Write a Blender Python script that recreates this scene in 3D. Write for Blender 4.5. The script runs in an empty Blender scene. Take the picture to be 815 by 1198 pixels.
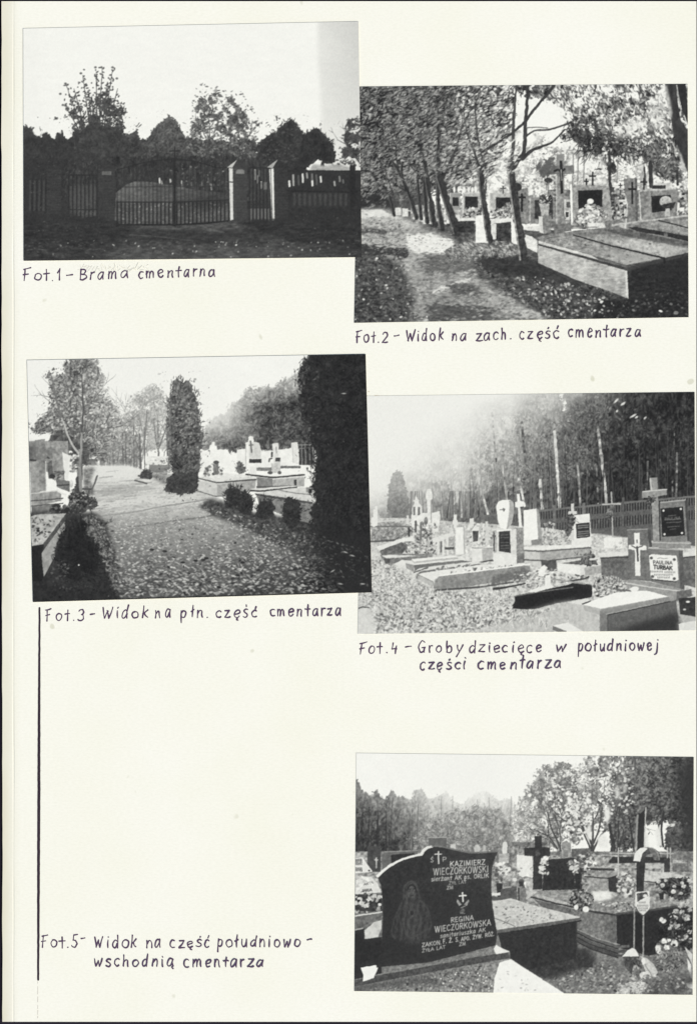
import bpy, math
import numpy as np

# ---------------------------------------------------------------- scale: one page pixel of the scan = 0.2577 mm (page about 21 x 31 cm)
PX = 0.0002577
PW, PH = 815.0, 1198.0
def wx(x): return (np.asarray(x) - PW / 2) * PX
def wy(y): return (PH / 2 - np.asarray(y)) * PX

scene = bpy.context.scene
col = scene.collection

# ---------------------------------------------------------------- camera, sky, sun, exposure
cam_data = bpy.data.cameras.new('camera')
cam = bpy.data.objects.new('camera', cam_data)
col.objects.link(cam)
CAM_Z = 0.75
cam.location = (0, 0, CAM_Z)
cam_data.sensor_fit = 'VERTICAL'
cam_data.sensor_height = 24.0
cam_data.lens = 24.0 * CAM_Z / (PH * PX)
cam_data.clip_start = 0.01
cam_data.clip_end = 100.0
scene.camera = cam

SUN_EL, SUN_ROT = math.radians(50), math.radians(135)
world = bpy.data.worlds.new('World')
scene.world = world
world.use_nodes = True
wn = world.node_tree
wn.nodes.clear()
sky = wn.nodes.new('ShaderNodeTexSky')
sky.sky_type = 'NISHITA'
sky.sun_disc = False
sky.sun_elevation = SUN_EL
sky.sun_rotation = SUN_ROT
bg = wn.nodes.new('ShaderNodeBackground')
bg.inputs['Strength'].default_value = 0.09
wo = wn.nodes.new('ShaderNodeOutputWorld')
wn.links.new(sky.outputs['Color'], bg.inputs['Color'])
wn.links.new(bg.outputs['Background'], wo.inputs['Surface'])

sun_data = bpy.data.lights.new('sun', 'SUN')
sun_data.energy = 3.4
sun_data.angle = math.radians(0.5)
sun_data.color = (1.0, 0.955, 0.88)
sun = bpy.data.objects.new('sun', sun_data)
col.objects.link(sun)
sun.rotation_euler = (math.radians(90) - SUN_EL, 0, math.radians(180) - SUN_ROT)
sun.location = (0, 0, 3)

scene.view_settings.view_transform = 'Standard'
scene.view_settings.look = 'None'
scene.view_settings.gamma = 1.0
scene.view_settings.use_curve_mapping = False
scene.view_settings.exposure = 0.0

# ---------------------------------------------------------------- objects: tags and helpers
def tag(o, label=None, cat=None, group=None, kind=None):
    if label: o['label'] = label
    if cat: o['category'] = cat
    if group: o['group'] = group
    if kind: o['kind'] = kind
    return o

def link(name, me, mat, parent=None):
    o = bpy.data.objects.new(name, me)
    col.objects.link(o)
    if mat: me.materials.append(mat)
    if parent: o.parent = parent
    return o

def mesh_arrays(name, co, quads):
    """fast mesh from numpy arrays: co (n,3), quads (m,4)"""
    me = bpy.data.meshes.new(name)
    me.vertices.add(len(co))
    me.vertices.foreach_set('co', np.ascontiguousarray(co, dtype=np.float32).ravel())
    m = len(quads)
    me.loops.add(m * 4)
    me.loops.foreach_set('vertex_index', np.ascontiguousarray(quads, dtype=np.int32).ravel())
    me.polygons.add(m)
    me.polygons.foreach_set('loop_start', np.arange(0, m * 4, 4, dtype=np.int32))
    me.update(calc_edges=True)
    me.shade_flat()
    return me

def slab_mesh(name, quad, z0, z1):
    c = [(wx(x), wy(y)) for x, y in quad]            # TL TR BR BL
    v = [(float(a), float(b), z0) for a, b in c] + [(float(a), float(b), z1) for a, b in c]
    f = [(0, 1, 2, 3), (7, 6, 5, 4)] + [(i, i + 4, (i + 1) % 4 + 4, (i + 1) % 4) for i in range(4)]
    me = bpy.data.meshes.new(name)
    me.from_pydata(v, [], f)
    me.update()
    return me

def new_mat(name, rough=0.6, spec=0.15):
    m = bpy.data.materials.new(name)
    m.use_nodes = True
    b = m.node_tree.nodes['Principled BSDF']
    b.inputs['Roughness'].default_value = rough
    b.inputs['Specular IOR Level'].default_value = spec
    return m, m.node_tree, b

def srgb(v):
    v = np.asarray(v, dtype=np.float64) / 255.0
    return np.where(v <= 0.04045, v / 12.92, ((v + 0.055) / 1.055) ** 2.4)
# light falling on the sheet, measured once: base colour = wanted display value / this
LIGHT = np.array([1.042, 1.058, 1.112])
def base(rgb):
    return tuple(float(c) for c in np.clip(srgb(rgb) / LIGHT, 0.002, 0.97))

# ---------------------------------------------------------------- noise
def _hash(ix, iy, seed):
    h = (ix.astype(np.int64) * 374761393 + iy.astype(np.int64) * 668265263 + seed * 974711) & 0xFFFFFFFF
    h = ((h ^ (h >> 13)) * 1274126177) & 0xFFFFFFFF
    h = h ^ (h >> 16)
    return (h & 0xFFFF).astype(np.float32) / 32767.5 - 1.0
def vn(u, v, seed):
    fu, fv = np.floor(u), np.floor(v)
    a, b = (u - fu).astype(np.float32), (v - fv).astype(np.float32)
    a, b = a * a * (3 - 2 * a), b * b * (3 - 2 * b)
    n00, n10 = _hash(fu, fv, seed), _hash(fu + 1, fv, seed)
    n01, n11 = _hash(fu, fv + 1, seed), _hash(fu + 1, fv + 1, seed)
    return (n00 * (1 - a) + n10 * a) * (1 - b) + (n01 * (1 - a) + n11 * a) * b
def fbm(u, v, seed, octs=3, gain=0.55):
    t, amp, tot = 0, 1.0, 0
    for i in range(octs):
        t = t + amp * vn(u * 2 ** i + 17.3 * i, v * 2 ** i + 9.1 * i, seed + i * 31)
        tot += amp
        amp *= gain
    return t / tot * 1.5
def sstep(a, b, x):
    t = np.clip((x - a) / (b - a), 0, 1)
    return t * t * (3 - 2 * t)
def box1(a, r, ax):
    if r < 1: return a
    pad = [(0, 0), (0, 0)]
    pad[ax] = (r + 1, r)
    c = np.cumsum(np.pad(a, pad, mode='edge'), axis=ax)
    n = a.shape[ax]
    hi = np.take(c, np.arange(2 * r + 1, 2 * r + 1 + n), axis=ax)
    lo = np.take(c, np.arange(0, n), axis=ax)
    return (hi - lo) / (2 * r + 1)
def blur(a, r):
    r = int(max(0, round(r)))
    for _ in range(3):
        a = box1(box1(a, r, 0), r, 1)
    return a
def ramp(x, *pts):
    return np.interp(x, [p[0] for p in pts], [p[1] for p in pts])

# ---------------------------------------------------------------- lettering: one stroke alphabet for pen and for carved letters
def arc(cx, cy, rx, ry, a0, a1, n=10):
    return [(cx + rx * math.cos(math.radians(a0 + (a1 - a0) * i / n)), cy + ry * math.sin(math.radians(a0 + (a1 - a0) * i / n))) for i in range(n + 1)]
O_ = arc(.42, .5, .4, .5, 100, 470)
HAND = {   # width, strokes; x-height 1, ascender about 1.6
 'F': (.85, [[(.08, -.02), (.1, .8), (.14, 1.55)], [(-.08, 1.5), (.35, 1.56), (.8, 1.68)], [(-.08, .78), (.5, .86)]]),
 'o': (.85, [O_]),
 't': (.62, [[(.34, 1.5), (.32, .8), (.34, -.02)], [(-.08, .9), (.3, .95), (.66, .98)]]),
 '.': (.3, [[(.1, .02), (.16, .04)]]),
 '1': (.45, [[(.02, 1.0), (.3, 1.5)], [(.3, 1.5), (.28, .7), (.3, -.05)]]),
 '2': (.85, [arc(.38, 1.08, .36, .4, 170, -30) + [(.05, .05)], [(.05, .05), (.45, .02), (.82, .06)]]),
 '3': (.8, [arc(.34, 1.1, .33, .36, 150, -70, 8), arc(.32, .38, .4, .42, 80, -150, 9)]),
 '4': (.9, [[(.2, 1.45), (.1, .9), (.08, .55)], [(.08, .55), (.45, .5), (.8, .55)], [(.72, .95), (.68, .4), (.7, -.12)]]),
 '5': (.8, [[(.72, 1.55), (.2, 1.5)], [(.2, 1.5), (.14, .9)], [(.14, .9)] + arc(.33, .44, .4, .46, 80, -150, 9)]),
 '-': (.5, [[(0, .55), (.25, .6), (.5, .62)]]),
 'B': (1.0, [[(.12, 1.55), (.14, .7), (.1, 0)], arc(.2, 1.15, .5, .38, 100, -85, 8), arc(.2, .4, .68, .4, 88, -95, 9)]),
 'r': (.6, [[(.1, 1.0), (.12, .5), (.1, 0)], [(.11, .55), (.28, .88), (.56, .98)]]),
 'a': (.9, [[(.72, .92), (.4, 1.02), (.12, .7), (.04, .25), (.2, .0), (.45, .12), (.7, .6)], [(.76, 1.0), (.7, .5), (.78, 0)]]),
 'm': (1.3, [[(.08, 1.0), (.08, 0)], [(.08, .5), (.3, .95), (.5, .85), (.52, .4), (.5, 0)], [(.52, .5), (.8, .98), (1.0, .8), (1.02, .35), (1.06, 0)]]),
 'c': (.75, [arc(.42, .5, .38, .5, 50, 310)]),
 'e': (.8, [[(.08, .48), (.4, .55), (.68, .68), (.6, .95), (.36, 1.0), (.1, .75), (.04, .4), (.2, .04), (.45, .0), (.7, .18)]]),
 'n': (.85, [[(.08, 1.0), (.1, .5), (.08, 0)], [(.09, .5), (.36, .95), (.6, .88), (.66, .4), (.68, 0)]]),
 'W': (1.35, [[(.05, 1.5), (.2, .7), (.32, .02)], [(.32, .02), (.5, .6), (.64, 1.05)], [(.64, 1.05), (.74, .5), (.86, .02)], [(.86, .02), (1.1, .8), (1.25, 1.55)]]),
 'i': (.4, [[(.18, 1.0), (.16, .5), (.18, 0)], [(.2, 1.4), (.23, 1.44)]]),
 'd': (.9, [[(.66, .85), (.4, .98), (.1, .65), (.06, .2), (.26, .0), (.52, .16), (.68, .55)], [(.74, 1.6), (.7, .8), (.72, -.02)]]),
 'k': (.85, [[(.12, 1.6), (.12, .8), (.1, 0)], [(.72, 1.1), (.4, .75), (.14, .5)], [(.3, .66), (.5, .3), (.8, .08)]]),
 'z': (.85, [[(.06, .95), (.7, 1.0)], [(.7, 1.0), (.38, .5), (.04, .04)], [(.04, .04), (.45, .02), (.78, .08)]]),
 'h': (.85, [[(.1, 1.6), (.1, .8), (.08, 0)], [(.1, .5), (.34, .92), (.6, .85), (.64, .4), (.66, 0)]]),
 's': (.72, [[(.62, .95), (.3, .98), (.1, .78), (.3, .58), (.56, .42), (.6, .16), (.34, 0), (.04, .08)]]),
 'p': (.85, [[(.12, 1.0), (.1, .2), (.08, -.7)], [(.12, .7), (.36, .98), (.68, .8), (.66, .3), (.4, .02), (.12, .15)]]),
 'l': (.5, [[(.24, 1.55), (.22, .7), (.24, 0)]]),
 'G': (1.05, [arc(.5, .75, .46, .78, 50, 330, 12) , [(.9, .62), (.86, .3), (.9, .02)], [(.55, .6), (.95, .66)]]),
 'b': (.85, [[(.12, 1.6), (.1, .8), (.1, .1)], [(.1, .6), (.36, .95), (.66, .8), (.66, .3), (.4, .0), (.1, .12)]]),
 'y': (.85, [[(.08, 1.0), (.2, .5), (.4, .2)], [(.76, 1.02), (.5, .2), (.2, -.65)]]),
 'w': (1.15, [[(.04, 1.0), (.14, .5), (.26, .02)], [(.26, .02), (.44, .4), (.56, .75)], [(.56, .75), (.66, .3), (.74, .02)], [(.74, .02), (.92, .5), (1.06, 1.05)]]),
 'u': (.85, [[(.08, 1.0), (.08, .4), (.26, .02), (.5, .1), (.66, .5)], [(.7, 1.0), (.68, .5), (.74, 0)]]),
 'j': (.5, [[(.3, 1.0), (.32, .2), (.26, -.4), (.0, -.62)], [(.32, 1.45), (.35, 1.49)]]),
}
def _with(ch, extra):
    w, s = HAND[ch]
    return (w, s + extra)
HAND['ą'] = _with('a', [[(.74, .02), (.62, -.2), (.82, -.34)]])
HAND['ę'] = _with('e', [[(.48, .0), (.36, -.26), (.58, -.38)]])
HAND['ś'] = _with('s', [[(.36, 1.32), (.42, 1.48)]])
HAND['ć'] = _with('c', [[(.46, 1.28), (.6, 1.6)]])
HAND['ł'] = _with('l', [[(.02, .72), (.46, 1.0)]])

CAPS = {  # carved capitals, height 1
 'A': (.8, [[(0, 0), (.4, 1)], [(.4, 1), (.8, 0)], [(.15, .35), (.65, .35)]]),
 'B': (.65, [[(.08, 0), (.08, 1)], [(.08, 1), (.5, .95), (.5, .58), (.08, .53)], [(.08, .53), (.62, .48), (.6, .04), (.08, 0)]]),
 'C': (.75, [arc(.42, .5, .36, .5, 45, 315, 8)]),
 'D': (.75, [[(.08, 0), (.08, 1)], [(.08, 1), (.55, .92), (.68, .5), (.55, .08), (.08, 0)]]),
 'E': (.6, [[(.08, 0), (.08, 1)], [(.08, 1), (.55, 1)], [(.08, .52), (.45, .52)], [(.08, 0), (.58, 0)]]),
 'F': (.6, [[(.08, 0), (.08, 1)], [(.08, 1), (.55, 1)], [(.08, .52), (.45, .52)]]),
 'G': (.8, [arc(.42, .5, .36, .5, 45, 330, 8), [(.45, .42), (.75, .42)], [(.75, .42), (.75, 0)]]),
 'I': (.3, [[(.15, 0), (.15, 1)]]),
 'K': (.75, [[(.08, 0), (.08, 1)], [(.7, 1), (.1, .45)], [(.28, .6), (.75, 0)]]),
 'L': (.58, [[(.08, 0), (.08, 1)], [(.08, 0), (.55, 0)]]),
 'M': (.9, [[(.06, 0), (.12, 1)], [(.12, 1), (.45, .1)], [(.45, .1), (.78, 1)], [(.78, 1), (.84, 0)]]),
 'N': (.75, [[(.08, 0), (.08, 1)], [(.08, 1), (.67, 0)], [(.67, 0), (.67, 1)]]),
 'O': (.82, [arc(.41, .5, .36, .5, 0, 360, 12)]),
 'P': (.62, [[(.08, 0), (.08, 1)], [(.08, 1), (.55, .95), (.55, .5), (.08, .45)]]),
 'R': (.7, [[(.08, 0), (.08, 1)], [(.08, 1), (.55, .95), (.55, .55), (.08, .5)], [(.3, .5), (.68, 0)]]),
 'S': (.62, [[(.55, .88), (.3, 1), (.08, .8), (.3, .52), (.55, .28), (.35, 0), (.05, .12)]]),
 'T': (.7, [[(.35, 0), (.35, 1)], [(.0, 1), (.7, 1)]]),
 'U': (.72, [[(.08, 1), (.1, .2), (.36, 0), (.6, .2), (.64, 1)]]),
 'W': (1.1, [[(0, 1), (.28, 0)], [(.28, 0), (.54, .95)], [(.54, .95), (.8, 0)], [(.8, 0), (1.08, 1)]]),
 'Y': (.7, [[(0, 1), (.35, .5)], [(.7, 1), (.35, .5)], [(.35, .5), (.35, 0)]]),
 'Z': (.68, [[(.05, 1), (.63, 1)], [(.63, 1), (.05, 0)], [(.05, 0), (.65, 0)]]),
 '.': (.25, [[(.1, 0), (.12, .05)]]),
 ' ': (.45, []),
}
for ch, src, ex in (('Ś', 'S', [[(.32, 1.12), (.42, 1.3)]]), ('Ż', 'Z', [[(.34, 1.2), (.36, 1.26)]]), ('Ó', 'O', [[(.4, 1.12), (.52, 1.3)]]), ('Ł', 'L', [[(-.06, .4), (.32, .62)]])):
    CAPS[ch] = (CAPS[src][0], CAPS[src][1] + ex)
for ch in 'sierzantpuk':
    w, s = HAND[ch]
    CAPS[ch] = (w * .72, [[(x * .72, y * .7) for x, y in st] for st in s])
CAPS['ż'] = (CAPS['z'][0], CAPS['z'][1] + [[(.28, .95), (.3, 1.0)]])

def smooth(pts, n=5):
    if len(pts) < 3: return list(pts)
    P = [pts[0]] + list(pts) + [pts[-1]]
    out = []
    for i in range(1, len(P) - 2):
        p0, p1, p2, p3 = P[i - 1], P[i], P[i + 1], P[i + 2]
        for j in range(n):
            t = j / n
            out.append(tuple(.5 * (2 * p1[d] + (p2[d] - p0[d]) * t + (2 * p0[d] - 5 * p1[d] + 4 * p2[d] - p3[d]) * t * t + (3 * p1[d] - p0[d] - 3 * p2[d] + p3[d]) * t ** 3) for d in (0, 1)))
    out.append(tuple(pts[-1]))
    return out

def write(font, text, x0, x1, y0, y1, h, rng=None, gap=.22, slant=0.0):
    """strokes of a word in page pixels, fitted between x0 and x1 on the base line y0 -> y1"""
    pos, x = [], 0.0
    for ch in text:
        pos.append(x)
        x += font[ch][0] + gap
    total = max(x - gap, .1)
    sx = (x1 - x0) / total
    out = []
    for ch, px in zip(text, pos):
        w, sts = font[ch]
        jy = jx = sh = 0.0
        js = wd = 1.0
        if rng is not None:
            jy, jx, js = rng.normal(0, .04), rng.normal(0, .045), rng.normal(1, .06)
            sh, wd = rng.normal(0, .05), rng.normal(1, .07)
        for st in sts:
            pts = []
            if rng is not None: st = [(a + rng.normal(0, .025), b + rng.normal(0, .025)) for a, b in st]
            for a, b in smooth(st):
                X = x0 + (px + jx + a * wd + (slant + sh) * b) * sx
                f = (X - x0) / max(x1 - x0, 1e-3)
                pts.append((X, y0 + (y1 - y0) * f - (b * js + jy) * h))
            out.append(pts)
    return out

# ---------------------------------------------------------------- a photographic print: tones and the thing each grain belongs to
class Print:
    def __init__(s, quad, seed, k=1.5):
        s.quad, s.k, s.seed = quad, k, seed
        s.rng = np.random.default_rng(seed)
        (ax, ay), (bx, by), (cx, cy), (dx, dy) = quad
        nx = int(max(bx - ax, cx - dx) * k) + 1
        ny = int(max(dy - ay, cy - by) * k) + 1
        U, V = np.meshgrid(np.linspace(0, 1, nx), np.linspace(0, 1, ny))
        s.X = (ax * (1 - U) + bx * U) * (1 - V) + (dx * (1 - U) + cx * U) * V
        s.Y = (ay * (1 - U) + by * U) * (1 - V) + (dy * (1 - U) + cy * U) * V
        s.cmin, s.cmax = s.X.min(0), s.X.max(0)
        s.rmin, s.rmax = s.Y.min(1), s.Y.max(1)
        s.c = np.full(s.X.shape, 240.0)
        s.id = np.zeros(s.X.shape, np.int32)
        s.wobble = 1.0
        s.keys, s.labels = [], {}
        s.ns = seed * 1000
    def kid(s, key):
        if key not in s.keys: s.keys.append(key)
        return s.keys.index(key)
    def lab(s, key, text):
        s.labels[key] = text
    def win(s, x0, y0, x1, y1, pad=3):
        ci = np.nonzero((s.cmax >= x0 - pad) & (s.cmin <= x1 + pad))[0]
        ri = np.nonzero((s.rmax >= y0 - pad) & (s.rmin <= y1 + pad))[0]
        if len(ci) == 0 or len(ri) == 0: return None
        return (slice(ri[0], ri[-1] + 1), slice(ci[0], ci[-1] + 1))
    def put(s, key, sl, a, tone, tex=None, ida=None, thr=.5):
        X, Y = s.X[sl], s.Y[sl]
        t = tone(X, Y) if callable(tone) else np.full(X.shape, float(tone))
        if tex:
            s.ns += 7
            amp, sc = tex[0], tex[1]
            sy = tex[2] if len(tex) > 2 else sc
            t = t + amp * fbm(X / sc, Y / sy, s.ns)
        s.c[sl] = s.c[sl] * (1 - a) + t * a
        if key:
            i = s.kid(key)
            m = (ida if ida is not None else a) > thr
            s.id[sl][m] = i
    def wob(s, sl):
        """edges are never ruler-straight in a small print"""
        X, Y = s.X[sl], s.Y[sl]
        if not hasattr(s, 'wx_'):
            s.wx_ = .2 * fbm(s.X / 4.5, s.Y / 4.5, s.seed + 501, 2) + .2 * vn(s.X / 1.3, s.Y / 1.3, s.seed + 503)
            s.wy_ = .2 * fbm(s.X / 4.5, s.Y / 4.5, s.seed + 502, 2) + .2 * vn(s.X / 1.3, s.Y / 1.3, s.seed + 504)
        return X + s.wx_[sl] * s.wobble, Y + s.wy_[sl] * s.wobble
    def pmask(s, pts, sl):
        X, Y = s.wob(sl)
        m = np.zeros(X.shape)
        e = .33 / s.k
        P = np.array(pts, float)
        Q = np.roll(P, -1, 0)
        for ox in (-e, 0, e):
            for oy in (-e, 0, e):
                ins = np.zeros(X.shape, bool)
                x, y = X + ox, Y + oy
                for (xa, ya), (xb, yb) in zip(P, Q):
                    if ya == yb: continue
                    ins ^= ((ya > y) != (yb > y)) & (x < (xb - xa) * (y - ya) / (yb - ya) + xa)
                m += ins
        return m / 9
    def fill(s, key, tone, tex=None):
        s.put(key, (slice(0, s.X.shape[0]), slice(0, s.X.shape[1])), np.ones(s.X.shape), tone, tex)
    def poly(s, key, pts, tone, tex=(4, 2.2), soft=0, op=1.0):
        xs, ys = [p[0] for p in pts], [p[1] for p in pts]
        sl = s.win(min(xs), min(ys), max(xs), max(ys), 3 + 3 * soft)
        if sl is None: return
        m = s.pmask(pts, sl)
        if soft: m = blur(m, soft * s.k)
        s.put(key, sl, m * op, tone, tex, ida=m)
    def box(s, key, x0, y0, x1, y1, tone, tex=(4, 2.2), soft=0, op=1.0):
        s.poly(key, [(x0, y0), (x1, y0), (x1, y1), (x0, y1)], tone, tex, soft, op)
    def line(s, key, pts, w, tone, tex=None, op=1.0, curve=False):
        """w: width or (start, end)"""
        if curve: pts = smooth(pts, 4)
        w0, w1 = w if isinstance(w, tuple) else (w, w)
        xs, ys = [p[0] for p in pts], [p[1] for p in pts]
        sl = s.win(min(xs), min(ys), max(xs), max(ys), max(w0, w1) + 2)
        if sl is None: return
        X, Y = s.wob(sl)
        if max(w0, w1) > 3:
            q = min(1.6, .16 * max(w0, w1))
            X, Y = X + q * fbm(X / 5, Y / 7, s.seed + 77, 2), Y
        a = np.zeros(X.shape)
        n = len(pts) - 1
        for i in range(n):
            (xa, ya), (xb, yb) = pts[i], pts[i + 1]
            dx, dy = xb - xa, yb - ya
            L = dx * dx + dy * dy + 1e-9
            t = np.clip(((X - xa) * dx + (Y - ya) * dy) / L, 0, 1)
            d = np.hypot(X - xa - t * dx, Y - ya - t * dy)
            ww = w0 + (w1 - w0) * (i + t) / n
            cov = np.clip((ww / 2 - d) * s.k + .5, 0, 1) * np.minimum(1, ww * s.k)
            a = np.maximum(a, cov)
        s.put(key, sl, a * op, tone, tex, ida=a, thr=.35)
    def ell(s, key, cx, cy, rx, ry, tone, ang=0, tex=None, soft=.5, op=1.0):
        r = max(rx, ry)
        sl = s.win(cx - r, cy - r, cx + r, cy + r, 2)
        if sl is None: return
        c, n = math.cos(math.radians(ang)), math.sin(math.radians(ang))
        X, Y = s.X[sl] - cx, s.Y[sl] - cy
        d = np.hypot((X * c + Y * n) / rx, (-X * n + Y * c) / ry)
        a = np.clip((1 - d) * min(rx, ry) * s.k / (2 * soft) + .5, 0, 1)
        s.put(key, sl, a * op, tone, tex, ida=a)
    def mod(s, pts, add=0, mul=1.0, soft=3, noise=None):
        """dodge or burn an area of the printed picture"""
        xs, ys = [p[0] for p in pts], [p[1] for p in pts]
        sl = s.win(min(xs), min(ys), max(xs), max(ys), 3 + 3 * soft)
        if sl is None: return
        m = blur(s.pmask(pts, sl), soft * s.k)
        if noise:
            s.ns += 7
            m = sstep(.25, .75, m + noise[0] * fbm(s.X[sl] / noise[1], s.Y[sl] / (noise[2] if len(noise) > 2 else noise[1]), s.ns))
        s.c[sl] = s.c[sl] * (1 - m + m * mul) + add * m
    def mottle(s, pts, amp, sc, sy=None, soft=2):
        """uneven tone: dappled light and weathering in the printed picture"""
        xs, ys = [q[0] for q in pts], [q[1] for q in pts]
        sl = s.win(min(xs), min(ys), max(xs), max(ys), 3 + 3 * soft)
        if sl is None: return
        s.ns += 7
        m = blur(s.pmask(pts, sl), soft * s.k)
        m = m * np.clip((236 - s.c[sl]) / 90, .08, 1)
        s.c[sl] = s.c[sl] * (1 + m * amp * fbm(s.X[sl] / sc, s.Y[sl] / (sy or sc), s.ns, 3))
    def foliage(s, key, pts, tone, tvar=25, holes=.3, leaf=2.0, edge=5, fill=1.0, clump=9.0, cvar=14, aniso=(1, 1, 0), sharp=.2, op=1.0, rough=.45):
        """leafy mass inside an outline: ragged edge, gaps where what lies behind shows, light and dark clumps"""
        xs, ys = [p[0] for p in pts], [p[1] for p in pts]
        sl = s.win(min(xs), min(ys), max(xs), max(ys), 2 * edge)
        if sl is None: return
        s.ns += 13
        X, Y = s.X[sl], s.Y[sl]
        oldw = (s.X[sl].copy(), s.Y[sl].copy())
        q = min(3.2, .55 * edge)
        s.X[sl] += q * fbm(oldw[0] / 6, oldw[1] / 6, s.ns + 8, 2)
        s.Y[sl] += q * fbm(oldw[0] / 6, oldw[1] / 6, s.ns + 9, 2)
        d = s.pmask(pts, sl)
        s.X[sl], s.Y[sl] = oldw
        d = blur(d, edge * s.k * .62)
        c, n = math.cos(math.radians(aniso[2])), math.sin(math.radians(aniso[2]))
        U, V = (X * c + Y * n) / aniso[0], (-X * n + Y * c) / aniso[1]
        wu, wv = 1.2 * leaf * fbm(U / (leaf * 4), V / (leaf * 4), s.ns + 1, 2), 1.2 * leaf * fbm(U / (leaf * 4), V / (leaf * 4), s.ns + 2, 2)
        fine = fbm((U + wu) / leaf, (V + wv) / leaf, s.ns + 3, 2)
        mid = fbm(X / clump, Y / clump, s.ns + 4, 2)
        n = fine * .5 + mid * rough
        core = d > .7
        cov = n[core] if core.sum() > 40 else n.ravel()
        t = np.quantile(cov, min(.97, max(.004, holes * .62)))
        f = n - t - (1 - np.clip(d * 1.1, 0, 1)) * 1.35 / max(.4, fill) + .12
        a = sstep(-sharp, sharp, f)
        if holes < .4: a = np.maximum(a, sstep(.7, .9, d) * (1 - .5 * holes))
        tn = fbm((U - wv) / (leaf * .9), (V + wu) / (leaf * .9), s.ns + 5, 2)
        t0 = tone(X, Y) if callable(tone) else np.full(X.shape, float(tone))
        t = t0 + tvar * 1.25 * tn + cvar * 1.3 * fbm(X / (clump * .7), Y / (clump * .7), s.ns + 6, 2)
        s.put(key, sl, a * op, lambda x, y: t, ida=blur(a, 1.2 * s.k))
    def dabs(s, key, pts, n, size, tone, spread=20, aspect=.55, ang=0, angv=40, op=1.0):
        """scattered leaf-sized marks; size and tone may be functions of y / (x, y)"""
        P = np.array(pts, float)
        x0, y0 = P.min(0)
        x1, y1 = P.max(0)
        rng = s.rng
        xs, ys = rng.uniform(x0, x1, n * 3), rng.uniform(y0, y1, n * 3)
        Q = np.roll(P, -1, 0)
        ins = np.zeros(len(xs), bool)
        for (xa, ya), (xb, yb) in zip(P, Q):
            if ya == yb: continue
            ins ^= ((ya > ys) != (yb > ys)) & (xs < (xb - xa) * (ys - ya) / (yb - ya) + xa)
        xs, ys = xs[ins][:n], ys[ins][:n]
        for x, y in zip(xs, ys):
            z = (size(y) if callable(size) else size) * rng.uniform(.55, 1.35)
            t = (tone(x, y) if callable(tone) else tone) + rng.normal(0, spread)
            s.ell(key, x, y, z, z * aspect * rng.uniform(.7, 1.3), t, ang + rng.normal(0, angv), op=op * rng.uniform(.7, 1))
    def bloom(s, key, x, y, r, t, ang=0):
        """a flower head: uneven petals round a darker heart"""
        n = int(s.rng.integers(4, 7))
        a0 = s.rng.uniform(0, 360)
        for i in range(n):
            a = math.radians(a0 + i * 360 / n + s.rng.normal(0, 14))
            q = r * s.rng.uniform(.42, .6)
            s.ell(key, x + math.cos(a) * r * .52, y + math.sin(a) * r * .42, q, q * .75, t + s.rng.normal(-8, 16), s.rng.uniform(0, 180), soft=.7)
        s.ell(key, x + s.rng.normal(0, .3), y + .2 * r, r * .28, r * .2, t - 60, soft=.8, op=.7)
    def sprays(s, key, pts, n, length, w, tone, spread=12, up=.8, jit=1.5):
        """short twigs and needles that break the outline of a crown"""
        P = np.array(pts + pts[:1], float)
        seg = np.hypot(*np.diff(P, axis=0).T)
        cum = np.concatenate([[0], np.cumsum(seg)])
        ctr = P[:-1].mean(0)
        for t in s.rng.uniform(0, cum[-1], n):
            i = min(len(seg) - 1, int(np.searchsorted(cum, t) - 1))
            f = (t - cum[i]) / max(seg[i], 1e-6)
            x, y = P[i] * (1 - f) + P[i + 1] * f + s.rng.normal(0, jit, 2)
            dx, dy = x - ctr[0], y - ctr[1]
            r = math.hypot(dx, dy) + 1e-6
            dx, dy = dx / r, dy / r - up
            r = math.hypot(dx, dy) + 1e-6
            L = length * s.rng.uniform(.4, 1.3)
            a = s.rng.normal(0, .45)
            ex, ey = (dx * math.cos(a) - dy * math.sin(a)) / r, (dx * math.sin(a) + dy * math.cos(a)) / r
            s.line(key, [(x - ex * L * .5, y - ey * L * .5), (x + ex * L * .5, y + ey * L * .5)], (w, w * .4), tone + s.rng.normal(0, spread), op=.85)
    def branch(s, key, x, y, ang, length, w, tone, depth=3, spread=28, op=1.0, shrink=.72):
        """a limb that forks on; ang 90 is up"""
        rng = s.rng
        pts = [(x, y)]
        a = ang
        for i in range(3):
            a += rng.normal(0, 6)
            x += math.cos(math.radians(a)) * length / 3
            y -= math.sin(math.radians(a)) * length / 3
            pts.append((x, y))
        s.line(key, pts, (w, w * .65), tone, op=op)
        if depth > 0:
            for sg in (-1, 1):
                if rng.random() < .9:
                    s.branch(key, x, y, a + sg * spread * rng.uniform(.5, 1.2), length * shrink * rng.uniform(.8, 1.15), max(w * .62, .55), tone, depth - 1, spread, op, shrink)
    def text(s, key, txt, x0, x1, y0, y1, h, w, tone, gap=.2, op=1.0, slant=0.0):
        s.wobble = .35
        for st in write(CAPS, txt, x0, x1, y0, y1, h, gap=gap, slant=slant):
            s.line(key, st, w, tone, op=op)
        s.wobble = 1.0
    def cross(s, key, cx, y0, y1, ya, half, w, tone, tilt=0.0, wa=None):
        s.poly(key, [(cx - w / 2 + tilt, y0), (cx + w / 2 + tilt, y0), (cx + w / 2, y1), (cx - w / 2, y1)], tone)
        wa = wa or w
        s.box(key, cx - half, ya - wa / 2, cx + half, ya + wa / 2, tone)
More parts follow.
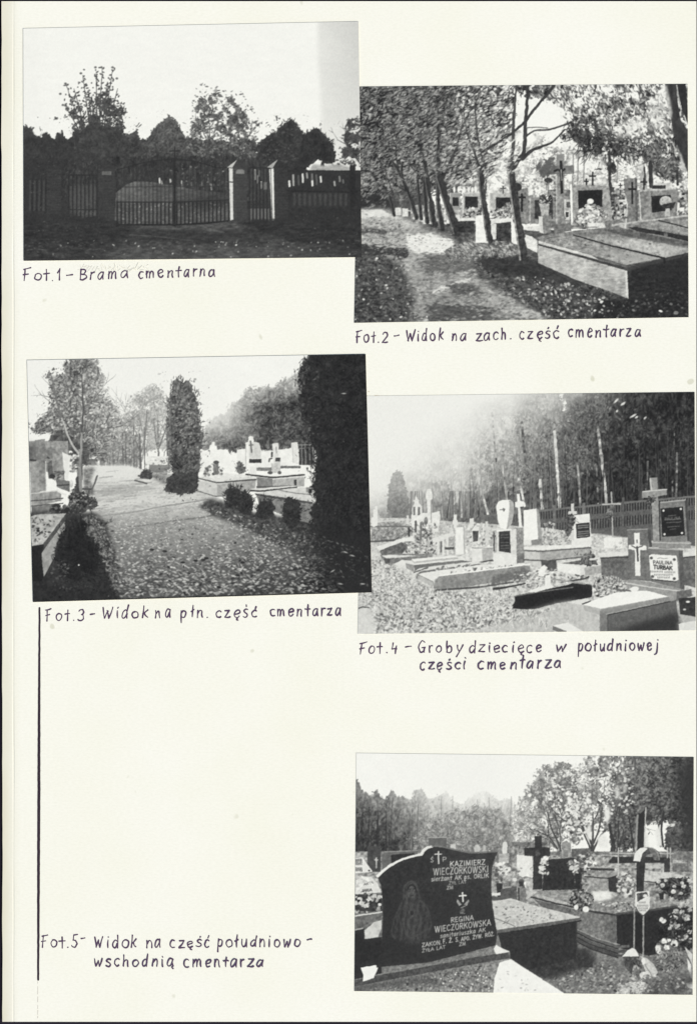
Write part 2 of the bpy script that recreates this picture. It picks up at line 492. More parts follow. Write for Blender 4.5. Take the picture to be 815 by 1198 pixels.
    def finish(s, grain=3.0, soft=.5, halo=.12, sharp=.22):
        c = s.c
        lo = np.clip((240 - c) / 90, 0, 1)
        c = c * (1 + lo * (.03 * fbm(s.X / 2.2, s.Y / 2.2, s.seed + 900, 3) + .03 * fbm(s.X / 30, s.Y / 30, s.seed + 901, 2)))
        c = c + sharp * (c - blur(c, .9 * s.k))
        glow = blur(c, 3.2 * s.k)
        c = c + halo * np.maximum(0, glow - c)
        if soft: c = c * (1 - soft) + box1(box1(c, 1, 0), 1, 1) * soft
        g = s.rng.normal(0, 1, c.shape)
        g = .45 * g + 2.0 * box1(box1(g, 1, 0), 1, 1)
        mid = np.clip(c / 255, 0, 1)
        c = c + grain * g * (.35 + 2.4 * mid * (1 - mid))
        s.c = np.clip(c, 20, 250)

# ================================================================ print 1: the cemetery gate
def print_gate():
    p = Print([(27.6, 33.5), (419.3, 25.3), (423, 301), (28.2, 305.3)], 11)
    def skyt(X, Y):
        t = 244 - 2.5 * sstep(60, 27, X)
        band = sstep(369, 378, X + 2 * np.sin(Y / 30))
        return t - band * (ramp(Y, (25, 17), (110, 15), (200, 12)) + (X - 373) * ramp(Y, (25, .42), (120, .3), (200, .12)))
    p.fill('sky', skyt, (1.8, 14, 5))
    p.lab('sky', 'white sky with a grey band down its right side')
    # far mass of trees
    p.foliage('woodland', [(20, 256), (20, 170), (60, 172), (100, 176), (150, 182), (220, 184), (300, 186), (345, 196), (352, 256)], 66, 9, .05, 2.4, 4, cvar=7)
    p.box('woodland', 20, 226, 430, 256, 60, (6, 3))
    far = [(140, 210), (140, 164), (150, 160), (156, 152), (161, 156), (166, 165), (173, 162), (180, 152), (222, 162), (300, 168), (300, 235), (140, 235)]
    p.foliage('hedge#far', far, 78, 12, .05, 2.5, 3, cvar=8)
    p.foliage('tree#round', [(168, 200), (171, 168), (177, 158), (182, 147), (188, 142), (194, 139), (199, 136), (204, 140), (211, 148), (217, 158), (224, 170), (226, 200)], lambda X, Y: 94 - .15 * (Y - 150), 17, .1, 1.8, 2.5, cvar=10)
    p.lab('tree#round', 'round bushy tree standing behind the gate')
    # birch-like tree with a thin crown
    bt = 'tree#birch'
    p.foliage(bt, [(220, 196), (221, 150), (224, 128), (231, 114), (232, 100), (240, 106), (247, 108), (253, 102), (262, 110), (272, 106), (279, 118), (288, 126), (292, 140), (298, 152), (303, 166), (306, 200)], lambda X, Y: 104 - .25 * (Y - 140), 28, .78, 2.0, 5, fill=.75, clump=8, rough=.65)
    for x0, y0, a in ((262, 198, 108), (281, 196, 80), (246, 196, 98)):
        p.branch(bt, x0, y0, a, 26, 1.8, 78, 3, 22)
    p.dabs(bt, [(226, 100), (240, 97), (285, 108), (304, 140), (304, 165), (222, 165)], 240, 1.2, 100, 22)
    p.dabs(bt, [(218, 150), (300, 150), (300, 196), (218, 196)], 420, 1.4, 112, 24)
    p.lab(bt, 'tall thin tree with a loose leafy crown right of the gate post')
    # young maple
    mp = 'tree#maple'
    p.foliage(mp, [(82, 200), (80, 168), (84, 150), (80, 132), (86, 126), (98, 128), (104, 136), (112, 116), (120, 106), (128, 108), (136, 120), (142, 128), (149, 126), (148, 138), (144, 150), (152, 166), (154, 200)], lambda X, Y: ramp(Y, (100, 92), (150, 80), (195, 72)), 17, .55, 1.9, 5, fill=.9, clump=6, rough=.6)
    for x0, y0, x1, y1 in ((112, 190, 78, 100), (112, 190, 87, 104), (113, 190, 97, 88), (114, 190, 104, 108), (116, 190, 113, 84), (116, 190, 120, 80), (117, 190, 126, 96), (118, 190, 132, 82), (118, 190, 138, 104), (119, 190, 146, 124), (114, 192, 108, 112), (112, 185, 76, 122)):
        p.line(mp, [(x0, y0), ((x0 * 2 + x1) / 3 - 1, (y0 * 2 + y1) / 3), (x1, y1)], (2.2, .6), 80, curve=True)
        n = 58
        for t in p.rng.uniform(.25, 1, n):
            w = 4.6 - 2.4 * t
            p.ell(mp, x0 + (x1 - x0) * t + p.rng.normal(0, w), y0 + (y1 - y0) * t + p.rng.normal(0, 3), 1.25 * p.rng.uniform(.6, 1.4), .8, 84 + p.rng.normal(0, 14), p.rng.uniform(0, 180))
    for x, y in ((71, 110), (95, 86), (112, 79), (119, 79), (132, 79), (137, 92), (77, 98), (74, 123)):
        p.ell(mp, x, y, 1.6, 1.3, 110)
    p.foliage(mp, [(84, 195), (86, 158), (100, 150), (140, 148), (150, 165), (152, 195)], 74, 9, .12, 2.2, 4, cvar=6)
    p.lab(mp, 'young maple with upright sparse branches left of the gate')
    # dark conifer and shrubs at the left edge
    p.foliage('tree#conifer', [(26, 215), (26, 150), (29, 149), (31.5, 141), (34, 148), (39, 150), (43, 158), (49, 163), (54, 154), (59, 159), (62, 165), (67, 158), (72, 155), (77, 163), (86, 160), (88, 215)], 66, 6, .05, 2.2, 2, cvar=4)
    p.lab('tree#conifer', 'dark pointed conifer at the left edge')
    # dark round trees
    p.foliage('tree#dark', [(300, 205), (303, 168), (314, 160), (322, 154), (329, 147), (334, 142), (341, 141), (348, 146), (353, 153), (357, 160), (360, 205)], 62, 9, .08, 2.0, 2.5, cvar=7)
    p.sprays('tree#dark', [(303, 168), (314, 160), (322, 154), (329, 147), (334, 142), (341, 141), (348, 146), (353, 153)], 60, 4, 1.3, 62, 8)
    p.sprays('tree#dark.b', [(353, 158), (359, 153), (368, 152), (376, 154), (384, 160), (388, 165), (391, 175), (393, 184), (390, 193)], 60, 4, 1.3, 58, 8)
    p.dabs('tree#dark', [(306, 165), (345, 145), (356, 165), (356, 190), (306, 190)], 90, 1.3, 84, 10, .6)
    p.lab('tree#dark', 'dark round tree behind the right gate pillar')
    p.foliage('tree#dark.b', [(352, 193), (353, 158), (359, 153), (368, 152), (376, 154), (384, 160), (388, 165), (391, 175), (393, 184), (390, 193), (380, 191), (372, 186), (366, 193), (360, 198)], 57, 7, .06, 2.0, 2.5, cvar=6)
    p.lab('tree#dark.b', 'very dark dense tree above the picket fence')
    p.poly('trunk#a', [(376, 190), (379, 190), (380, 200), (373, 200)], 58)
    p.poly('field', [(362, 199), (366, 192), (380, 194), (396, 192), (412, 197), (412, 200), (366, 200)], 172, (16, 4, 2), soft=.8)
    p.foliage('tree#edge', [(424, 198), (393, 194), (394, 184), (400, 172), (402, 160), (404, 150), (402, 140), (410, 136), (416, 140), (424, 136)], 84, 20, .7, 2.2, 4, fill=.8, rough=.7)
    p.branch('tree#edge', 420, 190, 125, 22, 1.5, 70, 3)
    p.dabs('tree#edge', [(402, 138), (424, 134), (424, 196), (394, 194)], 110, 1.5, 80, 15)
    p.lab('tree#edge', 'sparse tree cut off by the right edge of the print')
    # ground
    p.box('ground', 20, 244, 430, 310, lambda X, Y: 68 + 20 * sstep(278, 294, Y) * sstep(110, 160, X) * sstep(400, 330, X), (7, 10, 2.2))
    p.poly('ground', [(140, 262), (206, 263), (240, 260), (290, 259), (306, 266), (250, 270), (170, 269)], 92, (8, 9, 2), soft=1.5)
    p.box('hedge#left', 20, 186, 80, 260, 62, (5, 3))
    p.foliage('woodland', [(76, 232), (76, 190), (140, 186), (200, 182), (272, 184), (320, 190), (320, 232)], 68, 11, .05, 2.2, 4, cvar=7, aniso=(.8, 1.6, 0))
    p.lab('woodland', 'dark trunks and gravestones seen through the bars')
    for i in range(46):
        x = p.rng.uniform(140, 270)
        p.line('woodland', [(x, 195 + p.rng.uniform(-5, 8)), (x + p.rng.normal(0, 1), 222)], 1.1, 66 + p.rng.uniform(-8, 30) * (x > 200), op=.8)
    # path and grass beyond the gate
    p.poly('path', [(134, 262), (136, 226), (148, 216), (158, 212.5), (178, 213), (196, 216), (216, 220), (262, 226), (268, 232), (268, 258), (204, 262)], lambda X, Y: 98 - 20 * sstep(205, 255, X) * sstep(252, 236, Y) + 16 * sstep(180, 150, X) * sstep(245, 225, Y), (13, 5, 2.5))
    p.poly('path', [(204, 234), (268, 232), (268, 240), (230, 243), (206, 240)], 72, (9, 5, 2), soft=2, op=.8)
    p.dabs('path', [(140, 238), (266, 238), (266, 260), (140, 262)], 130, 1.1, 128, 18)
    p.poly('path', [(96, 264), (82, 262), (84, 218), (112, 216), (113, 262)], 86, (10, 4), soft=1)
    for x, y0, y1, t in ((187, 209, 214, 210), (189, 212, 215, 180), (199.3, 210, 213, 190), (212.5, 212, 215, 200), (213, 216, 221, 120), (244, 209, 214, 130), (247, 216, 222, 140), (224, 214, 218, 105), (236, 213, 217, 110)):
        p.line('gravestone#%d' % x, [(x, y0), (x + .3, y1)], 1.8, t)
    p.dabs('woodland', [(200, 190), (268, 186), (268, 222), (200, 222)], 70, 1.2, 108, 22)
    # main gate
    p.wobble = .4
    g = 'entrance_gate'
    def arch(x):
        return float(np.interp(x, [137, 150, 168, 185, 200, 206, 225, 240, 254, 268], [199, 195.3, 190.5, 187.8, 186.2, 186.0, 188.5, 192, 196.5, 196]))
    top = [(x, arch(x)) for x in np.arange(137, 269, 3)]
    for i, x in enumerate(np.arange(137.5, 268, 4.65)):
        b = float(np.interp(x, [137, 204, 268], [263, 263, 258]))
        p.line(g, [(x, arch(x)), (x, b)], .95, 60, op=.75)
        p.line(g, [(x, 236.5), (x, b)], 1.7, 52)
    p.line(g, top, 1.3, 54)
    p.line(g, [(137, 219), (268, 218)], 1.0, 62, op=.7)
    p.line(g, [(137, 236.6), (206, 236.6), (268, 234)], 1.3, 54)
    p.line(g, [(137, 263), (206, 263.2), (240, 261.5), (268, 258.5)], 1.7, 46)
    p.line(g + '/gate_post', [(204.6, 186), (204.6, 264)], 2.8, 52)
    p.line(g + '/cross', [(204.6, 172), (204.6, 188)], 1.5, 58)
    p.line(g + '/cross', [(198.5, 177), (210.5, 176.6)], 1.5, 58)
    p.lab(g, 'arched iron gate of upright bars')
    # small gates
    for key, xa, xb, ya, yb, n in (('side_gate#l', 80, 114, 206, 265, 4.7), ('side_gate#r', 291, 315, 197.5, 260.5, 4.1)):
        for x in np.arange(xa + 1, xb, n):
            p.line(key, [(x, ya), (x, yb)], 1.2, 60)
        if key.endswith('r'):
            for x, y0, y1 in ((298.5, 199, 210), (301, 206, 214), (306, 213, 220), (309, 214, 221), (312, 214, 221), (304, 200, 206)):
                p.line('gravestone#w%d' % x, [(x, y0), (x, y1)], 1.9, 175)
            for x in np.arange(xa + 3, xb, n):
                p.line(key, [(x, 245), (x, 259)], 2.0, 112)
                p.line(key, [(x, 200), (x, 242)], 1.6, 80, op=.6)
        else:
            for x in np.arange(xa + 3, xb, n):
                p.line('path', [(x, 219), (x, 240)], 2.3, 88, op=.9)
            for x in np.arange(xa + 12, xb, n):
                p.line('path', [(x, 250), (x, 264)], 2.5, 108, op=.9)
        for x in np.arange(xa + 1, xb, n):
            p.line(key, [(x, ya), (x, yb)], 1.3, 56)
        p.line(key, [(xa, ya - 1), (xb, ya - 1)], 1.5, 54)
        p.line(key, [(xa, (ya + yb * 2) / 3), (xb, (ya + yb * 2) / 3)], 1.2, 58)
        p.line(key, [(xa, yb + 1), (xb, yb)], 1.7, 46)
    p.line('ground', [(80, 271), (98, 268.3)], 1.2, 96)
    # pillars
    p.wobble = .8
    for key, x0, x1, y0, y1, t in (('brick_pillar#a', 55, 72, 198, 257, 69), ('brick_pillar#b', 115.5, 134.5, 197, 264, 72), ('brick_pillar#c', 268, 289, 196.5, 262, 76), ('brick_pillar#d', 315, 338, 196, 261, 66)):
        p.box(key, x0, y0, x1, y1, t, (6, 7, 1.6))
        for y in np.arange(y0 + 3, y1, 3.1):
            p.line(key, [(x0, y), (x1, y)], .6, t - 9, op=.7)
        p.poly(key + '/pillar_cap', [(x0 - 2, y0 + .5), ((x0 + x1) / 2, y0 - 9), (x1 + 2, y0 + .5)], t - 6)
    p.lab('brick_pillar#c', 'brick pillar with its left edge lit white')
    p.poly('brick_pillar#c', [(268, 197), (272.3, 197), (273, 257), (269.4, 258)], 214, (12, 2, 2))
    p.line('brick_pillar#c', [(269.2, 213), (272.2, 213.4)], 1.3, 60)
    p.poly('brick_pillar#c/pillar_cap', [(266, 196), (277.5, 186.8), (272, 196.5)], 195)
    p.poly('brick_pillar#d', [(315, 198), (320, 197), (321.2, 259), (318.5, 259.5)], 232, (6, 2))
    p.line('brick_pillar#d', [(316.8, 198), (319, 259)], .8, 100)
    p.poly('brick_pillar#d/pillar_cap', [(312.5, 196), (325, 186.5), (319, 196.8)], 172)
    p.box('brick_pillar#b/plate', 119.5, 200.5, 130.5, 205, 112, (8, 2))
    p.poly('brick_pillar#c/plate', [(276, 203.5), (276, 200), (278, 198.4), (284, 198.4), (286, 200), (286, 203.5)], 132, (6, 2))
    # picket fences
    f = 'picket_fence#r'
    p.box('hedge#right', 337, 243, 424, 276, 57, (6, 3))
    p.box(f, 337, 199.5, 424, 244, 58, (4, 3))
    for x in np.arange(343, 412, 6.0):
        p.box('field#gaps', x, 226, x + 2.8, 241, 84, (7, 3), soft=.4)
    for x, y0, y1, t in ((338.3, 212, 218, 225), (343, 205, 217, 170), (354, 204, 213, 220), (359, 203, 208, 150), (365, 204, 217, 120), (365, 212, 217, 225), (370, 205, 216, 100), (375, 207, 213, 215), (391, 213, 217, 160), (397, 207, 212, 130), (401, 211, 214, 110), (349, 206, 216, 95)):
        p.line('field#gaps', [(x, y0), (x + .4, y1)], 2.2, t)
    p.lab('field#gaps', 'light glimpsed between the pickets')
    p.line(f, [(337, 200), (424, 200.6)], 2, 52)
    p.line(f, [(337, 223.5), (412, 225), (424, 222)], 2, 50)
    p.box(f + '/post', 409, 193.5, 415.5, 243, 50)
    p.lab(f, 'dark picket fence right of the pillars')
    for x in np.arange(36, 56, 5.3):
        p.line('picket_fence#l', [(x, 212), (x - .6, 246)], 2.2, 84, op=.7)
        p.line('picket_fence#l', [(x + 2.4, 210), (x + 2, 247)], 1.6, 54)
    p.lab('picket_fence#l', 'picket fence half lost in the dark at the left edge')
    # darkness under the trees, leaves on the road
    p.mod([(20, 250), (112, 252), (160, 268), (150, 288), (60, 290), (20, 300)], 60, .0, 4, noise=(.25, 9, 3))
    p.mod([(270, 260), (424, 246), (424, 290), (350, 285), (300, 268)], 58, 0, 4, noise=(.25, 9, 3))
    p.mod([(140, 271), (230, 271), (262, 282), (150, 283)], 66, 0, 2.2, noise=(.2, 12, 3))
    p.line('ground', [(152, 275), (188, 277), (226, 282)], 1.5, 92, op=.7)
    p.line('ground', [(238, 268), (262, 272)], 2.2, 104, op=.6)
    p.dabs('ground', [(30, 280), (420, 280), (420, 302), (30, 303)], 420, 1.5, 92, 14, .4, 0, 12, .6)
    p.dabs('ground', [(60, 276), (200, 284), (420, 280), (420, 300), (60, 302)], 60, 1.0, 165, 25, .7)
    p.dabs('hedge#left', [(30, 188), (120, 188), (120, 300), (30, 300)], 90, .8, 92, 12)
    p.dabs('hedge#right', [(340, 250), (420, 248), (420, 296), (340, 296)], 60, .8, 88, 14)
    p.mottle([(20, 260), (430, 260), (430, 310), (20, 310)], .2, 6, 2)
    p.c = np.where(p.c < 150, 48 + (p.c - 50) * (.80 + .2 * np.clip((p.c - 50) / 100, 0, 1)), p.c)
    p.finish(3.0, 0.55)
    return p

# ================================================================ print 2: tree-lined path on the west side
def print_west():
    p = Print([(419, 101.3), (803.6, 98.2), (804.8, 371.2), (414.1, 377.8)], 22)
    p.fill('sky', 232, (10, 8))
    # bright far trees
    p.foliage('woodland#far', [(540, 260), (540, 160), (620, 150), (660, 170), (810, 160), (810, 260)], 176, 30, .62, 2.2, 8, clump=9, rough=.7, cvar=22)
    p.dabs('woodland#far', [(600, 165), (805, 165), (805, 225), (600, 225)], 420, 2.0, 232, 14, .6)
    p.lab('woodland#far', 'sunlit pale leaves far behind the graves')
    for x, y0, y1 in ((676, 168, 222), (670, 180, 222), (683, 175, 220), (640, 196, 222), (722, 190, 214)):
        p.line('woodland#far', [(x, y0), (x - 1, y1)], 1.6, 130, op=.8)
    p.box('hedge#far', 418, 214, 500, 246, 84, (14, 3))
    p.poly('hedge#far', [(418, 222), (440, 220), (456, 224), (458, 246), (418, 244)], 58, (8, 3), soft=1.5)
    p.lab('hedge#far', 'dark hedge closing off the end of the path')
    # left avenue foliage
    L = 'avenue_foliage'
    p.foliage(L, [(410, 90), (545, 90), (540, 140), (550, 190), (530, 226), (480, 222), (440, 226), (410, 232)], 98, 26, .0, 2.0, 9, clump=10, cvar=18, aniso=(1.5, .8, -28), rough=.6)
    p.foliage(L, [(410, 90), (600, 90), (606, 130), (590, 180), (575, 205), (545, 212), (530, 226), (480, 222), (440, 226), (410, 232)], lambda X, Y: 92 + 10 * sstep(470, 590, X) - 6 * sstep(160, 130, Y), 60, .42, 1.9, 6, clump=13, cvar=26, aniso=(1.5, .8, -28), rough=.3)
    p.dabs(L, [(415, 100), (600, 100), (590, 180), (540, 208), (470, 218), (415, 226)], 1700, 1.8, lambda x, y: p.rng.choice([50, 62, 80, 140, 178]) + (14 if x > 540 else 0), 14, .42, -28, 26, .7)
    p.dabs(L, [(530, 100), (610, 100), (600, 170), (540, 190)], 230, 2.0, 226, 14, .5, -30, 30, .85)
    p.dabs(L, [(500, 150), (640, 150), (620, 215), (520, 215)], 260, 2.4, 205, 18, .38, -32, 20, .75)
    p.dabs(L, [(420, 195), (500, 195), (490, 220), (420, 225)], 200, 2.0, 158, 18, .4, -20, 25, .6)
    p.lab(L, 'dense leaves of the trees along the path')
    # drooping foliage right
    R = 'hanging_foliage'
    p.foliage(R, [(596, 92), (810, 92), (810, 215), (782, 200), (760, 190), (738, 186), (712, 178), (690, 172), (664, 168), (650, 160), (668, 142), (655, 122), (640, 118), (610, 120)], lambda X, Y: 98 - 6 * sstep(130, 170, Y), 46, .85, 2.2, 6, fill=.95, clump=10, cvar=26, aniso=(.85, 1.5, -28), rough=.5)
    p.dabs(R, [(650, 100), (790, 100), (790, 165), (665, 165)], 420, 2.2, 82, 22, .4, 58, 28, .8)
    p.dabs(R, [(640, 100), (795, 100), (795, 150), (660, 150)], 420, 1.9, 222, 20, .42, 58, 30, .85)
    p.foliage(R, [(664, 150), (690, 148), (712, 160), (726, 166), (744, 168), (770, 172), (772, 184), (748, 186), (722, 180), (706, 184), (690, 180), (676, 178)], 68, 26, .45, 2.0, 6, rough=.8)
    p.sprays(R, [(664, 150), (690, 148), (712, 160), (744, 168), (772, 176), (748, 188), (706, 188), (676, 180)], 160, 7, 1.3, 74, 20, up=-.8, jit=4)
    p.foliage(R, [(742, 165), (775, 168), (800, 205), (800, 216), (772, 210), (752, 196)], 104, 36, .5, 2.2, 4, rough=.6)
    p.lab(R, 'dark drooping branch of leaves against the light')
    p.poly('sky', [(628, 130), (641, 119), (655, 137), (651, 150), (634, 150), (622, 146)], 240, (3, 4), soft=1.6)
    p.poly('sky', [(603, 158), (620, 150), (628, 164), (618, 172), (602, 168)], 234, (5, 4), soft=1.6)
    p.poly('sky', [(716, 152), (730, 142), (752, 140), (758, 152), (740, 160), (722, 160)], 222, (18, 4), soft=2, op=.8)
    p.poly('sky', [(760, 118), (774, 104), (779, 130), (780, 150), (762, 150)], 214, (22, 5), soft=2, op=.7)
    p.dabs(R, [(700, 130), (785, 120), (790, 165), (700, 168)], 200, 1.8, lambda x, y: p.rng.choice([110, 150, 180, 90]), 14, .45, 40, 40)
    # ground
    G = 'grass'
    p.poly(G, [(405, 246), (470, 246), (560, 262), (640, 268), (810, 300), (810, 380), (405, 385)], lambda X, Y: 86 - 18 * sstep(300, 370, Y) * sstep(480, 420, X) - 14 * sstep(300, 360, Y) * sstep(600, 680, X), (22, 4.2, 2.4))
    p.lab(G, 'grass strewn with leaves beside the path')
    H = 'path'
    p.poly(H, [(418, 246), (446, 244.5), (462, 250), (482, 258), (506, 270), (530, 281), (546, 292), (548, 308), (560, 326), (590, 344), (644, 376), (478, 380), (486, 352), (478, 330), (470, 312), (452, 300), (430, 290), (418, 288)], lambda X, Y: ramp(Y, (246, 190), (256, 182), (268, 150), (278, 172), (300, 164), (320, 150), (376, 136)), (16, 7, 2.4), soft=2.0)
    p.lab(H, 'sandy path with patches of sun')
    for pts, t, sf in (([(418, 247), (446, 245), (460, 252), (418, 256)], 208, 1.2), ([(430, 258), (470, 255), (490, 264), (470, 268), (440, 266)], 176, 2),
                       ([(474, 276), (498, 273), (526, 280), (536, 292), (520, 296), (492, 296), (476, 290)], 218, 2.2), ([(506, 292), (534, 290), (534, 295), (512, 297)], 224, 1),
                       ([(516, 310), (532, 311), (530, 315), (518, 313)], 205, .9), ([(502, 340), (520, 334), (540, 327), (552, 325), (548, 329), (524, 338), (506, 343)], 205, 1),
                       ([(560, 350), (576, 344), (600, 346), (604, 356), (580, 358)], 160, 2.5), ([(490, 352), (508, 350), (510, 358), (494, 360)], 140, 2), ([(594, 356), (622, 362), (640, 372), (600, 372)], 168, 2.5),
                       ([(540, 308), (552, 314), (560, 322), (540, 324)], 170, 2.5), ([(440, 292), (470, 292), (480, 300), (450, 300)], 140, 2)):
        p.mod(pts, t, 0, sf, noise=(.35, 5, 2))
    for pts, t, sf in (([(418, 266), (450, 268), (452, 274), (418, 273)], 84, 1.6), ([(484, 260), (512, 268), (536, 274), (520, 270), (500, 262)], 104, 2), ([(490, 298), (550, 296), (556, 318), (500, 322)], 108, 4), ([(520, 330), (550, 333), (570, 344), (530, 346)], 100, 3), ([(410, 284), (440, 287), (480, 292), (478, 300), (430, 298), (410, 292)], 66, 2), ([(500, 355), (560, 358), (590, 374), (500, 378)], 92, 4)):
        p.mod(pts, t, 0, sf, noise=(.45, 6, 2.2))
    p.dabs(H, [(470, 296), (560, 300), (640, 376), (480, 378)], 600, lambda y: 1.0 + (y - 296) * .014, lambda x, y: p.rng.choice([70, 84, 160, 180]), 12, .45, 0, 16, .55)
    p.dabs(H, [(420, 250), (530, 262), (540, 300), (420, 292)], 420, 1.1, lambda x, y: p.rng.choice([90, 110, 200]), 14, .45, 0, 14, .55)
    # grass tufts and their leaves
    p.dabs(G, [(412, 296), (470, 300), (486, 376), (412, 378)], 900, 1.6, lambda x, y: p.rng.choice([52, 62, 84, 108, 124]), 10, .5, 20, 50, .7)
    p.dabs(G, [(412, 300), (490, 300), (500, 374), (412, 376)], 46, 1.4, 190, 26, .7)
    p.dabs(G, [(416, 258), (470, 262), (478, 300), (416, 296)], 260, 1.4, lambda x, y: p.rng.choice([70, 104, 150]), 12, .45, 0, 20, .6)
    p.dabs(G, [(556, 306), (630, 296), (740, 345), (806, 345), (806, 374), (650, 376), (590, 344)], 1300, 1.7, lambda x, y: p.rng.choice([44, 56, 70, 96, 120]), 10, .5, 30, 50, .7)
    p.dabs(G, [(600, 320), (640, 322), (720, 350), (730, 374), (640, 374), (600, 345)], 90, 1.8, 165, 30, .6, 20, 40)
    p.foliage(G, [(522, 300), (522, 290), (540, 284), (560, 280), (590, 282), (606, 286), (606, 300), (590, 304), (560, 308), (545, 304)], 118, 34, .2, 1.8, 3, rough=.6, aniso=(1.4, .8, 40))
    p.dabs(G, [(524, 288), (560, 282), (604, 287), (604, 298), (560, 300), (528, 298)], 260, 1.8, lambda x, y: p.rng.choice([90, 160, 196]), 14, .35, 35, 22, .8)
    p.mod([(556, 300), (610, 300), (628, 306), (700, 336), (640, 330), (570, 318)], 66, 0, 3, noise=(.4, 5, 3))
    # rows of graves
    def stone(key, x0, y0, x1, y1, t, plaque=None, pt=52, lip=None):
        p.box(key, x0, y0, x1, y1, t, (9, 3))
        p.line(key, [(x0, y0), (x0, y1)], 1.2, min(245, t + 45))
        p.line(key, [(x0, y0), (x1, y0)], .8, t + 18)
        if plaque:
            p.box(key + '/plaque', *plaque, pt, (8, 3))
    p.box('grave_row', 480, 240, 640, 262, lambda X, Y: 160 + 0 * X, (55, 4, 3))
    p.box('grave_row', 640, 222, 806, 268, 128, (48, 4, 3))
    p.lab('grave_row', 'crowded graves and flowers further back')
    for x in (462, 470, 484, 500, 512, 522, 530):
        p.box('tomb#b%d' % x, x, 243 + (x - 462) * .12, x + 7, 252 + (x - 462) * .16, 206 if x % 4 else 150, (20, 3))
    for i in range(64):
        x = p.rng.uniform(516, 662) if i % 3 else p.rng.uniform(712, 800)
        y1 = p.rng.uniform(240, 258)
        h, w = p.rng.uniform(7, 17), p.rng.uniform(4, 10)
        t = p.rng.choice([104, 140, 176, 205, 226])
        p.box('grave_row', x, y1 - h, x + w, y1, t, (16, 2.4))
        p.line('grave_row', [(x, y1 - h), (x, y1)], 1.1, min(240, t + 36))
        if i % 2: p.box('grave_row', x + w * .25, y1 - h * .8, x + w * .8, y1 - h * .3, p.rng.choice([52, 84, 120]), (10, 2))
        if i % 4 == 0:
            p.cross('grave_row', x + w / 2, y1 - h - 7, y1 - h, y1 - h - 4.6, 2.2, 1.3, p.rng.choice([56, 90]))
    p.dabs('grave_row', [(516, 240), (662, 236), (662, 262), (516, 262)], 190, 1.4, lambda x, y: p.rng.choice([56, 90, 150, 205, 232]), 14, .7)
    stone('headstone#a', 541, 226, 561, 250, 168, (543.5, 230, 558.5, 243))
    stone('headstone#a2', 526, 226, 538, 246, 150, (529, 231, 536, 241))
    stone('headstone#b', 572, 226, 600, 250, 172, (579.5, 231, 597.5, 244))
    for x in (543, 548, 552, 556, 531, 536):
        p.ell('statuette#%d' % x, x, 222, 1.3, 3.4, 225)
    p.line('cross#far', [(588, 218), (588, 226)], 1.4, 70)
    p.line('cross#far', [(585, 220.5), (591, 220.5)], 1.3, 70)
    p.dabs('flowers#c', [(544, 243), (600, 243), (600, 256), (540, 256)], 130, 1.5, lambda x, y: p.rng.choice([50, 80, 190, 225]), 14, .7)
    p.foliage('flowers#d', [(586, 244), (592, 236), (598, 234), (600, 252), (588, 254)], 150, 60, .3, 1.6, 2)
    p.box('tomb#c', 535, 256, 554, 272, 62, (10, 3)); p.poly('tomb#c', [(533, 256), (554, 255), (556, 258), (534, 259)], 215)
    p.box('tomb#d', 556, 254, 572, 284, 226, (10, 3)); p.poly('tomb#d', [(554, 253), (566, 251), (580, 254), (566, 256)], 240)
    p.box('tomb#e', 579, 258, 598, 282, 64, (12, 3)); p.poly('tomb#e', [(572, 256), (598, 255), (600, 259), (574, 262)], 216, (14, 3))
    p.box('tomb#e', 574, 262, 580, 280, 205, (10, 3))
    p.lab('tomb#e', 'tomb with its long side in shade between two trunks')
    p.poly('tomb#f', [(597, 256), (606, 262), (606, 287), (598, 284)], 226, (8, 3))
    p.poly('tomb#f', [(612, 266), (632, 264), (632, 271), (620, 275), (611, 272)], 206, (14, 3))
    p.poly('tomb#f', [(611, 269), (632, 271), (632, 276), (616, 276)], 86, (8, 3))
    p.poly('tomb#f', [(612, 274), (622, 277), (628, 281), (628, 296), (616, 290)], 214, (10, 3))
    # headstones around the big cross
    p.poly('headstone#h', [(605, 222), (617, 220), (619, 262), (608, 262)], 128, (9, 3))
    p.cross('headstone#h/cross', 610, 226, 248, 231, 4.5, 2.4, 48)
    stone('headstone#i', 619.5, 231, 652, 262, 128, (625, 234, 646, 256), 62)
    p.dabs('flowers#e', [(640, 222), (656, 222), (656, 264), (640, 264)], 40, 1.4, 90, 30)
    p.poly('headstone#j', [(666.5, 217), (690, 215.8), (716, 218.5), (717, 262), (668, 264)], 150, (11, 3))
    p.line('headstone#j', [(667.3, 217), (668.6, 262)], 2.4, 236)
    p.poly('headstone#j', [(712, 218.4), (718, 219), (719, 258), (716, 258)], 70)
    p.poly('headstone#j/plaque', [(675.5, 223), (704, 222), (704, 242), (676, 244.5)], 44, (7, 3))
    p.line('headstone#j', [(672, 216), (692, 214.6), (716, 217.6)], 1.0, 180)
    p.lab('headstone#j', 'pale headstone with a black plaque')
    for cx, y0, y1, ya, h, w in ((692.6, 201, 217, 206, 4.2, 2.0), (685.3, 209, 217, 212.3, 2.6, 1.6), (725, 214, 228, 217, 2.2, 1.3)):
        p.cross('cross#%d' % cx, cx, y0, y1, ya, h, w, 44)
    # big cross with crucifix
    k = 'stone_cross'
    p.poly(k, [(650, 181), (659.5, 180), (659.6, 250), (662, 264), (648, 266), (650.6, 240)], 136, (11, 3))
    p.poly(k, [(630, 195), (650, 194), (671, 193.5), (671, 203.6), (650, 204), (631, 204.4)], 118, (12, 3))
    p.mod([(628, 192), (646, 184), (650, 200), (640, 206), (628, 205)], 96, .0, 2, noise=(.7, 3))
    p.line(k, [(650.6, 206), (650.6, 262)], 1, 190)
    p.poly(k + '/crucifix', [(654, 188), (657.4, 188), (658.4, 226), (655.2, 227)], 48)
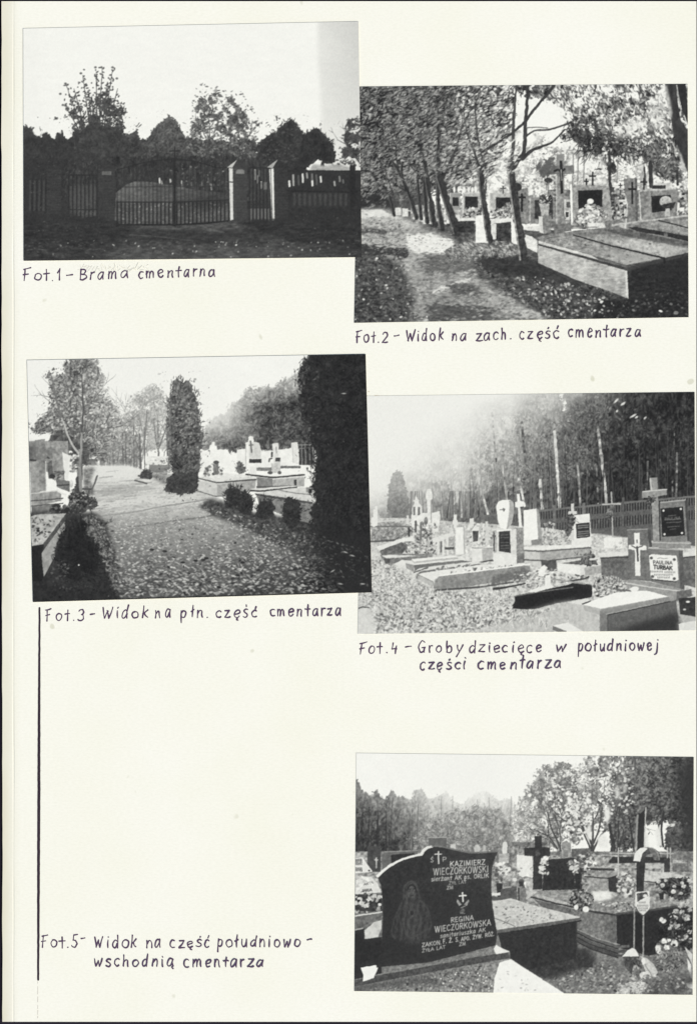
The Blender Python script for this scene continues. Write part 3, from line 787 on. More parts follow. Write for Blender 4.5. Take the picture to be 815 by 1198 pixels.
    p.line(k + '/crucifix', [(648.5, 200), (652, 198.5), (656, 201), (660, 198)], 2.3, 50)
    p.line(k + '/crucifix', [(655.6, 199), (656.6, 211)], 1.4, 150)
    p.poly(k + '/plinth', [(646.6, 264), (667, 261), (668, 270), (648, 273)], 110, (10, 3))
    p.lab(k, 'tall pale stone cross with a dark crucifix')
    p.poly('planter', [(629.6, 237), (642.6, 236), (641, 250), (642, 253), (632, 253), (632.5, 249)], 168, (10, 3))
    p.foliage('planter/flowers', [(627, 238), (630, 231), (638, 226), (646, 231), (646, 237), (642, 240)], 66, 50, .3, 1.7, 1.5)
    p.dabs('planter/flowers', [(628, 238), (636, 227), (646, 232), (644, 238)], 24, 1.2, 190, 30)
    p.poly('pedestal', [(630, 253), (644, 252), (644, 272), (632, 274)], 128, (9, 3))
    p.poly('pedestal', [(629.5, 253), (634, 253.5), (635, 273), (630.6, 272)], 206, (6, 3))
    p.ell('tree#clipped', 641, 211, 5, 3, 66)
    p.line('tree#clipped', [(641, 213), (641, 226)], 1, 110)
    # flowers and vase on the slab
    p.foliage('flowers#f', [(670, 262), (671, 250), (680, 246), (684, 238), (688, 232), (693, 233), (697, 242), (704, 246), (712, 252), (708, 262), (690, 264)], 136, 58, .45, 2.0, 3, rough=.7)
    p.dabs('flowers#f', [(674, 250), (688, 236), (700, 246), (704, 260), (680, 262)], 60, 1.8, 208, 22, .6)
    p.ell('flowers#f', 690, 235.5, 3.8, 3.0, 226, tex=(14, 2))
    p.poly('vase', [(686, 261), (702, 260.5), (700, 267), (695.5, 269), (697.5, 273.6), (689.5, 274.6), (692.5, 269), (687.5, 267)], 214, (8, 3))
    p.line('vase', [(687, 266), (700, 266)], 1.4, 130)
    p.lab('vase', 'white footed vase of flowers on the slab')
    p.ell('wreath', 703, 266.5, 4.8, 6, 200, tex=(22, 1.6))
    p.box('tomb#g', 708, 258, 716, 268, 118)
    # right: pillar with cross, headstone with globe
    q = 'headstone#pillar'
    p.poly(q, [(729, 209), (744, 208.4), (746, 262), (732, 264)], 124, (8, 3))
    p.line(q, [(729.4, 226), (732.8, 240), (731.6, 262)], 1.8, 196)
    p.poly(q, [(741.8, 209), (744.4, 208.8), (746, 262), (743, 262)], 96)
    p.cross(q + '/cross', 738.8, 213, 239, 221.3, 4.8, 2.2, 40)
    p.lab(q, 'upright headstone slab with a black cross')
    p.poly('headstone#light', [(748, 203), (755.5, 202.4), (757, 224), (748, 224)], 170, (8, 3))
    p.cross('headstone#light/cross', 752.4, 208, 222, 213, 4.4, 1.8, 46)
    p.poly('headstone#low', [(760, 216), (784, 213.4), (784, 223), (760, 224)], 190, (8, 3))
    p.box('headstone#low/plaque', 762, 216.8, 778, 221, 58)
    q = 'headstone#globe'
    p.poly(q, [(746.5, 223.6), (789, 221), (792, 222), (791, 256), (751, 260)], 132, (9, 3))
    p.line(q, [(747, 224), (749, 258)], 1.5, 190)
    p.line(q, [(747, 223.8), (790, 221.4)], 1, 178)
    p.poly(q + '/plaque', [(761, 229.6), (784, 228), (785, 246), (762, 249)], 46, (6, 3))
    p.lab(q, 'wide grey headstone with a black plaque')
    p.ell('flower_globe', 778, 236, 7.2, 6.6, lambda X, Y: 176 - 5 * (Y - 234), tex=(20, 2))
    p.poly('flower_globe', [(772, 240), (790, 236), (787, 244), (776, 245)], 62, (18, 2))
    p.poly('pedestal#r', [(777.6, 244), (782.6, 244), (783.4, 262), (776.6, 263)], 176, (10, 2))
    p.lab('flower_globe', 'round ball of flowers on a thin pedestal')
    p.dabs('flowers#g', [(714, 220), (730, 220), (732, 256), (716, 258)], 90, 1.6, lambda x, y: p.rng.choice([54, 80, 130, 205]), 16, .7)
    p.dabs('grave_row', [(792, 214), (805, 212), (805, 262), (792, 262)], 70, 1.7, lambda x, y: p.rng.choice([60, 110, 190, 225]), 16, .7)
    # slabs behind
    p.poly('grave_slab#back', [(716, 264), (760, 256), (806, 250), (806, 290), (730, 272)], 128, (16, 5, 2))
    p.line('grave_slab#back', [(716, 263.6), (752, 258.6), (806, 252)], 2.2, 176)
    p.poly('grave_slab#back', [(750, 262.6), (778, 259), (806, 256.4), (806, 276.4), (776, 268.6)], 146, (12, 6, 2))
    p.line('grave_slab#back', [(770, 258), (806, 267)], 1.5, 52)
    p.poly('grave_slab#back', [(734, 266), (744, 265.6), (806, 276.6), (806, 283), (776, 276), (745, 271)], 54)
    p.box('grave_slab#back', 776, 272, 780, 277, 105)
    p.box('grave_slab#back/foot_stone', 724, 260.6, 732, 269, 190, (9, 3))
    # main slab
    s = 'grave_slab#front'
    p.poly(s, [(629.5, 281), (641, 276), (672, 270), (722, 265), (735, 269), (806, 284), (806, 295), (775, 302), (733, 310)], lambda X, Y: 146 + 14 * sstep(288, 300, Y) - 26 * sstep(280, 272, Y), (9, 12, 2.4))
    p.poly(s, [(700, 268), (736, 269), (806, 284), (806, 291), (770, 284), (728, 276)], 98, (12, 8, 2))
    p.poly(s, [(690, 278), (740, 280), (806, 291), (775, 301)], 176, (9, 10, 2.5), soft=1)
    p.line(s, [(670, 275), (712, 287), (776, 302)], (1.4, 2.2), 44)
    p.line(s, [(640, 279), (690, 268.6)], 1.2, 96)
    p.poly(s, [(629, 277.6), (634, 275.6), (692, 268), (690, 271), (640, 278), (631, 282)], 128, (8, 3))
    p.poly(s, [(629, 284), (731, 313), (775, 302.5), (806, 295), (806, 300), (776, 306.5), (733, 318), (629, 288.6)], 66, (6, 3))
    p.poly(s, [(629.4, 281.5), (731, 309.6), (731, 312.6), (629, 285)], 196, (20, 6, 1.5))
    p.poly(s, [(690, 298), (732, 310.4), (732, 313), (700, 304)], 96)
    p.poly(s, [(628.6, 287), (733, 317), (734.4, 349.5), (710, 340), (672, 327), (629, 307.5)], lambda X, Y: 176 - 14 * sstep(690, 720, X) * sstep(318, 330, Y), (17, 6, 14))
    p.poly(s, [(730.5, 317), (733, 317), (734.6, 350), (732, 347)], 205)
    p.poly(s, [(733.4, 317), (776, 306), (806, 299), (806, 352), (735, 352)], 53, (5, 3))
    p.line(s, [(776, 302), (776.6, 307.5)], 2.4, 38)
    p.poly(G, [(700, 352), (735, 350), (806, 346), (806, 376), (690, 376)], 52, (12, 2.5), soft=1.5)
    p.dabs(s, [(640, 282), (690, 272), (780, 284), (780, 298), (735, 308)], 60, 1.3, 88, 14, .4, 10, 15, .7)
    p.lab(s, 'big concrete grave slab with a stained pale side')
    p.dabs(G, [(735, 346), (804, 340), (804, 370), (720, 372)], 60, 1.5, 84, 16, .6)
    p.ell(G, 772, 364, 2.4, 1.2, 220, 20); p.ell(G, 790, 366, 2.8, 2.2, 128); p.ell(G, 703, 353, 2.2, 1.3, 215, -15)
    # trunks
    def trunk(key, pts, w0, w1, t=62, curve=True, lit=0):
        p.line(key, pts, (w0 * .88, w1 * .85), t, (12, 1.8, 5), curve=curve)
        if lit:
            p.line(key, [(x - w0 * .38, y) for x, y in pts], (w0 * .2, w1 * .2), lit, curve=curve)
    n = 0
    for pts, w0, w1 in (([(460.5, 252), (458.5, 240), (455, 230)], 4, 3), ([(487, 255), (477, 224), (466, 200), (460, 190)], 5.5, 3), ([(474, 222), (470, 205), (470, 190)], 3.6, 2.4), ([(492.5, 256), (490, 228), (488, 205)], 4.5, 3),
                        ([(499.5, 260), (497, 232), (496, 196)], 5, 3.5), ([(508, 263), (503, 232), (497, 190)], 8, 5), ([(517, 268), (512.6, 236), (512.5, 205), (512, 140)], 6.5, 3)):
        n += 1
        trunk('tree#row%d' % n, pts, w0, w1, 60, lit=100)
    trunk('tree#lean', [(534, 273), (527, 250), (519, 225), (514, 208)], 10, 8, 62, lit=108)
    trunk('tree#lean', [(516, 212), (525, 192), (534, 172)], 4, 2)
    trunk('tree#lean', [(530, 195), (540, 189), (552, 187), (562, 190)], 2, 1.6, 84)
    trunk('tree#slim', [(572.5, 282), (569, 258), (564.6, 228), (562, 196)], 8, 6.5, 60, lit=120)
    trunk('tree#slim', [(562, 200), (552, 172), (546, 156)], 4, 2, 66)
    trunk('tree#slim', [(566, 196), (558, 160), (555, 120)], 3, 2, 74)
    trunk('tree#slim', [(564, 196), (572, 196), (582, 192)], 2, 1.4, 80)
    for x, y, a, l in ((460, 228, 110, 30), (466, 196, 105, 26), (497, 195, 100, 30), (512, 180, 80, 28), (496, 215, 120, 24), (534, 172, 70, 26), (546, 156, 100, 26), (556, 125, 80, 16), (562, 196, 40, 22), (475, 224, 140, 26), (440, 210, 120, 24)):
        p.branch(L, x, y, a, l, 2.0, 58, 3, 30, op=.7)
    p.dabs(L, [(418, 105), (560, 105), (560, 170), (520, 205), (470, 212), (420, 218)], 420, 1.7, lambda x, y: p.rng.choice([120, 150, 172]), 14, .4, -28, 24, .6)
    b = 'tree#main'
    trunk(b, [(612, 304), (608, 275), (602, 236), (598, 206), (596, 192)], 10.5, 9, 66, lit=150)
    p.ell(b, 604, 219, 6, 5, 60)
    trunk(b, [(600, 196), (608, 185), (612.5, 176), (613.5, 150), (616, 118), (617, 100)], 6.5, 4, 62)
    trunk(b, [(564, 178), (580, 168), (596, 158), (612, 144), (626, 126), (640, 110), (648, 98)], 3.2, 3.8, 62)
    trunk(b, [(611, 186), (620, 177), (632, 172), (646, 166), (660, 152)], 5, 2, 62)
    trunk(b, [(614, 160), (625, 153), (640, 152), (655, 148), (668, 143)], 2.2, 2.6, 66)
    trunk(b, [(615, 150), (626, 149), (640, 150)], 1.5, 1.2, 90)
    trunk(b, [(598, 196), (600, 165), (601, 130), (604, 100)], 5, 3, 74)
    for e in ('tree#row1', 'tree#row3', 'tree#row6'):
        p.lab(e, 'thin dark trunk in the row along the path')
    p.lab(b, 'forked tree trunk nearest the slab, in front of the graves')
    p.dabs(L, [(560, 160), (612, 160), (606, 205), (560, 205)], 120, 2.1, lambda x, y: p.rng.choice([110, 190, 220]), 14, .4, -30, 25, .85)
    p.dabs(L, [(470, 130), (560, 130), (560, 200), (470, 212)], 330, 2.1, lambda x, y: p.rng.choice([90, 130, 165]), 14, .4, -28, 25, .75)
    w = 'tree#right'
    p.poly(w, [(777, 97), (790, 97), (792, 118), (795, 140), (803.5, 152), (806, 200), (806, 208), (798, 188), (788, 160), (782, 128)], 66, (12, 4, 8))
    p.poly(w, [(777, 100), (779.4, 100), (786, 132), (784, 142), (780, 125)], 176, (26, 3), soft=.8)
    p.poly(w, [(793, 178), (796, 180), (802, 200), (800, 204)], 186, (10, 3), soft=.8)
    p.poly('tree#edge', [(790, 97), (801, 97), (806, 150), (797, 128)], 56, (8, 4, 8))
    p.line('sky', [(791, 100), (794, 120), (796, 130)], 1.3, 170)
    p.lab(w, 'thick dark trunk at the right edge')
    for x, y0, y1, ww in ((760, 190, 218, 4.5), (753, 196, 216, 2), (712, 178, 218, 3.5), (791, 200, 216, 3)):
        p.line('tree#mid%d' % x, [(x, y0), (x + 1, y1)], ww, 62)
    p.foliage('tree#mid712', [(706, 190), (718, 188), (722, 198), (716, 206), (708, 202)], 66, 14, .3, 1.8, 2)
    p.mottle([(536, 200), (806, 200), (806, 300), (640, 290), (536, 275)], .2, 2.6)
    p.mottle([(625, 265), (806, 262), (806, 352), (735, 352), (625, 308)], .06, 7, 3)
    p.mottle([(410, 244), (640, 262), (806, 340), (806, 378), (410, 380)], .2, 4, 1.8)
    p.dabs(G, [(600, 322), (640, 324), (720, 350), (730, 372), (640, 374), (600, 345)], 70, 1.5, 175, 30, .6, 20, 40)
    # printed hard: the contrast of the negative
    c = p.c
    p.c = np.clip(128 + (c - 124) * 1.12, 40, 246)
    p.finish(3.2, 0.5)
    return p

# ================================================================ print 3: leaf-strewn lane on the north side
def print_north():
    p = Print([(32, 421.5), (427.6, 414.3), (434.9, 693), (39, 704.4)], 33)
    p.fill('sky', lambda X, Y: 241 + 3 * sstep(200, 260, X) * sstep(360, 300, X), (2, 12, 6))
    # woods on the right, misty on the left
    p.foliage('woodland', [(232, 530), (234, 505), (244, 492), (258, 482), (268, 474), (278, 464), (284, 455), (296, 452), (308, 448), (318, 452), (323, 444), (338, 438), (350, 430), (372, 440), (372, 530)], lambda X, Y: np.clip(206 - 1.2 * (X - 228) * sstep(440, 500, Y) - .95 * (Y - 455) - .3 * (X - 240), 84, 226), 26, .12, 2.0, 6, fill=.8, clump=10, cvar=16, rough=.4)
    fog = np.clip(sstep(292, 228, p.X - .45 * (p.Y - 440)) * sstep(535, 465, p.Y), 0, 1)
    p.c = p.c * (1 - fog) + 240 * fog
    p.lab('woodland', 'dense wood fading into white mist on its left')
    # misty middle trees
    m = 'tree#misty'
    p.foliage(m, [(134, 530), (140, 500), (146, 474), (160, 458), (176, 448), (190, 452), (200, 470), (204, 500), (202, 530)], 172, 26, .55, 1.6, 8, fill=.7, clump=9, rough=.6, op=.8)
    for x0, y0, a in ((165, 540, 95), (166, 540, 80), (187, 545, 88), (158, 545, 96), (197, 540, 86), (143, 548, 92), (150, 548, 88)):
        p.branch(m, x0, y0, a, 30, 1.8, 126, 4, 20, op=.8)
    p.dabs(m, [(140, 505), (150, 465), (180, 446), (200, 470), (202, 520), (150, 535)], 620, 1.3, lambda x, y: p.rng.choice([140, 165, 195]), 12, .6, op=.7)
    p.lab(m, 'bare thin trees in mist along the lane')
    p.foliage('hedge#far', [(112, 548), (114, 500), (122, 486), (134, 492), (148, 505), (160, 510), (166, 530), (164, 548)], 138, 30, .3, 1.7, 4, rough=.5)
    for x, t in ((100.5, 235), (115.5, 238), (125.5, 236)):
        p.box('gate_pillar#%d' % x, x - 1, 538, x + 1.4, 547, t)
    p.box('hedge#far', 102, 537, 114, 545, 108, (20, 2)); p.box('hedge#far', 118, 536, 123, 545, 96)
    p.dabs('hedge#far', [(112, 545), (116, 492), (164, 512), (164, 545)], 260, 1.5, lambda x, y: p.rng.choice([130, 150, 190]), 14)
    for x, y0, y1, w, t in ((126, 520, 546, 1.4, 110), (133, 520, 547, 1.3, 118), (144.5, 515, 548, 1.6, 110), (148, 520, 548, 1.4, 106), (157.5, 512, 556, 2.0, 120), (164.8, 520, 552, 3.0, 112), (170, 512, 550, 2.0, 124), (186, 505, 560, 2.2, 120), (196.5, 500, 550, 2.2, 126)):
        p.line('trunk#%d' % x, [(x - 1, y0 - 12), (x - .4, (y0 + y1) / 2), (x, y1)], (w * .6, w), t - 14)
    for pts in ([(164.6, 530), (160, 518), (152, 504)], [(165, 530), (170, 514), (172, 480)], [(186, 530), (182, 512), (180, 490)], [(186, 524), (192, 508), (196, 496)]):
        p.line(m, pts, (1.8, .9), 112)
    for x, y1, h in ((108, 546, 30), (137, 547, 40), (141, 548, 44), (153, 549, 46), (161, 551, 50), (176, 552, 52), (191, 554, 50)):
        p.branch('tree#row', x, y1, 90 + p.rng.normal(0, 4), h * .5, 1.5, 116, 4, 24, op=.8, shrink=.66)
        p.dabs('tree#row', [(x - 12, y1 - h * .5), (x - 8, y1 - h - 22), (x + 8, y1 - h - 22), (x + 12, y1 - h * .5)], 60, 1.3, lambda x, y: p.rng.choice([120, 150, 185]), 12, .6, op=.6)
    p.lab('tree#row', 'row of thin trees receding along the lane')
    # bright graves right behind the conifer
    W = 'white_headstone'
    p.box('grave_row#far', 170, 534, 236, 552, 226, (22, 3))
    p.dabs('grave_row#far', [(170, 538), (205, 538), (205, 554), (170, 554)], 60, 1.4, lambda x, y: p.rng.choice([120, 170, 240]), 14)
    p.poly('headstone#dim', [(175, 544), (196, 544), (196, 556), (174, 556)], 132, (12, 3))
    p.poly(W + '#a', [(236, 540), (236, 528), (244.5, 526), (245.5, 521), (248, 520), (248, 517), (251.5, 517), (251.5, 521), (254, 522), (254, 526), (267, 526), (269, 534), (269, 541), (276, 544), (276, 552), (236, 552)], 238, (7, 4))
    p.lab(W + '#a', 'stepped white headstone with a small cross on top')
    p.poly(W + '#b', [(277, 526), (287, 525), (287, 518), (290.5, 517), (291, 511), (293, 510), (296.5, 511), (297, 517), (303, 518), (305, 525), (307, 528), (320, 527), (320, 520), (325.5, 518.5), (325.8, 526), (341, 524.5), (341, 518), (348, 517.5), (350, 543), (332, 548), (300, 551), (277, 543)], 236, (8, 4))
    p.lab(W + '#b', 'tall white headstone with a black plaque and crucifix')
    p.poly(W + '#b', [(291, 517), (303, 518), (305, 526), (305.5, 536), (291.5, 536)], 206, (12, 3))
    p.line(W + '#b/crucifix', [(293.2, 516), (294.4, 529)], 1.7, 92)
    p.line(W + '#b/crucifix', [(291.6, 521), (296, 520.4)], 1.4, 110)
    p.box(W + '#b/plaque', 291.5, 537, 306, 541.5, 54)
    p.line(W + '#b', [(287.5, 520), (287.8, 549)], .9, 180)
    p.poly(W + '#c', [(318.6, 519), (325.6, 518), (326, 536), (328, 544), (327, 552), (319, 553), (320, 540)], 220, (14, 3))
    p.box(W + '#c/plaque', 322, 535.4, 328, 540, 70); p.line(W + '#c', [(318, 529.5), (318, 534)], 2, 58)
    p.line(W + '#c', [(315, 540), (315.4, 537), (318, 536.4)], 1.6, 88); p.line(W + '#c', [(323, 523), (323.4, 530)], 1.4, 160)
    p.lab(W + '#c', 'narrow white headstone beside the tall one')
    p.poly(W + '#d', [(340.6, 518), (348, 517.4), (350.4, 543), (342, 541)], 226, (10, 3))
    p.lab(W + '#d', 'plain white slab headstone next to the picket fence')
    p.line(W + '#d', [(342, 520), (343, 541)], .9, 190)
    p.box('picket_fence', 350, 519, 368, 544, 66, (5, 3))
    for x in (352.6, 357, 362, 366):
        p.line('picket_fence', [(x, 520), (x + .6, 543)], 1.3, 150, op=.8)
    p.line('picket_fence', [(350, 520.5), (368, 520)], 1, 150); p.line('picket_fence', [(350, 524.6), (368, 524)], .9, 140)
    # ground
    def lane(X, Y):
        t = ramp(Y, (544, 232), (556, 220), (570, 198), (585, 188), (598, 184), (606, 168), (620, 150), (640, 132), (665, 108), (694, 84))
        t = t - 20 * sstep(250, 300, X) * sstep(575, 620, Y) - 60 * sstep(330, 400, X) * sstep(600, 660, Y)
        return t - 18 * sstep(150, 100, X) * sstep(600, 640, Y)
    p.poly('lane', [(96, 546), (150, 545), (190, 556), (240, 576), (290, 596), (340, 630), (440, 660), (440, 710), (100, 710), (118, 640), (104, 605), (112, 575), (100, 566)], lane, (14, 5, 1.8), soft=.4)
    p.lab('lane', 'wide lane strewn with pale fallen leaves')
    p.poly('lane', [(98, 546), (150, 546), (205, 560), (240, 578), (232, 584), (150, 582), (112, 575)], lambda X, Y: ramp(Y, (546, 226), (560, 206), (580, 190)), (18, 9, 1.6), soft=.5)
    p.mod([(100, 545), (148, 545), (168, 556), (150, 562), (112, 560)], 222, 0, 2.5)
    p.mod([(180, 578), (236, 582), (246, 588), (200, 592), (170, 590)], 206, 0, 3, noise=(.3, 8, 2))
    p.mod([(100, 590), (160, 580), (230, 577), (170, 588), (110, 598)], 208, 0, 1.5, noise=(.3, 8, 2))
    p.mod([(100, 574), (160, 566), (190, 574), (120, 580)], 176, 0, 1.5, noise=(.5, 9, 1.6))
    for i in range(60):
        x, y = p.rng.uniform(104, 220), p.rng.uniform(551, 600)
        L = p.rng.uniform(5, 22)
        p.line('lane', [(x, y), (x + L, y - L * .1)], p.rng.uniform(.7, 1.5), p.rng.choice([140, 160, 216, 226]), op=.6)
    p.poly('grass_verge#far', [(168, 553), (206, 556), (232, 568), (214, 572), (190, 566)], 138, (30, 3, 1.6), soft=1.2)
    p.poly('grass_verge#far', [(98, 547), (112, 547), (106, 562), (112, 580), (98, 580)], 128, (32, 3, 2), soft=1.2)
    p.line('lane', [(108, 605), (160, 598.6), (184, 593.5), (220, 588), (244, 584)], (1.2, 1.6), 150, curve=True)
    p.line('lane', [(150, 616), (170, 614.5), (204, 609), (236, 605.5), (252, 602)], (1.4, 1.8), 104, op=.7, curve=True)
    p.line('lane', [(150, 684), (186, 679), (220, 672), (244, 666), (276, 662)], (1.6, 2.4), 78, op=.7, curve=True)
    p.poly('grass_verge', [(232, 592), (246, 583), (270, 590), (300, 600), (350, 606), (378, 612), (440, 640), (440, 680), (380, 662), (330, 640), (290, 620), (250, 604)], lambda X, Y: 82 - 28 * sstep(320, 400, X), (24, 3, 2), soft=1.6)
    p.lab('grass_verge', 'rough grass and leaves in front of the graves')
    p.dabs('lane', [(120, 560), (232, 582), (246, 590), (118, 600)], 320, .9, lambda x, y: p.rng.choice([140, 160, 220]), 12, .4, 0, 10, .6)
    sz = lambda y: .75 + (y - 596) * .0125
    p.dabs('lane', [(128, 600), (240, 590), (300, 620), (340, 640), (400, 655), (434, 672), (434, 694), (140, 700), (122, 650)], 3200, sz, lambda x, y: p.rng.choice([104, 120, 150, 170]) - .25 * (y - 600) - .1 * max(0, x - 300), 12, .45, 5, 22, .6)
    p.dabs('lane', [(112, 606), (240, 592), (300, 622), (340, 640), (430, 672), (430, 692), (140, 698), (124, 650)], 1700, sz, lambda x, y: 212 - .34 * (y - 600) - .34 * max(0, x - 300), 18, .42, 8, 26, .9)
    p.dabs('lane', [(200, 610), (430, 650), (430, 692), (150, 698)], 150, lambda y: 1.1 + (y - 610) * .01, 52, 12, .55, 0, 30, .85)
    p.dabs('grass_verge', [(236, 592), (250, 586), (300, 604), (400, 625), (434, 650), (434, 690), (330, 640)], 700, 1.5, lambda x, y: p.rng.choice([44, 60, 90, 120]) - .12 * max(0, x - 330), 12, .5, 20, 45, .75)
    p.dabs('grass_verge', [(240, 592), (300, 606), (360, 628), (420, 660), (300, 630)], 220, 1.4, lambda x, y: 190 - .55 * max(0, x - 280), 22, .45, 10, 30, .8)
    for x, y in ((241.5, 653), (238, 655), (229, 656), (214, 658), (178, 643), (193, 645), (278, 673), (256, 687), (302, 667), (345, 666), (284, 658)):
        p.ell('lane', x, y, 2.6, 1.4, 50, tex=(8, 1.5))
    # grave slabs right
    s = 'grave_slab#left'
    p.poly(s, [(228, 559), (262, 553), (297, 557), (300, 562), (254, 565)], 216, (12, 4, 2))
    p.poly(s, [(229, 561), (256, 566), (300, 561), (299, 572), (291, 571), (272, 580), (252, 580), (229, 573)], 202, (10, 4))
    p.poly(s, [(254, 567), (299, 562), (298, 573), (268, 581), (254, 580)], 168, (12, 3))
    p.line(s, [(227.5, 558.5), (254, 564.8), (299, 561)], (1.4, 2.0), 84)
    p.line(s, [(228, 573.4), (252, 580.6), (270, 580)], 1.2, 110)
    p.poly(s, [(234, 556), (256, 552), (294, 557), (262, 561)], 226, (12, 4, 2))
    p.lab(s, 'low pale grave slab nearest the conifer')
    s = 'grave_slab#middle'
    p.poly(s, [(288, 554), (318, 557), (356, 554), (354, 560), (320, 561), (290, 558)], 224, (8, 3))
    p.line(s, [(288, 555), (320, 558.8), (356, 555.4)], 1.8, 56)
    p.poly(s, [(300, 558), (319, 560), (319, 570), (301, 570)], 136, (10, 3))
    p.poly(s, [(319, 561), (356, 558), (356, 569), (319, 572)], 172, (12, 3))
    p.box(s, 344, 561, 347, 568, 70)
    p.poly(s, [(300, 569), (347, 568), (345, 570), (300, 573)], 96, (8, 3))
    p.lab(s, 'grave slab under the tall white headstone')
    s = 'grave_slab#front'
    p.poly(s, [(293, 572), (346, 568), (348, 570), (300, 575)], 216, (6, 3))
    p.line(s, [(293, 574), (306, 574.6), (347, 570.2)], 1.8, 62)
    p.poly(s, [(300, 577), (325, 573), (352, 570), (368, 571), (372, 587), (366, 588)], 206, (11, 5, 2))
    p.line(s, [(325, 573), (345, 577), (368, 579.5)], .9, 110)
    p.poly(s, [(298, 577), (333, 582), (366, 587.6), (366, 590.5), (330, 585), (300, 580)], 82, (6, 3))
    p.poly(s, [(300, 580), (330, 585), (367, 590), (368, 614), (340, 606), (304, 592)], 128, (16, 5, 6))
    p.lab(s, 'front grave slab behind the row of dark bushes')
    p.box(s + '/block', 358, 570, 370, 576, 150, (10, 2)); p.box(s + '/block', 361, 572, 365, 577, 50)
    # urns, little plants
    p.dabs('flowers#a', [(240, 543), (262, 545), (262, 555), (238, 556)], 60, 1.5, lambda x, y: p.rng.choice([70, 96, 150, 220]), 12, .8)
    p.poly('lantern#a', [(249.5, 543), (256, 543), (255.6, 555), (250, 555)], 118, (20, 2))
    p.ell('lantern#a', 253, 541, 3.4, 2.2, 86)
    p.foliage('small_bush', [(275, 553), (275, 545), (281, 537), (286, 545), (287, 553)], 112, 20, .2, 1.5, 2)
    p.poly('lantern#b', [(317, 542), (328, 540), (328, 552), (318, 554)], 196, (22, 2)); p.ell('lantern#b', 316, 553, 3, 2, 92); p.ell('lantern#b', 327, 553, 2.2, 2, 100)
    p.box('lantern#c', 293, 546, 300, 555, 226); p.box('grave_row#near', 300, 547, 318, 551, 128, (20, 2)); p.box('grave_row#near', 328, 545, 352, 548, 104, (18, 2))
    # bushes in the verge
    for i, pts in enumerate(([(264, 590), (264, 576), (268, 570), (276, 569), (281, 574), (280, 590), (272, 593)], [(278, 598), (277, 580), (283, 574), (286, 570), (291, 577), (297, 584), (297, 598), (290, 603), (282, 602)], [(299, 602), (300, 590), (306, 585), (316, 584), (322, 592), (320, 604), (308, 608)], [(331, 612), (331, 594), (336, 583), (342, 581), (350, 587), (353, 598), (351, 612), (342, 618)])):
        p.foliage('dwarf_conifer#%d' % i, pts, 56 + 5 * (i == 2), 11, .1, 1.6, 1.8, cvar=7, rough=.5)
    for i, (x, y) in enumerate(((272, 580), (287, 588), (310, 595), (341, 598))):
        p.sprays('dwarf_conifer#%d' % i, [(x - 8, y + 8), (x - 9, y - 4), (x, y - 13), (x + 9, y - 5), (x + 9, y + 9)], 70, 4.5, 1.1, 62, 14, up=1.2, jit=2)
    p.lab('dwarf_conifer#0', 'leftmost of the dark dwarf bushes'); p.lab('dwarf_conifer#3', 'rightmost and darkest dwarf bush')
    # conifer
    c = 'tree#conifer'
    p.foliage(c, [(200, 552), (199, 530), (197, 500), (197, 474), (201, 462), (202, 450), (206, 443), (210, 447), (216, 445), (222, 446), (226, 452), (229, 466), (232, 480), (235, 492), (236, 502), (239, 510), (238, 522), (234, 530), (233, 545), (232, 556), (226, 562), (208, 562)], lambda X, Y: 112 - .32 * (Y - 450) - 6 * sstep(222, 205, X), 26, .2, 1.9, 2.6, clump=6, cvar=17, rough=.5)
    p.dabs(c, [(200, 460), (228, 460), (236, 510), (232, 540), (202, 520)], 160, 1.2, lambda x, y: p.rng.choice([60, 150]), 16, .7)
    p.line(c, [(198.6, 470), (199.5, 520), (197, 548)], (1.6, 2.4), 122)
    p.foliage(c, [(190, 576), (194, 562), (204, 554), (232, 552), (233, 568), (228, 576), (210, 578)], 70, 14, .15, 1.6, 2.5, cvar=8)
    p.sprays(c, [(200, 552), (199, 530), (197, 500), (197, 474), (201, 462), (202, 450), (206, 443), (216, 445), (226, 452), (229, 466), (235, 492), (239, 512), (234, 530), (233, 545)], 210, 5, 1.2, 96, 18, up=1.2, jit=2)
    p.lab(c, 'upright dark conifer beside the lane')
    p.foliage('low_bush', [(162, 556), (168, 548), (178, 549), (181, 558), (176, 563), (166, 561)], 74, 16, .25, 1.5, 1.8)
    p.line('lane', [(158, 562), (166, 564), (172, 566)], 1.8, 96)
    # left tree
    t = 'tree#left'
    p.foliage(t, [(34, 506), (40, 494), (50, 484), (60, 470), (64, 462), (56, 452), (53, 436), (60, 430), (66, 438), (74, 436), (76, 421), (112, 420), (120, 430), (124, 450), (126, 462), (138, 476), (150, 486), (150, 506), (140, 512), (134, 530), (122, 536), (104, 540), (92, 528), (78, 524), (60, 512), (46, 510)], lambda X, Y: ramp(X, (40, 122), (95, 128), (120, 150), (145, 170)) - 14 * sstep(495, 525, Y), 40, .3, 1.7, 7, fill=.9, clump=8, cvar=18, rough=.6)
    for x0, y0, a, l in ((95, 525, 95, 34), (96, 524, 80, 34), (97, 522, 68, 30), (88, 512, 120, 26), (92, 518, 104, 34)):
        p.branch(t, x0, y0, a, l, 2.0, 92, 3, 24)
    p.dabs(t, [(42, 500), (68, 450), (118, 430), (130, 470), (140, 505), (100, 530), (60, 508)], 800, 1.5, lambda x, y: p.rng.choice([92, 116, 150, 196, 222]) + .2 * (x - 90), 12, .55, -20, 40, .8)
    p.foliage(t, [(56, 530), (56, 508), (74, 502), (92, 515), (104, 520), (104, 545), (80, 540)], 92, 18, .1, 2, 3)
    p.line(t, [(94, 560), (94, 545), (94.4, 532), (93, 528)], (6, 5), 142, (14, 2, 8))
    p.line(t, [(96.4, 560), (96.4, 532)], 1.5, 92); p.line(t, [(91.8, 560), (92, 534)], 1.2, 112)
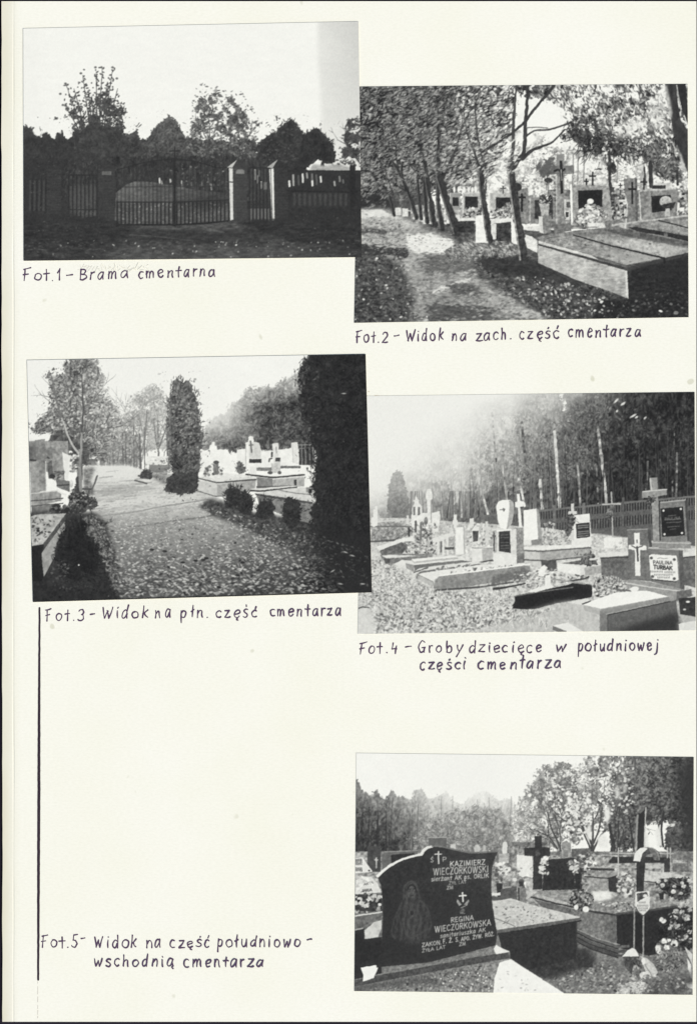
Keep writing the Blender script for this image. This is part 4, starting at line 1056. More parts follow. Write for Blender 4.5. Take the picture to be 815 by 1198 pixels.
    p.line(t, [(93.5, 532), (86, 522), (80, 510), (76, 498), (72, 488)], (2.4, 1.6), 184, curve=True)
    p.line(t, [(72, 488), (66, 466), (62, 446), (58, 434)], (2.2, 1.2), 118, curve=True)
    p.line(t, [(94.6, 532), (95.4, 520), (96, 505)], (3.4, 2), 150)
    p.line(t, [(96, 505), (98, 480), (96, 440)], (2.2, 1), 88)
    p.poly('sky', [(33, 513), (44, 514), (57, 512), (55, 517), (36, 518)], 236, (6, 3), soft=.8)
    p.lab(t, 'leafy tree with a pale forked trunk on the left')
    p.dabs('hedge#left', [(82, 528), (93, 532), (92, 552), (80, 552)], 60, 1.7, lambda x, y: p.rng.choice([90, 130, 210, 235]), 14, .8)
    # left graves
    g = 'stone_cross'
    p.box('grave_row#left', 34, 516, 80, 552, 150, (18, 3))
    p.poly(g, [(41, 515), (53, 513.5), (53.6, 540), (54.8, 574), (37, 577), (36, 540), (41, 539)], 138, (10, 3))
    p.poly(g, [(34, 520), (64, 525), (67, 530), (66, 536), (54, 537), (35, 540)], 134, (10, 3))
    p.mod([(34, 518), (44, 520), (44, 536), (34, 536)], 112, 0, 2)
    p.poly(g, [(35, 540), (46, 540), (46.6, 576), (36.4, 577)], 150, (9, 3))
    p.line(g, [(36, 538), (42, 538.6)], 2.2, 70); p.line(g, [(56, 535), (57.4, 536)], 2.2, 84)
    p.line(g, [(53.8, 540), (54.6, 573)], 1.1, 200)
    p.lab(g, 'massive pale stone cross at the left edge')
    p.poly('headstone#left', [(62, 531), (74, 530), (76, 563), (62, 560)], 152, (12, 3))
    p.poly('headstone#left', [(73, 529), (83, 533), (80, 562), (76, 560)], 226, (6, 3))
    p.poly('headstone#left', [(56, 542), (61, 538), (63, 560), (57, 560)], 102, (14, 3))
    p.ell('lantern#left', 61.5, 557.4, 3.6, 2.6, 56); p.line('lantern#left', [(58, 560.6), (65, 560.6)], 1, 220)
    p.dabs('flowers#left', [(64, 550), (76, 552), (74, 560), (62, 562)], 26, 1.4, 104, 34)
    p.poly('tomb#left', [(66, 560), (82, 563), (82, 576), (67, 570)], 116, (10, 3)); p.line('tomb#left', [(67, 568), (81, 567)], 1.3, 62)
    p.line('tomb#left', [(67, 573), (72, 577), (77, 579)], 1.8, 226)
    p.poly('stone_cross/base', [(36.4, 577), (66, 574), (72, 578), (72, 586), (37, 594)], 150, (9, 3))
    p.line('stone_cross/base', [(37, 577.5), (66, 574.6)], .9, 206)
    for a, b in ((586, 583), (592, 589)):
        p.line('stone_cross/base', [(37, a), (74, b)], 1.2, 76)
    p.poly('stone_cross/base', [(37, 593), (70, 589), (72, 598), (38, 602)], 122, (10, 3))
    # bench and trunk foot
    b = 'garden_bench'
    p.line(b, [(96, 571.4), (108, 572), (111, 566), (114, 557)], (1.6, 2.2), 104)
    p.line(b, [(96, 572), (106.5, 572.4)], 2, 88); p.line(b, [(104.6, 572), (104.6, 578)], 1.5, 84)
    p.lab(b, 'small bench with a slanting back beside the tree')
    p.foliage('low_bush#foot', [(74, 600), (80, 584), (84, 572), (92, 570), (100, 576), (112, 583), (116, 590), (108, 596), (90, 601)], 72, 28, .15, 1.7, 2.5, rough=.5)
    p.dabs('low_bush#foot', [(80, 596), (84, 572), (98, 576), (112, 590)], 60, 1.4, lambda x, y: p.rng.choice([46, 130, 170]), 16)
    p.ell('low_bush#foot', 84, 566, 2, 4.4, 200, tex=(30, 2)); p.ell('low_bush#foot', 83.4, 575, 1.6, 1.6, 206)
    p.line(t, [(90.6, 575), (91.6, 560)], 5, 78, (16, 2)); p.line(t, [(94.8, 574), (94.4, 558)], (3.6, 4), 142)
    p.dabs('flowers#bed', [(58, 600), (64, 588), (76, 592), (86, 600), (70, 604)], 60, 2.0, lambda x, y: p.rng.choice([38, 50, 60, 110]), 10, .8)
    # front-left tomb
    q = 'tomb#front'
    p.poly('grass_dark', [(36, 600), (84, 598), (112, 600), (124, 612), (134, 650), (140, 700), (130, 712), (30, 712)], lambda X, Y: 60 - 10 * sstep(660, 700, Y), (10, 3), soft=2.2)
    p.dabs('grass_dark', [(78, 604), (130, 606), (140, 690), (60, 700), (60, 660)], 420, 1.5, lambda x, y: p.rng.choice([38, 56, 72, 84]) - .12 * (y - 640), 8, .5, 30, 40, .7)
    p.lab('grass_dark', 'grass in deep shade between tomb and lane')
    p.poly(q, [(34, 605), (44, 602), (78, 600.5), (76, 606), (54, 636), (38, 639)], 176, (20, 6, 3))
    p.dabs(q, [(38, 606), (70, 603), (52, 634), (40, 636)], 40, 1.6, 78, 16, .6, 10, 25)
    p.ell(q, 45, 621, 2, 1.6, 52)
    p.poly(q, [(78, 600), (77, 608), (54, 640), (51, 640), (51, 636), (74, 606)], 84, (10, 3))
    p.poly(q, [(76, 610), (77, 622), (67, 634), (65, 650), (51.6, 675), (48.4, 648), (54, 640)], 152, (16, 3, 6))
    p.poly(q, [(37.6, 639), (52, 637), (49, 648), (51.6, 674), (50, 680), (38, 680)], 40, (4, 3))
    p.lab(q, 'tomb with a speckled top cut off at the left edge')
    p.foliage('dark_bush', [(66, 650), (70, 632), (80, 616), (86, 610), (92, 610), (98, 608), (104, 626), (114, 640), (116, 664), (110, 676), (92, 680), (76, 672)], 40, 6, .1, 2, 3, cvar=4)
    p.sprays('dark_bush', [(66, 650), (70, 632), (80, 616), (92, 608), (104, 624), (115, 640), (118, 664), (108, 678)], 200, 9, 1.2, 48, 9, up=.9, jit=3)
    p.foliage('grass_tuft', [(98, 622), (98, 604), (112, 602), (124, 616), (126, 640), (140, 655), (140, 690), (132, 704), (126, 660), (112, 636)], 104, 34, .5, 1.7, 3, rough=.7)
    p.dabs('grass_tuft', [(98, 606), (112, 604), (126, 626), (140, 664), (138, 700), (130, 690), (116, 636)], 240, 1.5, lambda x, y: p.rng.choice([60, 110, 150, 180]) - .25 * (y - 620), 14, .4, 50, 40, .8)
    p.dabs('grass_dark', [(60, 655), (80, 655), (84, 690), (60, 690)], 46, 1.4, 92, 14, .5, 20)
    p.ell('dark_bush', 92.6, 661, .9, .9, 235)
    # black conifer on the right
    k = 'tree#black'
    p.foliage(k, [(352, 470), (349, 440), (354, 424), (360, 412), (440, 408), (445, 640), (420, 650), (390, 655), (372, 640), (364, 612), (366, 570), (366, 530), (362, 505), (356, 490)], lambda X, Y: 50 - 7 * sstep(370, 410, X), 9, .1, 2.0, 4, cvar=5, rough=.45)
    p.foliage(k, [(350, 440), (352, 425), (358, 420), (364, 430), (360, 442), (356, 452)], 70, 30, .4, 1.6, 2)
    p.dabs(k, [(352, 430), (372, 430), (374, 600), (364, 560), (356, 490)], 110, 1.3, lambda x, y: p.rng.choice([36, 70, 96]), 12)
    p.dabs(k, [(370, 420), (425, 418), (432, 680), (380, 650)], 150, 1.0, 66, 10, .5)
    p.mod([(372, 620), (440, 625), (440, 700), (400, 700), (372, 665)], 47, 0, 9)
    p.dabs('grass_verge', [(350, 620), (430, 640), (432, 690), (360, 660)], 190, 1.5, lambda x, y: p.rng.choice([80, 104, 130]) - .35 * max(0, x - 370), 14, .4, 20, 30, .7)
    for x, y, a in ((402, 460.4, 0), (412, 650, 15), (404, 646, 20), (389, 668, -30), (398, 683, 10), (424, 683, 5)):
        p.ell(k if y < 500 else 'grass_verge', x, y, 2.8, .7, 170, a)
    p.sprays(k, [(366, 590), (366, 530), (358, 492), (350, 470), (349, 440), (355, 420)], 110, 6, 1.2, 60, 14, up=.4, jit=2.5)
    p.lab(k, 'almost black conifer filling the right side')
    p.line('lane', [(39, 704), (434.6, 692.6)], 1.6, 40)
    # veil of mist round the far end of the lane
    veil = .07 * np.exp(-((p.X - 165) / 62) ** 2 - ((p.Y - 505) / 50) ** 2)
    p.c = p.c * (1 - veil) + 236 * veil
    p.mottle([(34, 515), (90, 515), (90, 640), (34, 640)], .16, 4)
    p.mottle([(230, 515), (366, 515), (366, 612), (230, 590)], .1, 3.2)
    c = p.c
    p.c = np.clip(c + np.where(c < 150, -.09 * (150 - c) * np.clip((c - 40) / 40, 0, 1), .1 * np.minimum(c - 150, 245 - c)), 34, 247)
    p.finish(3.2, 0.5)
    return p

# ================================================================ print 4: children's graves on the south side
def print_south():
    p = Print([(424, 463.4), (811.8, 458.6), (813.1, 737.4), (418.3, 741.7)], 44)
    p.fill('sky', lambda X, Y: 238 + 3 * sstep(560, 450, X), (2.5, 12, 6))
    # wood: mist on the left, black on the right
    def wood(X, Y):
        x = X + 12 * np.sin(Y / 23)
        t = ramp(x, (440, 226), (470, 205), (510, 186), (550, 168), (590, 140), (640, 108), (680, 84), (720, 64), (770, 54), (812, 50))
        low = ramp(x, (430, 104), (470, 120), (520, 118), (560, 106), (600, 92), (650, 74), (700, 56), (812, 46))
        return t + (low - t) * sstep(ramp(x, (430, 535), (560, 500), (640, 520), (812, 470)), 610, Y)
    p.foliage('woodland', [(400, 640), (400, 440), (830, 440), (830, 640)], wood, 22, .1, 2.3, 12, fill=.75, clump=9, cvar=13, aniso=(1, 1.5, 0), rough=.35)
    p.lab('woodland', 'tall birch wood, misty on the left and black on the right')
    # back-lit gaps high up
    for x, y, a, b, t in ((660, 477, 2.6, 5, 238), (577, 470, 3, 12, 205), (561, 500, 3, 6, 205), (634, 473, 6, 8, 196), (645, 512, 4.5, 5, 206), (606, 496, 7, 7, 196), (582, 505, 6, 9, 198), (592, 532, 3, 6, 200), (665, 492, 1.8, 1.8, 225), (671, 490, 1.4, 1.6, 215), (698, 468, 4, 6, 190), (636, 496, 2, 4, 205), (622, 498, 7, 5, 186), (700, 480, 2, 4, 205), (656, 463, 4, 4, 200), (615, 487, 3, 6, 196), (594, 500, 3, 7, 200)):
        p.foliage('sky#gap', [(x - a, y - b), (x + a, y - b), (x + a, y + b), (x - a, y + b)], t, 14, .5, 1.7, 2, fill=1.0, rough=.9)
    for x, y, a, l in ((720, 469, 45, 3.6), (713, 478, 70, 2.0), (727, 473, 45, 2), (740, 486.5, 30, 4.2), (744, 488, 30, 2), (754, 489, 40, 2), (721, 481, 60, 1.6), (729, 472, 45, 2.4)):
        p.ell('sky#gap', x, y, l, 1.1, 214, -a, soft=.8)
    p.lab('sky#gap', 'bright sky between the leaves')
    # birch crowns
    def crown(key, pts, t, n=150, up=34, lo=-22, big=2.2):
        p.foliage(key, pts, t, 26, .35, 2.1, 5, fill=.85, clump=6, cvar=14, aniso=(.9, 1.5, 12), rough=.6)
        p.dabs(key, pts, n, big * .7, lambda x, y: t + p.rng.choice([lo, 0, up]), 10, .5, 60, 40, .7)
    crown('birch#a', [(528, 590), (520, 560), (526, 536), (545, 526), (556, 540), (560, 575), (548, 590)], 176, 160, 24, -20)
    crown('birch#b', [(545, 575), (548, 530), (556, 500), (566, 470), (580, 465), (584, 510), (580, 560), (566, 585)], 158, 200, 28, -26)
    crown('birch#c', [(582, 570), (586, 530), (594, 505), (604, 520), (616, 540), (618, 572), (600, 580)], 138, 260, 34, -26)
    crown('birch#d', [(600, 500), (612, 465), (648, 462), (656, 490), (650, 530), (630, 545), (612, 530)], 112, 240, 46, -30)
    crown('birch#e', [(656, 560), (652, 530), (662, 512), (680, 500), (694, 515), (696, 545), (680, 560)], 104, 300, 46, -26)
    crown('birch#f', [(664, 480), (690, 462), (712, 465), (716, 500), (700, 530), (676, 520)], 86, 220, 34, -22)
    crown('birch#g', [(620, 560), (628, 535), (650, 535), (652, 556), (640, 566)], 104, 120, 36, -24)
    crown('birch#h', [(730, 500), (742, 488), (756, 494), (760, 512), (748, 524), (735, 516)], 74, 70, 36, -16)
    crown('birch#i', [(780, 520), (790, 505), (812, 500), (812, 535), (790, 545)], 60, 60, 30, -12)
    p.dabs('woodland', [(690, 460), (812, 460), (812, 590), (700, 590)], 520, 1.3, lambda x, y: p.rng.choice([42, 66, 84]), 8, .5, 50, 40, .7)
    p.dabs('woodland', [(545, 465), (700, 465), (690, 560), (560, 570)], 900, 1.4, lambda x, y: p.rng.choice([-34, 30, 44]) + float(wood(np.array(x), np.array(y))), 8, .5, 60, 40, .7)
    for i, (pts, w, t) in enumerate((([(558, 553), (563, 575), (571, 604)], 2.6, 188), ([(587, 545), (590, 562), (593, 590)], 2.2, 186), ([(606, 560), (610, 576), (613, 592)], 2.6, 198), ([(575, 480), (578, 520), (580, 540)], 2, 140), ([(609, 478), (611, 510), (614, 540)], 2.8, 100),
                                   ([(631, 562), (632.5, 575), (634, 598)], 3.2, 196), ([(643, 560), (643.5, 580), (644, 596)], 2, 150), ([(648, 505), (650, 535), (652, 560), (654, 594)], 3.2, 208), ([(675, 545), (677, 565), (678, 592)], 2.4, 156), ([(699, 500), (702, 530), (706, 560), (709, 590)], 3.2, 176),
                                   ([(697, 545), (698, 565), (699, 592)], 2, 118), ([(791, 530), (791, 560), (790, 582)], 2.2, 128), ([(786, 560), (786, 582)], 1.6, 96), ([(757, 540), (756, 560), (755, 578)], 2.4, 104), ([(556, 585), (557, 604)], 1.6, 150), ([(539, 560), (539.6, 605)], 2, 176), ([(548, 570), (549, 606)], 1.8, 168),
                                   ([(526, 575), (531, 610)], 2.4, 186), ([(441, 560), (443, 606)], 1.6, 158), ([(516, 560), (517, 605)], 2, 168), ([(740, 545), (741, 575)], 1.4, 80), ([(662, 560), (662, 596)], 1.4, 92), ([(622, 560), (622, 595)], 1.4, 96), ([(600, 570), (600, 594)], 1.4, 110), ([(788, 495), (788, 520)], 1.2, 100))):
        k = 'birch_trunk#%d' % i
        for (xa, ya), (xb, yb) in zip(pts[:-1], pts[1:]):
            n = max(2, int(abs(yb - ya) / 3))
            for j in range(n):
                f, g = j / n, (j + 1) / n
                p.line(k, [(xa + (xb - xa) * f, ya + (yb - ya) * f), (xa + (xb - xa) * g, ya + (yb - ya) * g)], w, t + p.rng.normal(0, 20) - (55 if p.rng.random() < .16 else 0))
    for i in range(74):
        x = p.rng.uniform(505, 808)
        y1 = float(np.interp(x, [500, 620, 700, 812], [606, 598, 591, 580]))
        y0 = y1 - p.rng.uniform(28, 90)
        t = float(wood(np.array(x), np.array(y1 - 20.0)))
        lean = p.rng.normal(0, 3)
        p.line('woodland', [(x + lean, y0), (x + lean * .4, (y0 + y1) / 2), (x, y1)], (.8, p.rng.uniform(1.0, 1.8)), t + p.rng.choice([-16, 22, 34, 46]), op=.75, curve=True)
    # mist: the low sun burns out the upper left
    fog = sstep(0, 1, ((600 - p.X) * .75 + (548 - p.Y) * 1.25) / 175 + .16 + .12 * fbm(p.X / 30, p.Y / 30, 4401, 3))
    p.c = p.c * (1 - fog) + 237 * fog
    far = fog > .9
    p.id[far] = p.kid('sky')
    # conifer left in the mist
    p.foliage('tree#conifer', [(452, 608), (453, 590), (455, 570), (458, 554), (464, 549), (469, 552), (474, 566), (478, 580), (480, 608)], lambda X, Y: 152 - .75 * (Y - 552), 15, .05, 1.8, 2, cvar=8, rough=.35)
    p.lab('tree#conifer', 'rounded conifer in the mist at the left')
    for i in range(34):
        x = p.rng.uniform(480, 560)
        p.line('woodland', [(x, 575), (x + p.rng.normal(0, 1.5), 606)], 1.2, 118 + p.rng.normal(0, 24), op=.7)
    # fence
    f = 'picket_fence'
    p.poly('wall_base', [(540, 616), (640, 606), (700, 600), (815, 590), (815, 660), (540, 650)], 150, (14, 4))
    p.poly(f, [(560, 604), (630, 597), (700, 590), (820, 579), (820, 640), (700, 624), (630, 622), (560, 624)], 104, (8, 3))
    for x in np.arange(563, 815, 3.15):
        y = float(np.interp(x, [560, 630, 700, 815], [604, 597.5, 590.5, 580]))
        t = float(np.interp(x, [560, 620, 700, 815], [120, 66, 50, 44]))
        p.line('woodland', [(x, y + 2), (x, y + 10)], 1.4, t)
        if x > 620: p.line('woodland', [(x, y + 17), (x, y + 27)], 1.3, t + 6)
    p.poly(f, [(560, 603), (630, 596.5), (700, 589.6), (820, 579), (820, 581.4), (700, 592), (630, 598.6), (560, 605)], 118)
    for x, y0, y1 in ((647.6, 591, 626), (682, 588, 622), (728, 582, 620), (790, 576, 592), (564, 600, 622)):
        p.box(f + '/post', x - 1.6, y0, x + 1.6, y1, 122 if x < 700 else 104, (8, 2))
    p.lab(f, 'concrete picket fence in front of the wood')
    # ground
    def turf(X, Y):
        return ramp(Y, (608, 176), (640, 186), (680, 184), (740, 176)) - 0 * X
    p.poly('turf', [(405, 606), (470, 606), (560, 612), (640, 618), (820, 640), (820, 750), (405, 750)], lambda X, Y: turf(X, Y) + 10, (34, 2.2, 2.0))
    p.lab('turf', 'sunlit turf covered in leaves')
    p.foliage('grass_bank', [(434, 632), (434, 612), (450, 609), (478, 612), (482, 624), (470, 632), (450, 634)], 150, 28, .15, 1.8, 2.5)
    p.line('path', [(434, 616), (480, 616)], 1.6, 110); p.line('path', [(434, 633.6), (462, 632)], 2.2, 96); p.line('path', [(434, 611), (478, 607.6)], 1.2, 206)
    # far graves left
    for x, y0, y1, w in ((437.5, 597, 615, 2.4), (440, 593, 614, 2.6), (437, 607, 614, 5)):
        p.line('gravestone#far%d' % (x * 10), [(x, y0), (x, y1)], w, 226)
    k = 'cross#spire'
    p.poly(k, [(484, 590), (486, 579), (488, 583), (490, 589), (493, 592), (494, 612), (482, 612), (482, 594)], 222, (12, 2))
    p.box(k, 483, 593, 485.4, 603, 110); p.box(k, 488.4, 593, 491, 603, 106); p.line(k, [(484, 586), (489, 585.4)], 1.8, 214)
    p.lab(k, 'pointed white grave monument far left')
    p.poly('gravestone#white', [(478, 612), (494, 600), (506, 600), (514, 598), (515, 604), (512, 622), (492, 624), (480, 618)], 226, (14, 3))
    k = 'stone_cross#tall'
    p.poly(k, [(499, 572.4), (503.4, 572), (505.8, 578), (505.6, 583.6), (503.6, 585), (505, 616), (505, 642), (499.6, 645), (500, 612), (499, 585), (497.6, 583), (498, 578)], lambda X, Y: 224 - 26 * sstep(600, 640, Y), (16, 2.4))
    p.line(k, [(503.6, 586), (505, 640)], 1.2, 150)
    p.lab(k, 'tall slender white cross on the left')
    k = 'stone_cross#small'
    p.cross(k, 532, 602, 620, 611, 3, 3.6, 222, wa=5)
    p.poly('headstone#plain', [(533, 617), (541.6, 616.4), (543, 648), (532.6, 649)], 232, (8, 3))
    p.line('headstone#plain', [(542, 617), (543, 648)], 1.4, 168); p.line('headstone#plain', [(531, 618), (531, 648)], 1.2, 160)
    p.lab('headstone#plain', 'plain narrow white headstone in the middle left')
    p.dabs('flowers#left', [(480, 612), (510, 612), (512, 648), (470, 650), (474, 632)], 420, 1.6, lambda x, y: p.rng.choice([70, 104, 150, 200, 226]), 14, .6, 60, 40, .85)
    p.ell('flowers#left', 498, 609, 2.2, 4.4, 110, tex=(30, 2))
    for x, y0, y1, t in ((486, 610, 622, 96), (478, 618, 627, 74), (482, 603, 612, 226), (476.6, 604, 612, 214), (492, 612, 630, 120)):
        p.line('gravestone#post%d' % x, [(x, y0), (x, y1)], 2.4, t)
    p.poly('grave_edge#a', [(440, 640), (472, 629), (484, 629), (484, 633), (470, 634), (444, 644)], 226, (8, 3))
    p.poly('grave_edge#a', [(444, 644), (470, 634), (476, 640), (470, 648), (446, 650)], 112, (26, 2.4))
    p.poly('grave_edge#b', [(505, 630), (530, 622), (532, 626), (512, 634), (506, 634)], 216, (8, 3))
    for x in (512, 518, 523):
        p.line('grave_edge#b', [(x, 630), (x, 648)], 2.2, 222)
    p.poly('grave_edge#b', [(520, 640), (531, 640), (531, 643), (520, 643)], 90); p.poly('grave_edge#b', [(514.6, 634), (516.8, 633), (517, 646), (514.6, 647)], 112)
    p.box('grave_edge#b', 524.6, 628, 530.4, 639, 170, (26, 2))
    # grave borders in the left middle
    k = 'grave_border#a'
    p.poly(k, [(444, 650), (449, 648), (500, 648), (504, 646), (506, 652), (468, 655), (452, 659)], 128, (22, 3))
    p.poly(k, [(446, 650), (456, 649), (490, 650), (470, 652), (452, 653)], 214, (14, 3))
    p.poly(k, [(449, 653), (456, 654), (456, 661), (450, 659)], 92); p.poly(k, [(456, 655), (500, 650), (500, 654), (470, 657), (457, 661)], 126, (12, 3))
    k = 'grave_border#b'
    p.poly(k, [(460, 660), (470, 655), (480, 656), (540, 651), (545, 656), (500, 660), (481, 668)], 222, (8, 3))
    p.poly(k, [(480, 655), (534, 651), (536, 654), (484, 659)], 178, (8, 3)); p.poly(k, [(481, 654), (530, 650), (536, 651.6), (484, 657)], 230, (6, 3))
    p.poly(k, [(474, 659), (484, 661), (484, 669), (475, 665)], 156, (8, 3)); p.poly(k, [(484, 661), (540, 655.4), (552, 657), (500, 663), (485, 669)], 112, (12, 3))
    p.lab(k, 'stepped pale grave border, second from the left')
    k = 'kerb#curved'
    p.line(k, [(483.6, 677), (485, 671), (491, 666.6), (500, 665), (530, 661.6), (560, 658)], 3.2, 214, curve=True)
    p.line(k, [(487, 677), (490, 672), (496, 669), (530, 664.6), (560, 661)], 2.6, 116, curve=True)
    p.dabs(k, [(508, 664), (550, 660), (556, 668), (512, 670)], 90, 1.5, lambda x, y: p.rng.choice([110, 170, 230]), 14)
    k = 'grave_border#c'
    p.poly(k, [(488, 672), (498, 669.6), (560, 661), (618, 658.6), (618, 662), (560, 668), (514, 673), (508, 678), (506, 685)], 226, (8, 3))
    p.poly(k, [(488, 673), (506, 680.6), (506, 686.6), (488, 678)], 176, (9, 3))
    p.poly(k, [(507, 688), (508.6, 680), (514, 673.4), (560, 668), (619, 659.6), (620.6, 674), (580, 681), (540, 687), (514, 690)], 142, (13, 3))
    p.mod([(580, 672), (622, 664), (622, 676), (570, 684)], 112, 0, 2.5, noise=(.4, 4, 5))
    p.dabs(k, [(520, 670), (560, 664), (606, 659), (600, 663), (540, 669)], 90, 1.5, lambda x, y: p.rng.choice([104, 190, 235]), 14)
    p.line(k, [(510, 690.4), (560, 686.4)], 1.6, 84)
    p.lab(k, 'long low grave border with a curved front corner')
    # monument group in the middle
    p.dabs('flowers#mid', [(545, 610), (580, 615), (580, 660), (545, 655)], 130, 1.8, lambda x, y: p.rng.choice([130, 180, 220, 235]), 12, .7)
    p.poly('lantern_grave', [(549, 607), (553.6, 606), (554, 616), (549, 616)], 220); p.poly('lantern_grave', [(551, 620), (555.6, 614), (560.4, 620), (559.6, 634), (552, 636)], 222, (8, 2))
    p.poly('lantern_grave', [(552, 621), (559.4, 621), (558.6, 633), (553, 634)], 84, (16, 2))
    p.poly('stone_cross#faint', [(567, 610), (570.4, 610), (570.8, 616), (574, 616.6), (574, 620), (571, 620), (571, 638), (567, 638), (567.4, 621), (565, 620), (565, 616.4), (567.4, 616)], 206, (10, 2))
    p.poly('pedestal#mid', [(551, 641), (576, 639), (576, 655), (552, 658)], 222, (10, 3)); p.poly('pedestal#mid', [(563, 643), (576, 641), (576, 655), (564, 657)], 172, (10, 3))
    p.line('pedestal#mid', [(552, 641), (576, 641.6)], 1.2, 150); p.line('pedestal#mid', [(565, 657), (576, 655.6)], 1.6, 70)
    p.poly('heart_monument', [(580, 592), (582, 587.4), (587, 585), (596, 584.6), (600, 588), (600.4, 600), (598, 612), (593.4, 620), (585, 619), (581.6, 608)], 240, (3, 3))
    p.poly('heart_monument', [(594.6, 586), (598, 585), (600.6, 590), (600.4, 602), (597, 614), (593, 620), (592, 619), (594.6, 604), (595.4, 592)], 168, (12, 2.4))
    p.poly('heart_monument/emblem', [(586.8, 596), (588.6, 594), (590.6, 596), (588.8, 599)], 92); p.line('heart_monument/emblem', [(584.4, 596.4), (589, 596)], 1.2, 130)
    p.lab('heart_monument', 'white heart-shaped monument in the middle')
    k = 'stone_cross#mid'
    p.poly(k, [(604, 578), (607.4, 577.6), (608, 586), (612, 586.6), (611.4, 592.4), (608, 593), (610.4, 617), (606.6, 617), (605.4, 594), (602, 593), (602, 587.6), (604.6, 587)], 236, (6, 3))
    p.lab(k, 'slim white cross behind the monument group')
    p.poly('headstone#tilted', [(612, 597), (627.4, 595), (629.6, 631), (612.6, 636)], 240, (4, 3)); p.poly('headstone#tilted', [(627, 595), (629.4, 596), (634, 630), (629, 632)], 158, (10, 3))
    p.poly('headstone#tilted', [(612, 632), (620, 631), (622, 638), (612, 637)], 226); p.poly('headstone#tilted', [(621, 632), (634, 630), (634, 637), (621, 638)], 138, (8, 3))
    p.lab('headstone#tilted', 'blank bright white headstone on a step')
    k = 'headstone#plaque'
    p.poly(k, [(575, 619), (583, 617.6), (597, 620), (611, 617), (612.6, 658), (577, 660)], 214, (12, 2.6))
    p.poly(k, [(603.4, 618), (611.4, 617), (612.4, 658), (604, 659)], 150, (26, 2)); p.poly(k, [(575.4, 621), (580, 620), (581, 646), (577, 647)], 176, (22, 2))
    p.cross(k + '/cross', 577.4, 622, 645, 627, 2.4, 1.8, 96)
    p.poly(k + '/plaque', [(582.8, 622), (596, 621), (597, 647), (583.4, 645)], 66, (14, 2)); p.line(k, [(581, 621), (597.4, 619.6)], 1.3, 244)
    for y in (626, 629, 635, 638.6, 641.6):
        p.line(k + '/plaque', [(585.4, y), (594.6, y - .5)], .8, 140, op=.7)
    p.poly(k, [(576.6, 648), (604, 649), (604, 659), (577, 661)], 226, (8, 3)); p.poly(k, [(604, 648), (612.6, 647), (613, 658), (604, 659)], 120, (16, 2.4))
    p.lab(k, 'rough headstone framing a dark plaque')
    # slab behind, middle
    k = 'grave_slab#mid'
    p.poly(k, [(612, 641), (630, 639), (680, 637.4), (690, 638), (690, 652), (640, 656), (613, 655)], 166, (14, 3))
    p.poly(k, [(612, 640), (640, 638), (690, 637), (690, 639.6), (634, 643.6), (613, 643)], 230, (6, 3)); p.line(k, [(613, 644.4), (634, 645), (690, 640.6)], 1.4, 96)
    p.poly(k, [(613, 645), (631, 646), (631, 654.6), (613, 654)], 196, (12, 3)); p.line(k, [(613, 655), (640, 656), (686, 651)], 1.4, 92)
    p.poly(k, [(632, 656), (650, 655), (651, 668), (640, 668), (633, 662)], 92, (14, 3)); p.poly(k, [(613, 656), (632, 657), (632, 662), (613, 662)], 196, (14, 3))
    p.lab(k, 'wide speckled grave slab in the middle distance')
    p.dabs('flowers#vine', [(636, 612), (648, 610), (650, 640), (632, 640)], 90, 1.5, lambda x, y: p.rng.choice([110, 170, 210]), 12, .5, 60)
    p.dabs('turf', [(640, 622), (678, 622), (678, 637), (630, 638)], 160, 1.4, lambda x, y: p.rng.choice([130, 170, 214]), 12, .5)
    k = 'headstone#white'
    p.poly(k, [(670, 603), (689, 600.6), (691, 631), (671, 634)], 230, (8, 3)); p.poly(k + '/plaque', [(673, 613), (689, 611), (689.6, 628), (674, 630)], 60, (7, 3))
    for y in (615, 617.4, 622, 624.4, 627):
        p.line(k + '/plaque', [(675.4, y + .4), (687.6, y - .6)], 1.1, 168, op=.75)
    p.poly(k, [(668, 632), (691, 630), (692, 637), (668, 638)], 226)
    p.lab(k, 'white headstone with a black inscribed plaque')
    p.cross('stone_cross#fence', 669, 589, 632, 600, 5, 3.4, 206, wa=3.6)
    p.foliage('wreath#fence', [(660, 626), (662, 606), (668, 600), (672, 610), (669, 626), (664, 630)], 88, 30, .3, 1.7, 2)
    p.line('cross#thin', [(714.6, 576), (715, 590), (716, 628)], 1.8, 176); p.line('cross#thin', [(704, 590), (725, 589.4)], 1.6, 190)
    p.foliage('wreath#thin', [(707, 604), (712, 590), (718, 590), (717, 604), (711, 610)], 104, 34, .3, 1.7, 1.6)
    p.poly('grave_box#white', [(705.4, 630), (708, 628.6), (727, 629), (728, 642), (706, 641)], 232, (8, 2.6)); p.dabs('grave_box#white', [(716, 636), (730, 634), (730, 642), (716, 642)], 18, 1.6, 190, 26)
    # planter in the middle right
    k = 'grave_planter'
    p.poly(k, [(651.6, 658), (664, 656), (688, 653), (704, 656), (704, 666), (680, 673), (652, 668)], 216, (10, 3)); p.poly(k, [(656, 659), (676, 655.6), (690, 656), (680, 661)], 96, (16, 2.4))
    p.poly(k, [(651.6, 659), (678, 663), (678, 673), (652, 668)], 232, (7, 3)); p.poly(k, [(683, 664), (704, 661), (704, 670), (684, 673.6)], 168, (16, 3))
    p.foliage(k + '/plants', [(676, 660), (680, 651), (688, 646), (697, 652), (700, 661), (688, 663)], 96, 34, .2, 1.6, 2); p.line(k, [(690, 654.6), (703, 652.6)], 2.4, 214)
    p.lab(k, 'white planter grave with dark plants')
    # right slabs
    k = 'grave_slab#right'
